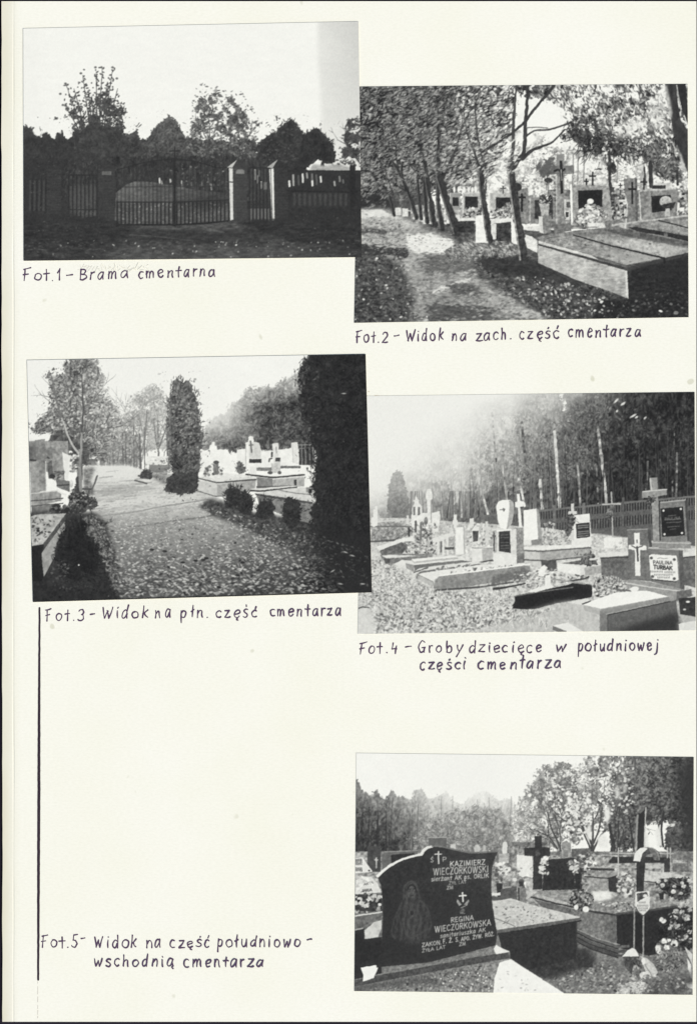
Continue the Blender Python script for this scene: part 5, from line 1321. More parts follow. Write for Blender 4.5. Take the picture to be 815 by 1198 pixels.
    p.poly(k, [(698, 647), (734, 645), (734, 650), (702, 652)], 216, (9, 3)); p.poly(k, [(702, 652), (736, 650), (736, 680), (703, 674)], 112, (17, 2.6)); p.line(k, [(702, 653), (736, 652)], 1.1, 60)
    p.poly(k, [(797, 647), (815, 643.6), (815, 649), (798, 651)], 214, (8, 3)); p.poly(k, [(798, 653), (815, 651), (815, 688), (798, 684)], 110, (17, 2.6)); p.line(k, [(798, 652.6), (815, 650.4)], 1.3, 58)
    # plaque headstone far right
    k = 'headstone#right'
    p.poly(k, [(766, 588), (800, 584.6), (804, 640), (770, 643)], 132, (14, 2.4)); p.poly(k, [(800.4, 585), (803, 586), (806, 640), (803.6, 640)], 84)
    p.line(k, [(766, 588.4), (800.6, 585)], 1.4, 172); p.poly(k + '/plaque', [(772, 595), (798, 592.6), (800.6, 626.4), (774, 628)], 46, (5, 3))
    for x, y in ((775.4, 597.4), (795.6, 595.4), (776.6, 625), (797, 623.6)):
        p.ell(k + '/plaque', x, y, 1.3, 1.3, 225)
    for y, a, b in ((603, 781, 790), (607.6, 777, 795), (611, 779, 796), (616, 780, 794), (619, 783, 790)):
        p.line(k + '/plaque', [(a, y + .6), (b, y - .4)], 1.0, 104)
    p.text(k + '/plaque', 'PAULINA', 777, 795, 608.8, 607.4, 3.0, .7, 120)
    p.poly(k + '/base', [(760, 634), (806, 633), (808, 642), (762, 640)], 146, (12, 3)); p.line(k + '/base', [(760, 634.6), (807, 635.6)], 1.3, 186)
    p.lab(k, 'grey headstone with a black plaque bolted at its corners')
    k = 'stone_cross#right'
    p.poly(k, [(759, 559), (768, 558.6), (769, 572.6), (779, 572), (779.4, 579), (769, 580.6), (771, 600), (771.6, 634), (763.6, 634), (762, 600), (760.6, 582), (750.6, 582.6), (750.2, 575), (760, 573.4)], 152, (14, 2.6))
    p.line(k, [(760, 560), (761.4, 573)], 1.2, 196); p.line(k, [(751, 575.4), (779, 572.6)], 1.2, 200); p.line(k, [(770.4, 586), (771.4, 632)], 1.4, 60)
    p.foliage(k + '/wreath', [(754, 590), (756, 580), (764, 578), (768, 584), (764, 588), (758, 594)], 84, 44, .4, 1.7, 1.5)
    p.lab(k, 'stone cross with a wreath at the far right')
    # crucifix stele and white plate
    k = 'headstone#crucifix'
    p.poly(k, [(733, 620), (757, 618.6), (760, 680), (735.6, 678)], 118, (11, 2.6)); p.line(k, [(733, 620), (757, 618.8)], 1.1, 162); p.poly(k, [(757, 619), (760.6, 620), (762, 640), (758.4, 640)], 84)
    p.poly(k + '/white_cross', [(741, 623.6), (747.4, 623), (747.8, 637.6), (755.4, 638.6), (755.4, 643.4), (748, 643.6), (748.4, 673.6), (742.4, 673.6), (742, 643.6), (734.6, 642.4), (734.6, 637.6), (741.6, 637.4)], 232, (7, 3))
    p.line(k + '/white_cross', [(744.6, 640), (745.4, 656)], 2.2, 78); p.line(k + '/white_cross', [(738.4, 638.6), (744, 641.4), (751, 638.6)], 1.3, 90); p.line(k + '/white_cross', [(744.4, 632), (744.6, 635)], 1.6, 120)
    p.lab(k, 'grey upright stone with a white crucifix')
    k = 'headstone#plate'
    p.poly(k, [(757, 641), (790, 642.4), (797, 644), (798, 690), (760, 680)], 122, (11, 2.6)); p.poly(k, [(793, 643), (798, 644), (800, 690), (795, 690)], 96, (8, 3))
    p.line(k, [(757.6, 641.4), (797, 643.2)], 1.2, 176)
    p.poly(k + '/name_plate', [(758.4, 650), (762, 648.4), (790, 650), (791.4, 653), (793, 678), (790, 680), (762, 677), (760.4, 674)], 234, (5, 3)); p.line(k + '/name_plate', [(762, 678), (790, 680.8)], 1.2, 70)
    for x, y in ((761.2, 652.8), (788, 654.6), (762.6, 674.4), (788, 677)):
        p.ell(k + '/name_plate', x, y, 1.9, 1.7, 92, tex=(24, 1.2))
    nm = k + '/name_plate'
    p.text(nm, 'PAULINA', 763.4, 785.6, 659.6, 660.4, 3.8, .9, 88)
    p.text(nm, 'TURBAK', 764, 785.6, 665.4, 666.8, 4.2, 1.2, 70)
    for y, a, b in ((668.6, 760.6, 774), (669.4, 777, 790), (672.4, 765, 787), (675.6, 769, 783)):
        for x in np.arange(a, b, 1.9):
            p.line(nm, [(x, y - .8), (x + .4, y + .8)], .8, 110)
    p.line(nm, [(768, 653.4), (772, 652.6), (776, 653.6), (780, 653)], .9, 150)
    p.lab(k, 'low headstone with a white enamel name plate')
    p.poly('plinth', [(728, 680), (735, 678), (760, 681), (799, 689.6), (799, 702), (780, 706), (752, 696), (726, 684)], 150, (11, 3)); p.line('plinth', [(726, 681), (760, 687), (794, 691.4)], 1.2, 205)
    p.poly('plinth', [(791, 692), (808, 689), (809, 697), (790, 703)], 112, (12, 3))
    p.foliage('flowers#bed', [(692, 692), (694, 678), (704, 672), (722, 676), (738, 686), (734, 694), (712, 698), (697, 700)], 150, 40, .15, 1.7, 2)
    p.dabs('flowers#bed', [(690, 690), (704, 674), (734, 684), (732, 695), (700, 699)], 170, 1.5, lambda x, y: p.rng.choice([70, 120, 190, 226]), 14, .6)
    p.ell('flowers#bed', 741, 689.6, 5.6, 3.2, 232, -15); p.line('plinth', [(722, 690), (736, 691), (738, 694)], 2, 96)
    # black kerb grave in front
    p.dabs('turf', [(600, 672), (640, 664), (690, 676), (650, 686), (600, 690)], 300, 1.6, lambda x, y: p.rng.choice([100, 150, 200, 225]), 14, .5, 0, 30)
    k = 'black_kerb'
    p.line(k, [(577, 689), (590, 687.4), (614, 682.6)], (3.4, 1.4), 64)
    p.poly(k, [(601, 697), (630, 691.4), (664, 684), (668, 682), (690, 683.6), (690, 699), (650, 706), (621, 713.6), (600, 712), (598.6, 709), (602, 703)], 44, (5, 3))
    p.line(k, [(601, 697.4), (630, 692.4), (690, 684.4)], 1.3, 120)
    p.poly(k, [(666, 683.6), (680, 682), (692, 685), (692, 698), (684, 700)], 46)
    p.line(k, [(664, 680), (684, 677), (688, 674.6)], 2, 80); p.line(k, [(648, 678), (666, 680), (684, 683.4)], 1.6, 150)
    p.poly('bright_board', [(616, 692), (640, 684), (648, 686.6), (626, 693)], 232, (6, 3))
    p.lab(k, 'long black grave kerb lying in the grass')
    p.poly('gnome_lamp', [(629, 670), (632, 664), (636, 661), (640, 664), (637, 668), (635.6, 674), (630, 674)], 236, (8, 2)); p.poly('gnome_lamp', [(637, 674), (643, 672), (644, 685), (637, 686)], 232, (10, 2))
    p.poly('stone_path', [(566, 735), (600, 722), (650, 706), (672, 702), (664, 722), (650, 740)], 186, (16, 3), soft=2.5)
    # front tomb
    k = 'tomb#front'
    p.poly('tomb#front/step', [(646, 732), (665, 728), (690, 740), (650, 744)], 226, (8, 3)); p.poly('tomb#front/step', [(646, 732), (662, 738.4), (662, 744), (646, 737)], 118)
    p.poly(k, [(664, 705), (700, 712), (700, 741), (686, 741), (665, 729)], 190, (12, 3)); p.poly(k, [(665, 705), (684, 700), (690, 702), (682, 708)], 216)
    p.poly(k, [(681, 707), (720, 693), (756, 691), (782, 698), (730, 710), (702, 712)], 240, (3, 6))
    p.line(k, [(681, 706.6), (690, 703.4)], 1.4, 60)
    p.poly(k, [(681.4, 707.6), (701, 712.4), (782, 697.6), (783, 702), (702.6, 719.8), (683, 714)], 176, (9, 3)); p.poly(k, [(702, 713), (782, 698), (783, 702.4), (703, 719.6)], 142, (9, 3))
    p.poly(k, [(702.6, 720.6), (790, 702), (793, 726), (780, 738), (702, 742)], lambda X, Y: 104 - 24 * sstep(715, 740, Y) * sstep(720, 790, X), (9, 3)); p.line(k, [(703, 721), (783, 703.6)], 1.3, 66)
    p.poly(k, [(701, 714), (710, 720), (710, 741), (701, 741)], 128, (9, 3)); p.line(k, [(710, 721), (710.6, 740)], 1.1, 84)
    p.mod([(720, 738), (793, 716), (795, 742), (715, 742)], 66, 0, 3)
    p.lab(k, 'pale box tomb with an overhanging lid in the foreground')
    p.poly('ground_dark', [(793, 700), (815, 698), (815, 728), (795, 722)], 62, (16, 2.4)); p.poly('tomb#corner', [(793, 730), (815, 724), (815, 740), (794, 740)], 218, (9, 3)); p.poly('tomb#corner', [(792, 718), (815, 722), (815, 726), (800, 728)], 176, (8, 3))
    p.ell('ground_dark', 804, 704, 2.4, 1.2, 226); p.ell('ground_dark', 800, 713, 1.8, 1.0, 200)
    p.line('grave_border#c', [(488, 672), (506, 680.4), (508, 689)], 1.0, 92, op=.6)
    p.line('grave_border#c', [(514, 673.4), (560, 668), (619, 660)], 1.4, 244)
    p.line('grave_border#c', [(510, 691), (560, 687), (600, 681)], 1.8, 78, op=.8)
    p.line('grave_border#b', [(484, 669.6), (500, 664)], 1.4, 74, op=.8)
    # turf leaves
    sz = lambda y: .75 + (y - 640) * .012
    R = [(420, 660), (486, 676), (514, 692), (596, 690), (600, 714), (650, 712), (560, 736), (440, 742), (418, 742)]
    p.dabs('turf', R, 2200, sz, lambda x, y: p.rng.choice([110, 140, 165, 196]), 14, .55, 20, 45, .65)
    p.dabs('turf', R, 1000, sz, 232, 8, .5, 20, 45, .7)
    p.dabs('turf', [(440, 690), (600, 694), (610, 712), (560, 736), (440, 740)], 300, sz, lambda x, y: p.rng.choice([64, 84, 104]), 12, .45, 10, 40, .75)
    p.dabs('turf', [(434, 652), (460, 660), (486, 680), (500, 690), (434, 700)], 300, 1.2, lambda x, y: p.rng.choice([100, 150, 225]), 12, .5, 30, 45, .8)
    for i in range(520):
        x, y = p.rng.uniform(440, 640), p.rng.uniform(694, 736)
        if y < 716 and x > 596: continue
        p.line('turf', [(x, y), (x + p.rng.normal(0, 2), y - p.rng.uniform(2, 6))], .7, p.rng.choice([110, 150, 235]), op=.7)
    p.poly('path', [(416, 708), (432, 712), (438, 726), (434, 744), (414, 744)], 208, (10, 4, 3), soft=2)
    p.lab('path', 'bare pale path at the corner of the turf')
    p.line('turf', [(418, 712), (424, 710), (431, 710.6)], 1.8, 100)
    # mist and flare over the upper left of the picture
    X, Y = p.X, p.Y
    mist = sstep(600, 450, X + .25 * (Y - 480)) * sstep(640, 560, Y) * .28
    p.c = p.c * (1 - mist) + 232 * mist
    p.mottle([(410, 600), (815, 590), (815, 690), (410, 742)], .08, 2.2)
    c = p.c
    p.c = np.clip(c + np.where(c < 140, -.13 * (140 - c) * np.clip((c - 36) / 40, 0, 1), .17 * np.minimum(c - 140, 246 - c)), 36, 247)
    p.finish(3.2, 0.5)
    return p

# ================================================================ print 5: black headstone on the south-east side
def print_southeast():
    p = Print([(416.6, 881), (810.8, 885.6), (809.5, 1163.8), (414.3, 1159.4)], 55)
    p.fill('sky', lambda X, Y: 244 - 2 * sstep(920, 980, Y), (1.8, 12, 6))
    # wood on the left, misty towards the middle
    def wood(X, Y):
        t = ramp(X, (416, 80), (450, 90), (480, 112), (510, 142), (560, 166), (600, 156), (640, 130))
        return np.clip(t + ramp(Y, (905, 56), (940, 26), (970, -6), (1000, -26)), 56, 232)
    p.foliage('woodland', [(412, 1005), (412, 908), (420, 912), (428, 926), (433, 930), (438, 922), (444, 926), (449, 936), (453, 934), (455, 918), (459, 917), (462, 930), (468, 934), (474, 926), (479, 936), (484, 926), (489, 914), (494, 922), (500, 932), (508, 928), (514, 930), (522, 922), (528, 936), (544, 938), (562, 926), (576, 924), (584, 938), (592, 930), (600, 936), (604, 1005)], wood, 20, .28, 2.1, 4, fill=.85, clump=9, cvar=13, aniso=(1, 1.4, 0), rough=.5)
    p.lab('woodland', 'wood behind the cemetery, dark on the left and misty in the middle')
    fog = .8 * np.exp(-((p.X - 548) / 62) ** 2) * sstep(985, 915, p.Y)
    p.c = p.c * (1 - fog) + 240 * fog
    for i in range(46):
        x = p.rng.uniform(418, 604)
        y0 = p.rng.uniform(930, 960)
        t = float(wood(np.array(x), np.array(980.0)))
        p.line('woodland', [(x + p.rng.normal(0, 2), y0), (x, 1000)], (.7, 1.3), t + p.rng.choice([-22, -14, 18]), op=.7)
    p.dabs('woodland', [(418, 930), (604, 940), (604, 1000), (418, 1000)], 520, 1.3, lambda x, y: float(wood(np.array(x), np.array(y))) + p.rng.choice([-18, 20, 34]), 8, .6, 60, 40, .6)
    p.foliage('bush#misty', [(478, 1000), (482, 975), (500, 958), (530, 945), (560, 940), (590, 945), (600, 1000)], lambda X, Y: 160 - .6 * (Y - 950), 28, .3, 1.9, 6, fill=.8, clump=7, cvar=14, rough=.5)
    for x in np.arange(485, 600, 6):
        p.branch('bush#misty', x, 1000, 90 + p.rng.normal(0, 8), 16, 1.2, 128, 2, 22, op=.5)
    # trees on the right
    def crown(key, pts, t, holes, n, base, fill=.85):
        p.foliage(key, pts, t, 30, holes, 2.1, 6, fill=fill, clump=8, cvar=18, rough=.65)
        for x0, y0, a, l, w in base:
            p.branch(key, x0, y0, a, l, w, 76, 4, 20, shrink=.78)
        p.dabs(key, pts, n, 1.5, lambda x, y: t + p.rng.choice([-34, -14, 26, 54]) if not callable(t) else float(t(np.array(x), np.array(y))) + p.rng.choice([-30, -10, 30, 50]), 10, .6, 30, 50, .8)
    tA = lambda X, Y: ramp(X, (600, 176), (640, 140), (670, 118))
    crown('tree#a', [(602, 990), (598, 950), (608, 930), (622, 908), (634, 896), (650, 894), (664, 892), (676, 905), (684, 940), (680, 985), (660, 996)], tA, .5, 700, ((655, 1000, 105, 26, 2.4), (655, 998, 88, 26, 2.2), (657, 1000, 122, 22, 1.8)))
    p.line('tree#a', [(656, 1000), (652, 985), (644, 968), (640, 950)], (2.6, 1.4), 80, curve=True)
    p.lab('tree#a', 'half-bare tree left of centre with a leaning trunk')
    tB = lambda X, Y: ramp(X, (665, 150), (720, 108), (812, 66)) - ramp(Y, (890, -16), (930, 0), (990, 8))
    crown('tree#b', [(668, 970), (672, 900), (690, 882), (740, 878), (740, 935), (728, 970), (700, 975)], tB, .8, 620, ((692, 998, 112, 30, 2.6), (692, 998, 75, 30, 2.6), (693, 990, 92, 30, 2.2)), .7)
    p.line('tree#b', [(692, 1000), (692, 988), (680, 966), (674, 950)], (3.4, 1.5), 74, curve=True); p.line('tree#b', [(692, 990), (700, 970), (704, 945)], (2.4, 1.4), 78, curve=True); p.line('tree#b', [(692.6, 988), (693, 950)], (2.4, 1.4), 84)
    p.lab('tree#b', 'tree with a fan of thin bare limbs')
    crown('tree#c', [(722, 998), (706, 960), (716, 930), (728, 895), (750, 880), (820, 878), (820, 960), (800, 968), (780, 962), (752, 966), (748, 996)], tB, .28, 900, ((717, 1000, 92, 26, 5), (720, 1000, 76, 26, 3), (772, 990, 100, 24, 2.4)), 1.0)
    p.lab('tree#c', 'dark leafy tree filling the upper right corner')
    p.poly('sky#gap', [(706, 950), (712, 942), (713, 956), (709, 964)], 232, (8, 2), soft=.8); p.poly('sky#gap', [(698, 980), (706, 974), (711, 985), (710, 992), (699, 991)], 228, (10, 2), soft=.8)
    p.poly('sky#gap', [(684, 972), (690, 962), (691, 980), (688, 984)], 226, (10, 2), soft=.8); p.poly('sky#gap', [(766, 972), (771, 966), (774, 990), (768, 990)], 226, (10, 2), soft=.8); p.poly('sky#gap', [(752, 976), (757, 972), (758, 994), (752, 994)], 224, (10, 2), soft=.8)
    p.poly('sky#gap', [(718, 922), (722, 918), (725, 930), (720, 936)], 214, (20, 2), soft=1); p.poly('sky#gap', [(728, 918), (732, 916), (733, 926), (729, 928)], 206, (20, 2), soft=1)
    p.dabs('sky#gap', [(700, 900), (740, 895), (742, 950), (705, 955)], 90, 1.5, 214, 16, .7); p.dabs('sky#gap', [(660, 925), (690, 930), (690, 975), (664, 975)], 110, 1.8, 224, 14, .7)
    p.dabs('sky#gap', [(640, 900), (690, 890), (690, 930), (650, 930)], 90, 1.4, 222, 14, .7)
    p.lab('sky#gap', 'bright sky showing between branches')
    for pts, w in (([(717, 1000), (716, 984), (712, 965)], (6, 3)), ([(741, 996), (738, 975), (735, 955)], (2.6, 1.6)), ([(775, 990), (773, 970), (776, 950)], (2.6, 2)), ([(800, 965), (790, 955), (784, 948)], (2, 1.4)), ([(722, 996), (723, 960)], (1.6, 1))):
        p.line('tree#c', pts, w, 62, curve=True)
    p.foliage('bush#right', [(774, 992), (777, 970), (790, 962), (806, 964), (812, 975), (812, 1010), (790, 1010)], 84, 24, .3, 2, 3)
    p.mod([(790, 890), (815, 890), (815, 1000), (800, 995), (795, 950)], 62, 0, 8)
    # ground
    p.poly('soil', [(405, 996), (820, 996), (820, 1170), (405, 1170)], 122, (24, 3, 2))
    p.lab('soil', 'bare trampled earth between the graves')
    p.poly('grave_row#far', [(410, 996), (600, 1000), (720, 1000), (815, 1008), (815, 1070), (590, 1060), (410, 1040)], 150, (48, 4, 3))
    p.lab('grave_row#far', 'crowd of graves and flowers in the background')
    p.box('hedge#low', 592, 985, 640, 1000, 120, (30, 3)); p.box('grave_row#far', 548, 990, 640, 1006, 138, (40, 2.4, 3))
    # far left stones
    p.box('headstone#dark', 429.6, 990, 445, 1020, 80, (6, 3)); p.cross('headstone#dark/crucifix', 440, 1003, 1016, 1006, 2.2, 1.4, 190)
    p.poly('headstone#frame', [(446, 1000), (451, 996), (488, 995), (490, 1010), (470, 1024), (447, 1024)], 108, (7, 3)); p.poly('headstone#frame/plaque', [(457, 1000), (484, 998), (484, 1008), (458, 1020)], 52, (5, 3)); p.line('headstone#frame', [(450, 996.4), (488, 995)], 1.2, 150)
    p.box('headstone#slab', 501, 979.6, 522, 996, 106, (8, 3)); p.line('headstone#slab', [(501, 980), (522, 979.4)], 1, 170); p.box('gravestone#bit', 526.4, 987.6, 532.6, 994, 190)
    for x, y0, y1, w, t in ((557.6, 991, 999, 6, 186), (572, 997, 1001, 4, 196), (583.6, 993, 1001, 3, 150), (590, 987.6, 998, 6, 214), (566, 990, 1000, 3, 176)):
        p.line('gravestone#top%d' % x, [(x, y0), (x, y1)], w, t)
    k = 'headstone#cut'
    p.poly(k, [(414, 1004), (424, 1003), (435.6, 1019.6), (420, 1021.4), (414, 1021.6)], 226, (6, 3))
    for y in (1006, 1008, 1010.6, 1016, 1018):
        for x in np.arange(416.4, 423, 2.0):
            p.line(k, [(x, y - .9), (x + .4, y + .9)], 1.1, 66)
    p.ell(k, 431.6, 1018.4, 1.3, 1.1, 84)
    p.lab(k, 'corner of a white plate cut off at the left edge')
    k = 'flower_tablet'
    p.poly(k, [(416, 1030), (424, 1025), (434, 1026), (441, 1033), (445, 1041), (444, 1044), (430, 1045.6), (415, 1046.4)], 220, (9, 3))
    p.text(k, 'MARIA', 422, 434.6, 1043.6, 1042.2, 2.8, .9, 84); p.text(k, 'ANNA', 425.6, 436, 1035.6, 1033.4, 2.4, .8, 120)
    for x, y, r in ((423.6, 1028, 4.2), (419, 1036, 5.2), (428, 1030, 4), (420, 1041, 3.6), (433, 1034, 3.2)):
        p.bloom(k, x, y, r, 232)
    p.lab(k, 'light memorial tablet behind white flowers')
    p.box('flowers#left', 415, 1046, 447, 1066, 66, (14, 3)); p.dabs('flowers#left', [(415, 1046), (446, 1045), (446, 1066), (415, 1068)], 60, 2.1, lambda x, y: p.rng.choice([50, 80, 176, 214]), 14, .75)
    for x, y in ((422.6, 1056.6), (431, 1052), (428, 1060), (445, 1049), (438, 1048)):
        p.bloom('flowers#left', x, y, 3.2, 222)
    p.poly('tomb#left', [(414, 1071), (446, 1066), (447, 1070), (444, 1078), (430, 1100), (414, 1090)], 110, (24, 3)); p.line('tomb#left', [(414, 1071.6), (446, 1067)], 1.6, 212)
    p.poly('tomb#left', [(426, 1089), (437, 1079), (446, 1076), (446, 1086), (442, 1096), (427, 1100)], 200, (16, 3)); p.poly('tomb#left', [(414, 1088), (426, 1086), (426, 1110), (414, 1112)], 48)
    p.line('tomb#left', [(414, 1088), (424, 1086)], 1.6, 170)
    p.poly('tomb#left', [(414, 1100), (446, 1096), (446, 1150), (414, 1152)], 50, (5, 3))
    # right part: rows beyond
    p.poly('headstone#lightframe', [(580, 1000), (596, 998), (599, 1012), (581, 1012)], 120, (8, 3)); p.poly('headstone#lightframe', [(583, 999), (595, 998), (595, 1009.6), (583, 1010)], 176, (12, 3))
    p.poly('headstone#white', [(604, 1000), (622, 1001), (623, 1026), (604, 1024)], 226, (9, 3))
    p.dabs('grave_row#far', [(600, 1014), (640, 1014), (636, 1050), (602, 1040)], 60, 2.4, lambda x, y: p.rng.choice([120, 200, 230]), 12, .6)
    k = 'tomb#mid'
    p.dabs('flowers#vase', [(576, 1010), (590, 1009), (600, 1018), (596, 1026), (580, 1028)], 60, 2.2, lambda x, y: p.rng.choice([110, 190, 228]), 14, .7)
    p.poly('flower_vase', [(580, 1033), (587.6, 1033), (586, 1051), (581.6, 1052)], 58); p.dabs('flowers#vase', [(578, 1026), (590, 1026), (588, 1034), (580, 1034)], 24, 1.4, 130, 30)
    p.poly('tomb#strip', [(574, 1045), (598, 1043.6), (598, 1047), (574, 1048)], 222)
    p.box('tomb#strip', 573, 1049, 600, 1053, 90); p.poly('tomb#dark', [(585, 1040), (604, 1037), (604, 1052), (585, 1050)], 92, (8, 3))
    p.poly('lantern#a', [(606, 1031), (612.6, 1031), (612, 1037), (607, 1037)], 66); p.poly('lantern#a', [(607, 1028.4), (612, 1028.4), (613, 1031), (606, 1031)], 96)
    p.poly('post_stone', [(605, 1038), (615, 1039), (615, 1057), (606, 1054)], 128, (9, 3)); p.line('post_stone', [(606, 1039), (606.6, 1054)], 1.8, 70)
    p.poly('grave_row#far', [(614, 1026), (636, 1032), (636, 1056), (616, 1050)], 180, (24, 3))
    # dark cross
    k = 'dark_cross'
    p.poly(k, [(625, 978), (633, 978), (633.6, 991), (643, 991.4), (643, 1001.6), (634, 1002), (634, 1040), (622.6, 1041), (623.4, 1001.6), (613, 1001), (612.6, 992), (625, 991.4)], 62, (6, 3))
    p.ell(k, 628.4, 998, 3, 4, 92, tex=(10, 2))
    p.lab(k, 'dark stone cross in the middle distance')
    p.poly('headstone#black', [(636, 1006), (668, 1003), (680, 1006), (680, 1040), (634, 1042)], 56, (6, 3)); p.lab('headstone#black', 'wide black headstone behind flowers')
    p.poly('headstone#pale', [(656.6, 986), (662, 983), (667, 988), (668, 1003), (656.6, 1004)], 142, (12, 3)); p.poly('headstone#grey', [(668, 993), (690, 992), (690, 1000), (668, 1004)], 104, (10, 3))
    p.dabs('flowers#cross', [(632, 1002), (640, 1002), (641, 1012), (632, 1014)], 30, 1.9, lambda x, y: p.rng.choice([120, 210, 232]), 12, .7); p.dabs('flowers#cross', [(631, 1012), (640, 1014), (642, 1022), (630, 1022)], 20, 1.8, lambda x, y: p.rng.choice([110, 200, 228]), 12, .7)
    p.dabs('flowers#black', [(663, 1010), (676, 1000), (694, 998), (696, 1012), (684, 1022), (668, 1020)], 150, 2.1, lambda x, y: p.rng.choice([84, 130, 196, 230]), 12, .7)
    p.dabs('flowers#black', [(666, 1020), (690, 1016), (690, 1034), (676, 1040)], 50, 1.6, lambda x, y: p.rng.choice([60, 96, 130]), 12, .7)
    p.poly('flower_vase#b', [(672, 1022), (679, 1022), (678, 1040), (673, 1040)], 50)
    # railing and benches to the right
    p.poly('tomb#back', [(684, 1026), (706, 1018), (724, 1021), (724, 1026), (711, 1028)], 150, (14, 3)); p.poly('tomb#back', [(684, 1026), (711, 1027), (711, 1043), (690, 1040)], 150, (9, 3)); p.poly('tomb#back', [(710.6, 1027), (722, 1024), (722, 1044), (712, 1043)], 62)
    p.line('tomb#back', [(684, 1025.6), (711, 1027.4), (723, 1024)], 1.4, 60)
    p.lab('tomb#back', 'small tomb behind the large dark tomb')
    p.poly('dark_slab', [(711, 1006), (716, 1002), (742, 1002), (784, 1003), (784, 1009), (712, 1010)], 58, (8, 3)); p.poly('dark_slab', [(689, 1015), (718, 1016), (718, 1018.6), (690, 1018)], 62)
    p.poly('dark_slab', [(704, 1009), (712, 1003), (715, 1004), (708, 1010)], 150)
    p.line('railing', [(713, 998), (787, 998.6)], 1.4, 176); p.line('railing', [(690, 1014.6), (806, 1014.8)], 1.3, 170)
    for x in (722.6, 783.4, 780):
        p.line('railing', [(x, 992), (x, 1028)], 1.5, 176)
    p.box('grave_row#right', 755, 1010, 776, 1016, 176, (12, 3)); p.box('grave_row#right', 786, 1010, 808, 1020, 120, (30, 3)); p.box('grave_row#right', 776, 1004, 783, 1020, 70)
    p.poly('grave_row#right', [(753, 1018), (784, 1021), (806, 1026), (806, 1034), (768, 1034), (753, 1032)], 196, (16, 3)); p.line('grave_row#right', [(753, 1031), (770, 1033)], 1.6, 90)
    p.dabs('flowers#back', [(724, 1020), (734, 1019), (740, 1030), (742, 1050), (724, 1046), (720, 1034)], 130, 2.0, lambda x, y: p.rng.choice([90, 140, 196, 226]), 12, .7)
    p.foliage('flowers#right', [(766, 1036), (767, 1027), (780, 1025), (806, 1025), (808, 1050), (790, 1054), (770, 1040)], 62, 40, .25, 2.2, 2.5)
    for x, y, r in ((769.6, 1031, 2.8), (774, 1035.6, 3.2), (797, 1033, 2.4), (788, 1037, 2.4), (799, 1036.6, 3), (787, 1043, 3.2), (796, 1045, 2.2), (778, 1030, 2), (805, 1030, 2.4)):
        p.bloom('flowers#right', x, y, r, 206)
    p.poly('flower_vase#c', [(770, 1045), (776, 1044), (775.6, 1052), (771, 1052)], 46)
    p.lab('flowers#right', 'bouquet on the tomb at the right edge')
    # big dark tomb
    k = 'tomb#dark_right'
    p.poly(k, [(621, 1049), (629, 1042), (668, 1041), (712, 1046), (730, 1052), (752, 1052), (792, 1059), (790, 1062), (752, 1066), (722, 1069), (690, 1068), (664, 1060)], 146, (22, 4, 2.2))
    p.poly(k, [(628, 1046), (665, 1042), (672, 1046), (642, 1050)], 150, (22, 4, 2)); p.poly(k, [(625, 1048), (628, 1046), (668, 1057), (664, 1061)], 176, (12, 3)); p.line(k, [(621.4, 1049.6), (650, 1057), (690, 1065.6)], 2, 66)
    p.poly(k, [(624, 1052), (664, 1062), (688, 1068), (688, 1096), (676, 1092), (660, 1082), (640, 1068)], 108, (14, 3))
    p.poly(k, [(676, 1066), (691, 1067), (720, 1069.6), (721, 1106), (700, 1102), (678, 1094)], lambda X, Y: 124 - 18 * sstep(700, 720, X), (16, 2.6)); p.line(k, [(689, 1066), (720, 1070.4)], 2.4, 66)
    p.poly(k, [(720.4, 1070), (756, 1066), (791, 1060), (796, 1064), (794, 1110), (758, 1118), (721, 1108)], 50, (5, 3)); p.line(k, [(720, 1069.4), (756, 1065.4), (791, 1060)], 2.2, 84)
    p.poly(k + '/glare', [(692, 1043), (712, 1042), (716, 1050), (704, 1054), (694, 1054)], 226, (12, 3), soft=.6)
    p.dabs(k, [(700, 1056), (770, 1054), (752, 1064), (722, 1067)], 70, 1.4, lambda x, y: p.rng.choice([84, 200]), 14, .5)
    for a in (0, 5.4, 10.4):
        p.line(k + '/step', [(672, 1088 + a), (690, 1097 + a), (722, 1107.6 + a), (734, 1107 + a)], 3.2, 100 - a * 2); p.line(k + '/step', [(672, 1090 + a), (690, 1099.4 + a), (722, 1110 + a)], 1.4, 52)
    p.line(k + '/step', [(672, 1086), (700, 1098.6), (724, 1105)], 1.2, 152)
    p.lab(k, 'large dark polished tomb on two steps')
    for x, y0, y1, t in ((672, 1050, 1066, 0),):
        pass
    p.foliage('flowers#tomb', [(668, 1056), (668, 1044), (676, 1040), (686, 1041), (694, 1048), (694, 1058), (684, 1064), (672, 1064)], 78, 42, .15, 1.9, 2)
    p.dabs('flowers#tomb', [(668, 1044), (690, 1042), (692, 1058), (672, 1060)], 50, 1.5, lambda x, y: p.rng.choice([140, 176]), 14, .7)
    p.ell('flowers#tomb', 684.6, 1063.6, 3.8, 3.4, 232, tex=(16, 1.6), soft=.9); p.ell('flowers#tomb', 673.4, 1061.4, 2.6, 3, 228)
    p.lab('flowers#tomb', 'bouquet with white blooms on the tomb corner')
    # temporary cross with arched roof
    k = 'wooden_cross'
    p.poly(k, [(747, 948), (754, 944), (752, 1000), (744, 1000)], 54, (5, 3)); p.poly(k, [(746, 950), (750, 945), (753.6, 944), (753, 948), (748, 952)], 112)
    p.line('railing#pole', [(745, 954), (743, 996)], 2.2, 150); p.line('railing#pole', [(754.6, 945), (753, 1000)], 1.2, 190)
    p.poly(k, [(744, 1006), (754.4, 1006), (752, 1043), (743.6, 1043)], 58, (5, 3)); p.poly(k, [(741.6, 1066), (752, 1070), (752, 1116), (741, 1114)], 44)
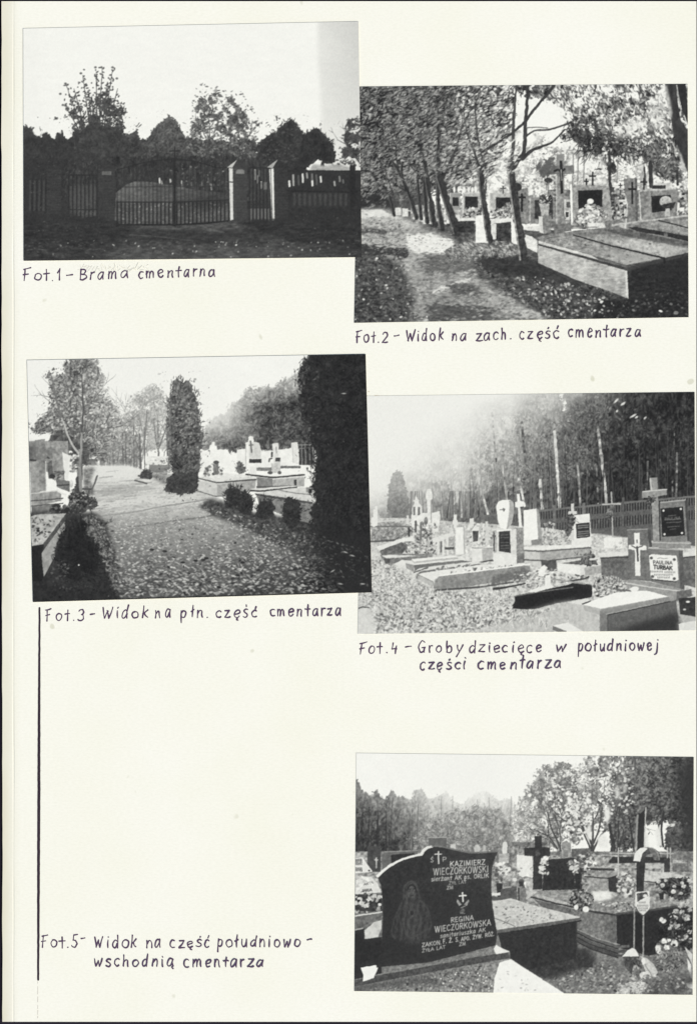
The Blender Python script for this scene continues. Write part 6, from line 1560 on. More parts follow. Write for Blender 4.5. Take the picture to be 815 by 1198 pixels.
    p.line(k + '/leg', [(741.4, 1046), (741, 1113)], 1.7, 150); p.line(k + '/leg', [(752, 1068), (751.6, 1118)], 1.7, 158)
    p.poly(k + '/arched_roof', arcpts(757, 1008, 17, 17, 185, 330) + arcpts(760, 1009, 8, 10, 330, 185), 76, (8, 3))
    p.poly(k + '/arched_roof', [(740, 1007), (742, 998), (748, 992), (754, 991.4), (757, 993), (751, 998), (748, 1008)], 226, (10, 3)); p.poly(k + '/arched_roof', [(757, 993), (764, 993), (769, 999), (770, 1007), (764, 1006), (762, 999)], 104, (10, 3))
    p.line(k + '/arched_roof', [(754, 991.4), (763, 992), (769, 998), (770.6, 1006)], 1.2, 150)
    p.poly(k + '/name_shield', [(742.6, 1043.6), (759, 1042.6), (759.6, 1061), (757, 1066), (751.6, 1072), (746, 1067), (742, 1060)], 222, (6, 3)); p.poly(k + '/name_shield', [(744, 1045), (756, 1043.6), (758, 1048), (752, 1051), (745, 1055)], 84, (26, 1.6)); p.ell(k + '/name_shield', 754, 1048, 2.6, 1.8, 214)
    for y, a, b in ((1055.6, 747, 755), (1059.4, 745, 757), (1062.4, 746, 757), (1065, 747.6, 755)):
        for x in np.arange(a, b, 1.7):
            p.line(k + '/name_shield', [(x, y - .8), (x + .3, y + .8)], .8, 112)
    p.line(k + '/name_shield', [(743, 1061), (746, 1066.6), (751.6, 1071.4), (757, 1066)], 1, 84)
    p.lab(k, 'temporary cross with a little arched roof and a name shield')
    # flowers far right
    p.foliage('flowers#big', [(770, 1100), (772, 1085), (780, 1076), (788, 1066), (800, 1062), (812, 1060), (812, 1108), (796, 1112), (780, 1108)], 50, 26, .1, 2, 2.5)
    for x, y, r, a in ((774.6, 1076.6, 4.4, 60), (790, 1066, 3.4, 0), (802, 1073, 4.4, 20), (790, 1083, 4.6, 30), (797, 1067, 3.2, 0), (784, 1082, 2, 0), (806, 1064, 3, 0), (801, 1096, 3.4, 50), (806, 1090, 3, 0), (783, 1086, 2.4, 0)):
        p.bloom('flowers#big', x, y, r * 1.05, 232 if x < 780 else 184, a)
    p.dabs('flowers#big', [(778, 1066), (808, 1062), (808, 1104), (780, 1100)], 70, 1.6, lambda x, y: p.rng.choice([44, 60, 140, 186]), 14, .5)
    p.lab('flowers#big', 'large bunch of flowers at the right edge')
    p.foliage('flowers#wrapped', [(766, 1126), (768, 1104), (776, 1097), (790, 1100), (798, 1108), (800, 1130), (784, 1138), (770, 1136)], 104, 36, .1, 2, 2.5)
    for x, y, r, a in ((769, 1109, 3.8, 60), (776, 1101, 3.4, 0), (788, 1104, 4.4, 10), (779, 1108, 3.6, 70), (771, 1114, 3, 0), (782, 1100, 2.2, 0)):
        p.bloom('flowers#wrapped', x, y, r * 1.05, 232, a)
    p.ell('flowers#wrapped', 787.6, 1105.6, 2, 1.6, 44)
    p.dabs('flowers#wrapped', [(768, 1114), (798, 1112), (798, 1134), (772, 1136)], 90, 1.7, lambda x, y: p.rng.choice([84, 120, 176]), 14, .4, 60, 40)
    p.lab('flowers#wrapped', 'bouquet in clear wrapping standing on the ground')
    p.poly('cellophane', [(800, 1107), (809, 1116), (809, 1128), (804, 1118)], 196, (10, 3)); p.poly('cellophane', [(803, 1120), (807, 1128), (810, 1146), (807, 1144), (804, 1132)], 226); p.poly('cellophane', [(801, 1150), (810, 1148), (810, 1157), (804, 1155)], 220)
    k = 'paper_wrapped_flowers'
    p.poly(k, [(727, 1119), (733, 1112), (739, 1108.6), (743, 1111), (747, 1118.6)], 226, (5, 3)); p.poly(k, [(728, 1119.4), (747, 1119), (747, 1124), (741, 1126), (738, 1140), (731, 1132)], 84, (24, 2))
    p.poly(k, [(748, 1118), (756, 1121), (764, 1128), (769, 1138), (764, 1143), (756, 1140), (751, 1128)], 190, (15, 3)); p.line(k, [(749, 1120), (756, 1132), (762, 1142)], 1.1, 140); p.ell(k, 752, 1124.6, 2.4, 4, 228); p.poly(k, [(746, 1138), (758, 1136), (761, 1144), (750, 1146)], 206, (18, 2))
    p.dabs(k, [(738, 1122), (749, 1120), (750, 1140), (740, 1142)], 36, 1.5, lambda x, y: p.rng.choice([50, 90, 170]), 14, .5, 70, 30)
    p.lab(k, 'flowers wrapped in white paper lying at the foot of the cross')
    p.foliage('sand_heap', [(718, 1162), (724, 1152), (736, 1149), (750, 1148), (758, 1152), (752, 1162)], 186, 26, .1, 1.8, 2); p.foliage('sand_heap', [(768, 1164), (774, 1153), (782, 1156), (788, 1164)], 170, 20, .1, 1.8, 2)
    p.poly('soil', [(755, 1150), (810, 1136), (812, 1150), (790, 1166), (755, 1166)], 88, (18, 3), soft=3, op=.8)
    p.dabs('soil', [(600, 1135), (640, 1118), (690, 1120), (735, 1140), (805, 1140), (805, 1160), (640, 1160), (630, 1150)], 560, 1.7, lambda x, y: p.rng.choice([70, 92, 130, 165, 200]), 14, .55, 0, 40, .75)
    # near tomb, right of the black stone
    p.poly('soil', [(588, 1126), (650, 1108), (692, 1110), (696, 1128), (640, 1146), (610, 1140)], 66, (12, 3), soft=2)
    k = 'tomb#near'
    p.poly(k, [(571, 1055), (598, 1051), (616, 1057), (648, 1065), (678, 1072.6), (676, 1075), (636, 1080), (604, 1085), (581, 1089)], 196, (17, 5, 2.2))
    p.dabs(k, [(578, 1060), (612, 1060), (664, 1073), (640, 1078), (586, 1084)], 60, 1.2, 120, 16, .5); p.line(k, [(577, 1074), (592, 1079), (602, 1084)], 1, 120)
    p.poly(k, [(580, 1088), (604, 1084.4), (640, 1079), (679, 1073.4), (679, 1076.6), (640, 1083), (602, 1089), (582, 1092)], 104, (8, 3)); p.line(k, [(582, 1092.6), (640, 1084), (679, 1077)], 1.5, 40)
    p.poly(k, [(582, 1092.4), (640, 1084), (674, 1078), (674, 1121), (646, 1128), (618, 1134), (588, 1116)], 56, (5, 3)); p.line(k, [(674, 1079), (674, 1120)], 1.2, 74)
    p.poly(k, [(674, 1123), (692, 1121), (693, 1132), (676, 1131)], 62, (8, 3))
    p.lab(k, 'dark tomb with a pale top beside the black headstone')
    # front kerb stones and slab
    k = 'speckled_slab'
    p.poly(k, [(412, 1154), (440, 1147), (500, 1137), (560, 1124), (594, 1120), (598, 1124), (662, 1164), (412, 1164)], lambda X, Y: 136 - 12 * sstep(560, 540, X) * sstep(1150, 1135, Y), (34, 1.7))
    p.poly(k, [(584, 1126), (597, 1122), (664, 1165), (576, 1165), (578, 1144)], 240, (5, 4)); p.dabs(k, [(584, 1134), (610, 1140), (640, 1160), (580, 1160)], 16, 1.4, 190, 16, .6)
    p.dabs(k, [(450, 1150), (575, 1128), (575, 1160), (430, 1160)], 60, 1.8, 84, 10, .6); p.dabs(k, [(430, 1156), (575, 1130), (575, 1160)], 90, .9, 215, 20, .8)
    p.lab(k, 'speckled granite slab in front, white where the sun strikes')
    k = 'speckled_step'
    p.poly(k, [(414, 1146), (440, 1140), (500, 1128), (560, 1115), (580, 1105), (596, 1114), (596, 1121), (560, 1126), (500, 1138), (440, 1148), (414, 1152)], 128, (24, 1.8)); p.poly(k, [(414, 1147), (442, 1141), (470, 1136), (560, 1119), (594, 1114), (596, 1121), (560, 1127), (500, 1138), (440, 1149), (414, 1154)], 82, (16, 2))
    p.poly(k, [(577, 1110), (580, 1105.4), (596, 1113.6), (580, 1116)], 226, (9, 3)); p.poly(k, [(414, 1152), (500, 1141), (520, 1150), (420, 1160), (414, 1160)], 72, (14, 2), soft=2, op=.6)
    p.poly(k + '/chip', [(421.6, 1132), (439.6, 1128.6), (442, 1132), (437, 1144), (424, 1148.4), (425, 1141)], 240, (3, 3)); p.line('tomb#left', [(421, 1131.6), (440, 1128)], 1, 36)
    # the black headstone
    k = 'black_headstone'
    out = [(441.4, 1026)] + smooth([(441.4, 1026), (452, 1016.6), (466, 1008.4), (480, 1003.4), (494, 1000)], 6) + smooth([(494, 1000), (496, 996), (500, 992.6), (506, 990.8), (514, 991), (526, 993.4), (540, 996.6), (556, 998.2), (582, 996.4)], 6) + smooth([(582, 996.4), (576.6, 1010), (574.4, 1028), (575, 1052), (578.6, 1078), (581, 1092), (579, 1106)], 5) + [(540, 1116), (500, 1126), (440, 1131.6)] + smooth([(440, 1131.6), (442.6, 1118), (446, 1100), (447.4, 1076), (447, 1052), (445, 1036), (441.4, 1026)], 5)
    p.poly(k, out, lambda X, Y: 56 + 9 * sstep(1110, 1010, Y) * sstep(470, 560, X), (4, 3))
    p.line(k, smooth([(441.4, 1025), (452, 1015.4), (466, 1007.2), (480, 1002.4), (493, 999.4)], 6), (3.2, 2.2), 232); p.line(k, smooth([(493, 999), (495.6, 994.6), (500, 991.6), (505, 990.4)], 5), (4, 2.4), 222); p.line(k, smooth([(505, 990), (514, 990.2), (526, 992.6), (540, 995.8), (556, 997.4), (582, 995.6)], 5), (1.2, 2), 120)
    p.mod([(505, 1004), (560, 1008), (566, 1024), (510, 1034)], 68, 0, 7)
    p.lab(k, 'curved black headstone with engraved names and a faint figure')
    e = k + '/engraved_figure'
    p.poly(e, [(472, 1040), (474, 1033), (479, 1030), (485, 1031), (489, 1036), (491, 1046), (496, 1054), (502, 1062), (505, 1080), (503, 1096), (494, 1104), (478, 1104), (462, 1098), (456, 1092), (460, 1074), (466, 1062), (471, 1054)], lambda X, Y: 62 + 12 * np.exp(-((X - 481) / 14) ** 2) + 5 * np.sin(X * .9 + Y * .15), (12, 2.0, 4), soft=1.4)
    p.ell(e, 481, 1043, 5, 7.4, 86, tex=(12, 1.6), soft=1.6); p.line(e, [(472, 1052), (472, 1040), (476, 1033), (482, 1031), (487, 1036), (490, 1048)], 2.0, 80, curve=True, op=.7); p.line(e, [(476, 1041), (479, 1036), (484, 1036), (487, 1043)], 2, 50, curve=True)
    p.line(e, [(481, 1040), (481, 1045)], 1, 94); p.line(e, [(478, 1040), (480, 1040)], .9, 50); p.line(e, [(483, 1040), (485, 1040)], .9, 50); p.line(e, [(479.6, 1048), (483, 1048)], .9, 52)
    p.ell(e, 481.6, 1068, 4, 5, 82, tex=(12, 2)); p.ell(e, 481.6, 1068, 2, 2.6, 56)
    for pts in ([(470, 1056), (463, 1070), (458, 1090), (462, 1098)], [(492, 1054), (500, 1064), (504, 1082), (500, 1092)], [(476, 1060), (472, 1080), (476, 1094), (484, 1098)], [(488, 1060), (492, 1078), (488, 1090)], [(484, 1096), (492, 1092), (502, 1086)], [(466, 1070), (470, 1088), (468, 1100)]):
        p.line(e, pts, 2.2, 86, op=.5, curve=True)
    # inscriptions
    t = k + '/inscription'
    L = 184
    p.text(t, 'Ś', 503.4, 507, 1008.6, 1008.4, 5.2, .9, 170); p.text(t, 'P', 517.4, 521.4, 1008, 1007.6, 5, .9, 170)
    p.line(t, [(512.4, 996), (512.8, 1010)], 1.5, 205); p.line(t, [(508.4, 999.4), (516, 999)], 1.3, 205)
    p.text(t, 'KAZIMIERZ', 526.2, 566.8, 1013.6, 1011.2, 5.6, .95, 192)
    p.text(t, 'WIECZORKOWSKI', 506.8, 570.8, 1023.6, 1020.2, 7.4, .95, L)
    p.text(t, 'sierżant AK ps. ORLIK', 504.4, 571, 1030.8, 1026.4, 4.6, .9, 176)
    p.text(t, 'ŻYŁ LAT', 524.8, 545, 1034.8, 1033.2, 3.4, .8, 150); p.text(t, 'ZM', 522.4, 529.4, 1040.4, 1039.8, 3.6, .85, 160)
    m = k + '/emblem'
    p.line(m, [(540.6, 1044.4), (541.2, 1054.6)], 1.7, 226); p.line(m, [(537, 1048), (544.8, 1047.4)], 1.5, 226)
    for sg in (-1, 1):
        p.poly(m, [(541 + sg * 1.2, 1058), (541 + sg * 6.6, 1052), (541 + sg * 7.4, 1055), (541 + sg * 4.4, 1060)], 150, (28, 1.4))
    p.poly(m, [(537, 1067), (541, 1061), (543.4, 1065), (541, 1069), (537.4, 1068)], 104, (26, 1.2)); p.line(m, [(539, 1062), (543.6, 1060)], 1, 150); p.line(m, [(538, 1068), (543.4, 1068.6)], .9, 132)
    p.text(t, 'REGINA', 527.2, 553.4, 1079, 1076, 5.2, 1.0, 176)
    p.text(t, 'WIECZORKOWSKA', 508.4, 573.6, 1090.6, 1082.2, 6.6, .95, L)
    p.text(t, 'sanitariuszka AK', 514.8, 567.4, 1097.2, 1089.6, 4.4, .9, 170)
    p.text(t, 'ZAKON.', 493.4, 516.2, 1107.8, 1104.4, 4.4, .9, 176); p.text(t, 'F. Ż. S.', 518, 536.6, 1103.6, 1101, 4.8, .95, 180); p.text(t, 'APO. ŻYW. RÓŻ.', 539, 577.6, 1101, 1094.4, 4.2, .9, 176)
    p.text(t, 'ŻYŁA LAT', 493.6, 520.4, 1114, 1109.4, 3.6, .85, 158); p.text(t, 'ZM', 537, 544, 1106.6, 1105.6, 3.8, .85, 160)
    p.mottle([(590, 990), (815, 990), (815, 1166), (640, 1166), (590, 1090)], .16, 2.4)
    p.mottle([(410, 985), (815, 985), (815, 1050), (410, 1050)], .12, 3)
    c = p.c
    p.c = np.clip(c + np.where(c < 130, -.1 * (130 - c) * np.clip((c - 44) / 30, 0, 1), .14 * np.minimum(c - 130, 246 - c)), 36, 247)
    p.finish(3.0, 0.45)
    return p

def arcpts(cx, cy, rx, ry, a0, a1, n=10):
    """arc in picture coordinates (y down); 270 is the top"""
    return [(cx + rx * math.cos(math.radians(a0 + (a1 - a0) * i / n)), cy + ry * math.sin(math.radians(a0 + (a1 - a0) * i / n))) for i in range(n + 1)]

# ================================================================ the setting: a dark table top under the album sheet
dark, nt, bs = new_mat('dark_table', .7, .1)
tn = nt.nodes.new('ShaderNodeTexNoise')
tn.inputs['Scale'].default_value = 60
cr = nt.nodes.new('ShaderNodeValToRGB')
cr.color_ramp.elements[0].color = (.010, .008, .014, 1)
cr.color_ramp.elements[1].color = (.020, .016, .026, 1)
nt.links.new(tn.outputs['Fac'], cr.inputs['Fac'])
nt.links.new(cr.outputs['Color'], bs.inputs['Base Color'])
v = [(-1.2, -1.0, -.00112), (1.2, -1.0, -.00112), (1.2, 1.0, -.00112), (-1.2, 1.0, -.00112)]
v += [(x, y, -.0416) for x, y, z in v]
me = bpy.data.meshes.new('table_top')
me.from_pydata(v, [], [(0, 1, 2, 3), (7, 6, 5, 4), (0, 4, 5, 1), (1, 5, 6, 2), (2, 6, 7, 3), (3, 7, 4, 0)])
tag(link('table_top', me, dark), 'near-black table top under the album sheet', 'table top', kind='structure')

# ---------------------------------------------------------------- the album sheet
paper, nt, bs = new_mat('cream_card', .85, .08)
tc = nt.nodes.new('ShaderNodeTexCoord')
def noise_node(scale, detail, rough=.6, sx=1, sy=1):
    mp = nt.nodes.new('ShaderNodeMapping')
    mp.inputs['Scale'].default_value = (sx, sy, 1)
    nt.links.new(tc.outputs['Object'], mp.inputs['Vector'])
    n = nt.nodes.new('ShaderNodeTexNoise')
    n.inputs['Scale'].default_value = scale
    n.inputs['Detail'].default_value = detail
    n.inputs['Roughness'].default_value = rough
    nt.links.new(mp.outputs['Vector'], n.inputs['Vector'])
    return n
n1 = noise_node(22, 3)
r1 = nt.nodes.new('ShaderNodeValToRGB')
r1.color_ramp.elements[0].position, r1.color_ramp.elements[1].position = .3, .7
r1.color_ramp.elements[0].color = base((250, 249.5, 236)) + (1,)
r1.color_ramp.elements[1].color = base((253.5, 252.8, 244)) + (1,)
nt.links.new(n1.outputs['Fac'], r1.inputs['Fac'])
n2 = noise_node(900, 4, .7, 1, 2.2)           # fibres
r2 = nt.nodes.new('ShaderNodeValToRGB')
r2.color_ramp.elements[0].position, r2.color_ramp.elements[1].position = .3, .62
r2.color_ramp.elements[0].color = (.94, .94, .925, 1)
r2.color_ramp.elements[1].color = (1, 1, 1, 1)
nt.links.new(n2.outputs['Fac'], r2.inputs['Fac'])
mx = nt.nodes.new('ShaderNodeMix')
mx.data_type, mx.blend_type = 'RGBA', 'MULTIPLY'
mx.inputs['Factor'].default_value = 1
nt.links.new(r1.outputs['Color'], mx.inputs[6])
nt.links.new(r2.outputs['Color'], mx.inputs[7])
n3 = noise_node(160, 1, .5)                    # rare flecks in the card
r3 = nt.nodes.new('ShaderNodeValToRGB')
r3.color_ramp.elements[0].position, r3.color_ramp.elements[1].position = .765, .80
r3.color_ramp.elements[0].color = (1, 1, 1, 1)
r3.color_ramp.elements[1].color = (.80, .80, .74, 1)
nt.links.new(n3.outputs['Fac'], r3.inputs['Fac'])
mx2 = nt.nodes.new('ShaderNodeMix')
mx2.data_type, mx2.blend_type = 'RGBA', 'MULTIPLY'
mx2.inputs['Factor'].default_value = 1
nt.links.new(mx.outputs[2], mx2.inputs[6])
nt.links.new(r3.outputs['Color'], mx2.inputs[7])
# browned strip with a worn edge along the binding
sep = nt.nodes.new('ShaderNodeSeparateXYZ')
nt.links.new(tc.outputs['Object'], sep.inputs['Vector'])
mr = nt.nodes.new('ShaderNodeMapRange')
mr.inputs['From Min'].default_value = float(wx(2))
mr.inputs['From Max'].default_value = float(wx(26))
mr.inputs['To Min'].default_value = 1.5
mr.inputs['To Max'].default_value = 0
mr.interpolation_type = 'SMOOTHSTEP'
nt.links.new(sep.outputs['X'], mr.inputs['Value'])
n4 = noise_node(30, 3, .6, 3, .6)
mm = nt.nodes.new('ShaderNodeMath')
mm.operation = 'MULTIPLY'
nt.links.new(mr.outputs['Result'], mm.inputs[0])
nt.links.new(n4.outputs['Fac'], mm.inputs[1])
mx3 = nt.nodes.new('ShaderNodeMix')
mx3.data_type = 'RGBA'
mx3.inputs[7].default_value = base((228, 224, 204)) + (1,)
nt.links.new(mm.outputs[0], mx3.inputs['Factor'])
nt.links.new(mx2.outputs[2], mx3.inputs[6])
nt.links.new(mx3.outputs[2], bs.inputs['Base Color'])
bp = nt.nodes.new('ShaderNodeBump')
bp.inputs['Strength'].default_value = .08
bp.inputs['Distance'].default_value = .0002
nt.links.new(n2.outputs['Fac'], bp.inputs['Height'])
nt.links.new(bp.outputs['Normal'], bs.inputs['Normal'])

xs = np.unique(np.concatenate([np.linspace(2, 814, 60), np.linspace(13.5, 18.5, 11)]))
ys = np.linspace(1.4, 1195.4, 80)
GX, GY = np.meshgrid(xs, ys)
edge = np.clip((20 - GX) / 18, 0, 1)
GX = GX + edge * (1.3 * (GY / 1198) + .35 * vn(GY / 40, GY * 0, 5) + .25 * vn(GY / 9, GY * 0, 6))
GZ = -.00016 * np.exp(-((GX - 16 - .3 * vn(GY / 60, GY * 0, 8)) / .8) ** 2) * (.6 + .4 * vn(GY / 50, GY * 0, 7))
nx, ny = len(xs), len(ys)
top = np.stack([wx(GX), wy(GY), GZ], -1).reshape(-1, 3)
bot = top.copy()
bot[:, 2] = -.0011
I = np.arange(nx * ny).reshape(ny, nx)
q = np.stack([I[1:, :-1], I[1:, 1:], I[:-1, 1:], I[:-1, :-1]], -1).reshape(-1, 4)
N0 = nx * ny
def skirt(idx):
    return np.stack([idx[:-1], idx[1:], idx[1:] + N0, idx[:-1] + N0], -1)
sk = np.concatenate([skirt(I[0, :]), skirt(I[:, -1]), skirt(I[-1, ::-1]), skirt(I[::-1, 0])])
page_root = bpy.data.objects.new('album_page', None)
col.objects.link(page_root)
tag(page_root, 'cream album page with five mounted photographs and handwritten captions', 'album page')
sheet = link('sheet', mesh_arrays('sheet', np.concatenate([top, bot]), np.concatenate([q, q[:, ::-1] + N0, sk])), paper, page_root)

# ---------------------------------------------------------------- ink
def ink_mat(name, rgb, var=14):
    m, nt, b = new_mat(name, .6, .1)
    n = nt.nodes.new('ShaderNodeTexNoise')
    n.inputs['Scale'].default_value = 520
    r = nt.nodes.new('ShaderNodeValToRGB')
    r.color_ramp.elements[0].position, r.color_ramp.elements[1].position = .3, .7
    r.color_ramp.elements[0].color = base(np.array(rgb) - var) + (1,)
    r.color_ramp.elements[1].color = base(np.array(rgb) + var) + (1,)
    nt.links.new(n.outputs['Fac'], r.inputs['Fac'])
    nt.links.new(r.outputs['Color'], b.inputs['Base Color'])
    return m
ink = ink_mat('violet_ink', (82, 62, 90), 24)
marker = ink_mat('black_marker', (56, 46, 56), 12)
pencil = ink_mat('pencil', (214, 211, 200), 14)
brown = ink_mat('rust_stain', (226, 214, 192), 8)

def ribbons(name, strokes, w, mat, parent, rng, z=.00003):
    """pen strokes as thin raised ribbons of ink with round ends"""
    co, fa = [], []
    zi = z
    for st in strokes:
        P = np.array(st, float)
        if len(P) < 2: continue
        d = np.gradient(P, axis=0)
        d /= np.maximum(np.hypot(d[:, 0], d[:, 1]), 1e-6)[:, None]
        n = np.stack([-d[:, 1], d[:, 0]], -1)
        t = np.linspace(0, 1, len(P))
        ww = w / 2 * (1 + .22 * np.sin(t * 5 + rng.uniform(0, 6)) + rng.normal(0, .05))
        P = np.concatenate([P[:1] - d[:1] * w * .42, P[:1] - d[:1] * w * .2, P, P[-1:] + d[-1:] * w * .2, P[-1:] + d[-1:] * w * .42])
        n = np.concatenate([n[:1], n[:1], n, n[-1:], n[-1:]])
        ww = np.concatenate([[ww[0] * .45, ww[0] * .85], ww, [ww[-1] * .85, ww[-1] * .45]])
        a, b = P + n * ww[:, None], P - n * ww[:, None]
        k, off = len(P), len(co)
        for i in range(k):
            zz = zi + 1.5e-7 * i
            co.append((float(wx(a[i, 0])), float(wy(a[i, 1])), zz))
            co.append((float(wx(b[i, 0])), float(wy(b[i, 1])), zz))
        for i in range(k - 1):
            fa.append((off + 2 * i, off + 2 * i + 1, off + 2 * i + 3, off + 2 * i + 2))
        zi += 2.5e-6
    me = bpy.data.meshes.new(name)
    me.from_pydata(co, [], fa)
    me.update()
    # every ribbon faces up
    flip = [p.index for p in me.polygons if p.normal.z < 0]
    if flip:
        import bmesh
        bm = bmesh.new(); bm.from_mesh(me); bm.faces.ensure_lookup_table()
        bmesh.ops.reverse_faces(bm, faces=[bm.faces[i] for i in flip])
        bm.to_mesh(me); bm.free()
    return link(name, me, mat, parent)

CAPTIONS = [
    ('handwritten caption under the gate photograph', [('Fot.1', 28.6, 71.5, 328.2, 328), ('-', 77.4, 84, 326.6, 326.2), ('Brama', 92.4, 149.5, 327.2, 325.4), ('cmentarna', 161.6, 252, 325.2, 323)]),
    ('handwritten caption under the tree-lined path photograph', [('Fot.2', 416.6, 453, 401, 400.6), ('-', 460.4, 465.6, 398.4, 398), ('Widok', 474.4, 518.6, 400, 398), ('na', 528.4, 545.4, 398.8, 398.4), ('zach.', 556, 598, 398.4, 396.6), ('część', 606.8, 653, 396.8, 396), ('cmentarza', 663.8, 749, 394.8, 393.6)]),
    ('handwritten caption under the leaf-strewn lane photograph', [('Fot.3', 54.8, 98.4, 726.4, 725.4), ('-', 106.4, 111.4, 722.6, 722.2), ('Widok', 119.4, 173, 723.8, 722.6), ('na', 182, 200, 722.4, 722), ('płn.', 211, 245, 722.4, 722), ('część', 253, 301, 722.8, 721.8), ('cmentarza', 316, 399.5, 721, 720)]),
    ("handwritten caption under the children's graves photograph", [('Fot.4', 420.8, 465, 764.8, 763.8), ('-', 474, 480.4, 761.4, 761), ('Groby', 488.4, 539.6, 763.8, 763.2), ('dziecięce', 547.6, 633, 763.4, 763), ('w', 650.2, 661.4, 762.6, 762), ('południowej', 674.6, 769.6, 762, 760.6), ('części', 490.6, 545.2, 783.6, 782.8), ('cmentarza', 559, 656.4, 783, 781.6)]),
    ('handwritten caption left of the black headstone photograph', [('Fot.5', 49.4, 90.6, 1108.4, 1108), ('-', 95, 99.4, 1103.6, 1103.2), ('Widok', 110.4, 160.4, 1108.6, 1108.4), ('na', 170.4, 189.4, 1108.4, 1108), ('część', 198.8, 245.4, 1108.6, 1108), ('południowo', 254.4, 350.6, 1107.8, 1107.4), ('-', 359, 364.8, 1105, 1104.6), ('wschodnią', 110.4, 204, 1130.8, 1130.6), ('cmentarza', 215.6, 308, 1131.4, 1131)]),
]
for i, (text, words_) in enumerate(CAPTIONS):
    rng = np.random.default_rng(70 + i)
    strokes = []
    for word, x0, x1, y0, y1 in words_:
        strokes += write(HAND, word, x0, x1, y0, y1, 8.3 if i != 1 else 8.6, rng, gap=.42, slant=.05)
    tag(ribbons('caption', strokes, 1.55, ink, page_root, rng), text)
rng = np.random.default_rng(5)
yy = np.linspace(711.5, 1146, 120)
tag(ribbons('ruled_line', [[(46.6 - 1.6 * (y - 711) / 435 + rng.normal(0, .1), y) for y in yy]], 3.1, marker, page_root, rng, z=.00004), 'thick black ruled line down the left side of the page')
tag(ribbons('pencil_line', [[(44.6, a), (44.4, a + l)] for a, l in ((1148, 2.5), (1154, 9), (1166, 6), (1176, 4), (1182, 5), (1189, 2))], .8, pencil, page_root, rng), 'faint broken pencil line below the ruled line')
tag(ribbons('stain', [[(438.8, 463.0), (444, 463.6), (447, 463.4)], [(431, 457.9), (431.6, 458.4)], [(422.6, 451.5), (423.4, 451.8)]], 1.3, brown, page_root, rng, z=.00005), 'small rust-coloured smear above the fourth photograph')
tag(ribbons('smudge', [[(x + rng.normal(0, 1.4), 313.5 + rng.normal(0, 2.4)), (x + rng.uniform(1, 5), 313 + rng.normal(0, 2.4))] for x in np.linspace(92, 172, 44)], .55, ink_mat('grey_smudge', (228, 227, 217), 8), page_root, rng), 'faint grey smudge above the first caption')

# ================================================================ the prints
silver, nt, bs = new_mat('photographic_print', .5, .04)
at = nt.nodes.new('ShaderNodeAttribute')
at.attribute_name = 'silver'
gn = nt.nodes.new('ShaderNodeTexNoise')
gn.inputs['Scale'].default_value = 2600
gn.inputs['Detail'].default_value = 2
mrg = nt.nodes.new('ShaderNodeMapRange')
mrg.inputs['To Min'].default_value = .94
mrg.inputs['To Max'].default_value = 1.06
nt.links.new(gn.outputs['Fac'], mrg.inputs['Value'])
vm = nt.nodes.new('ShaderNodeVectorMath')
vm.operation = 'SCALE'
nt.links.new(at.outputs['Color'], vm.inputs[0])
nt.links.new(mrg.outputs['Result'], vm.inputs['Scale'])
nt.links.new(vm.outputs['Vector'], bs.inputs['Base Color'])
backing, nt, bs = new_mat('print_paper', .7, .1)
bs.inputs['Base Color'].default_value = base((238, 238, 228)) + (1,)

def nice(key):
    return key.split('#')[0]

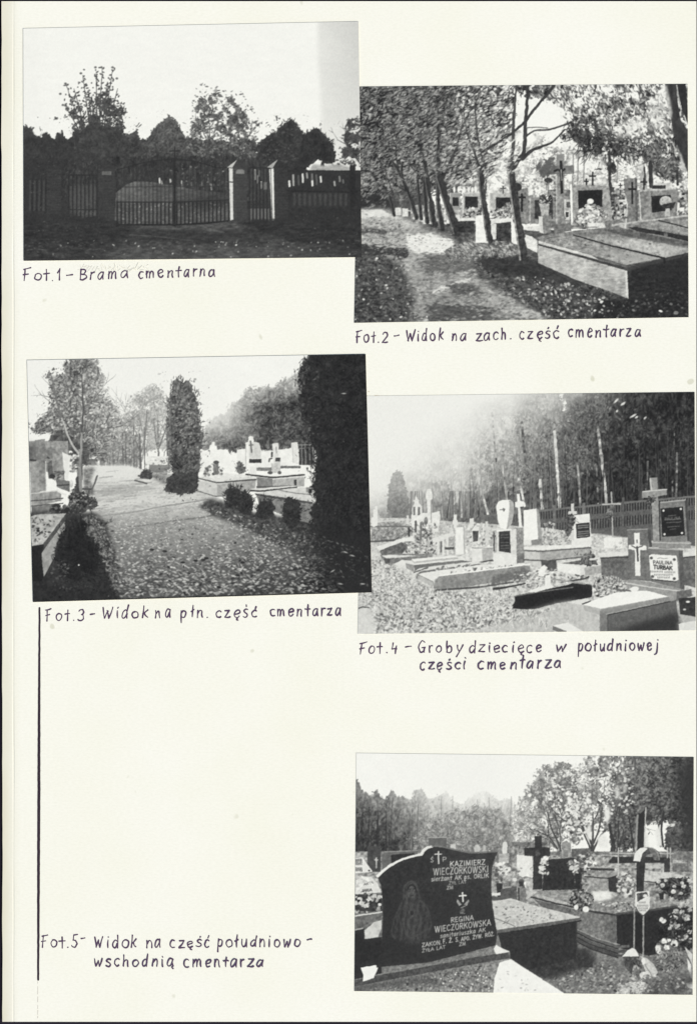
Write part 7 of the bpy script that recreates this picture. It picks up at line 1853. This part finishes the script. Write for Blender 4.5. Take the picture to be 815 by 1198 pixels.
def make_print(p, label, z, group='photographs mounted on the album page'):
    (ax, ay), (bx, by), (cx, cy), (dx, dy) = p.quad
    root = bpy.data.objects.new('mounted_photograph', None)
    col.objects.link(root)
    ox, oy = float(wx((ax + bx + cx + dx) / 4)), float(wy((ay + by + cy + dy) / 4))
    root.location = (ox, oy, z)
    tag(root, label, 'photograph', group)
    def local(x, y, zz):
        return np.stack([wx(x) - ox, wy(y) - oy, np.full(np.shape(x), zz)], -1)
    # paper of the print
    e = .25
    c = [(ax + e, ay + e), (bx - e, by + e), (cx - e, cy - e), (dx + e, dy - e)]
    v = [tuple(map(float, local(np.array(x), np.array(y), zz))) for zz in (-.00013, -.00002) for x, y in c]
    me = bpy.data.meshes.new('print_paper')
    me.from_pydata(v, [], [(0, 1, 2, 3), (7, 6, 5, 4)] + [(i, i + 4, (i + 1) % 4 + 4, (i + 1) % 4) for i in range(4)])
    link('print_paper', me, backing, root)
    # tones to base colours, warm paper white and neutral black
    t = p.c
    f = np.clip(t / 255, 0, 1)[..., None]
    rgb = t[..., None] + (1 - f) * np.array([0, .3, 2.2]) + f * np.array([1.0, 1.2, -6.0])
    colr = np.clip(srgb(rgb) / LIGHT, .002, .97)
    ny, nx = t.shape
    idx = np.arange(nx * ny).reshape(ny, nx)
    cell = p.id[:-1, :-1]
    quads = np.stack([idx[1:, :-1], idx[1:, 1:], idx[:-1, 1:], idx[:-1, :-1]], -1)
    co_all = local(p.X.ravel(), p.Y.ravel(), 0.0)
    col_all = np.concatenate([colr.reshape(-1, 3), np.ones((nx * ny, 1))], 1).astype(np.float32)
    objs = {}
    # small scraps of an id go to what surrounds them, so that each part is a clean area
    order = sorted(p.keys, key=lambda k: k.count('/'))
    for key in order:
        m = cell == p.keys.index(key)
        if m.sum() < 3: continue
        qd = quads[m]
        u, inv = np.unique(qd.ravel(), return_inverse=True)
        nm = nice(key) if '/' not in key else key.split('/')[1]
        me = mesh_arrays(nm, co_all[u], inv.reshape(-1, 4))
        a = me.color_attributes.new('silver', 'FLOAT_COLOR', 'POINT')
        a.data.foreach_set('color', np.ascontiguousarray(col_all[u]).ravel())
        par = root
        if '/' in key: par = objs.get(key.split('/')[0], root)
        o = link(nm, me, silver, par)
        if key in p.labels: o['label'] = p.labels[key]
        objs[key] = o
    return root

make_print(print_southeast(), 'photograph of a black headstone with engraved names, alone at the bottom right', .00016)
make_print(print_west(), 'photograph of a path under trees beside a big pale grave slab, at the top right', .00016)
make_print(print_gate(), 'photograph of an iron cemetery gate under a white sky, at the top left', .00031)
make_print(print_south(), "photograph of white children's graves before a birch wood, on the right below the path photograph", .00016)
make_print(print_north(), 'photograph of a leaf-strewn lane with dark conifers, on the left overlapping the graves photograph', .00031)
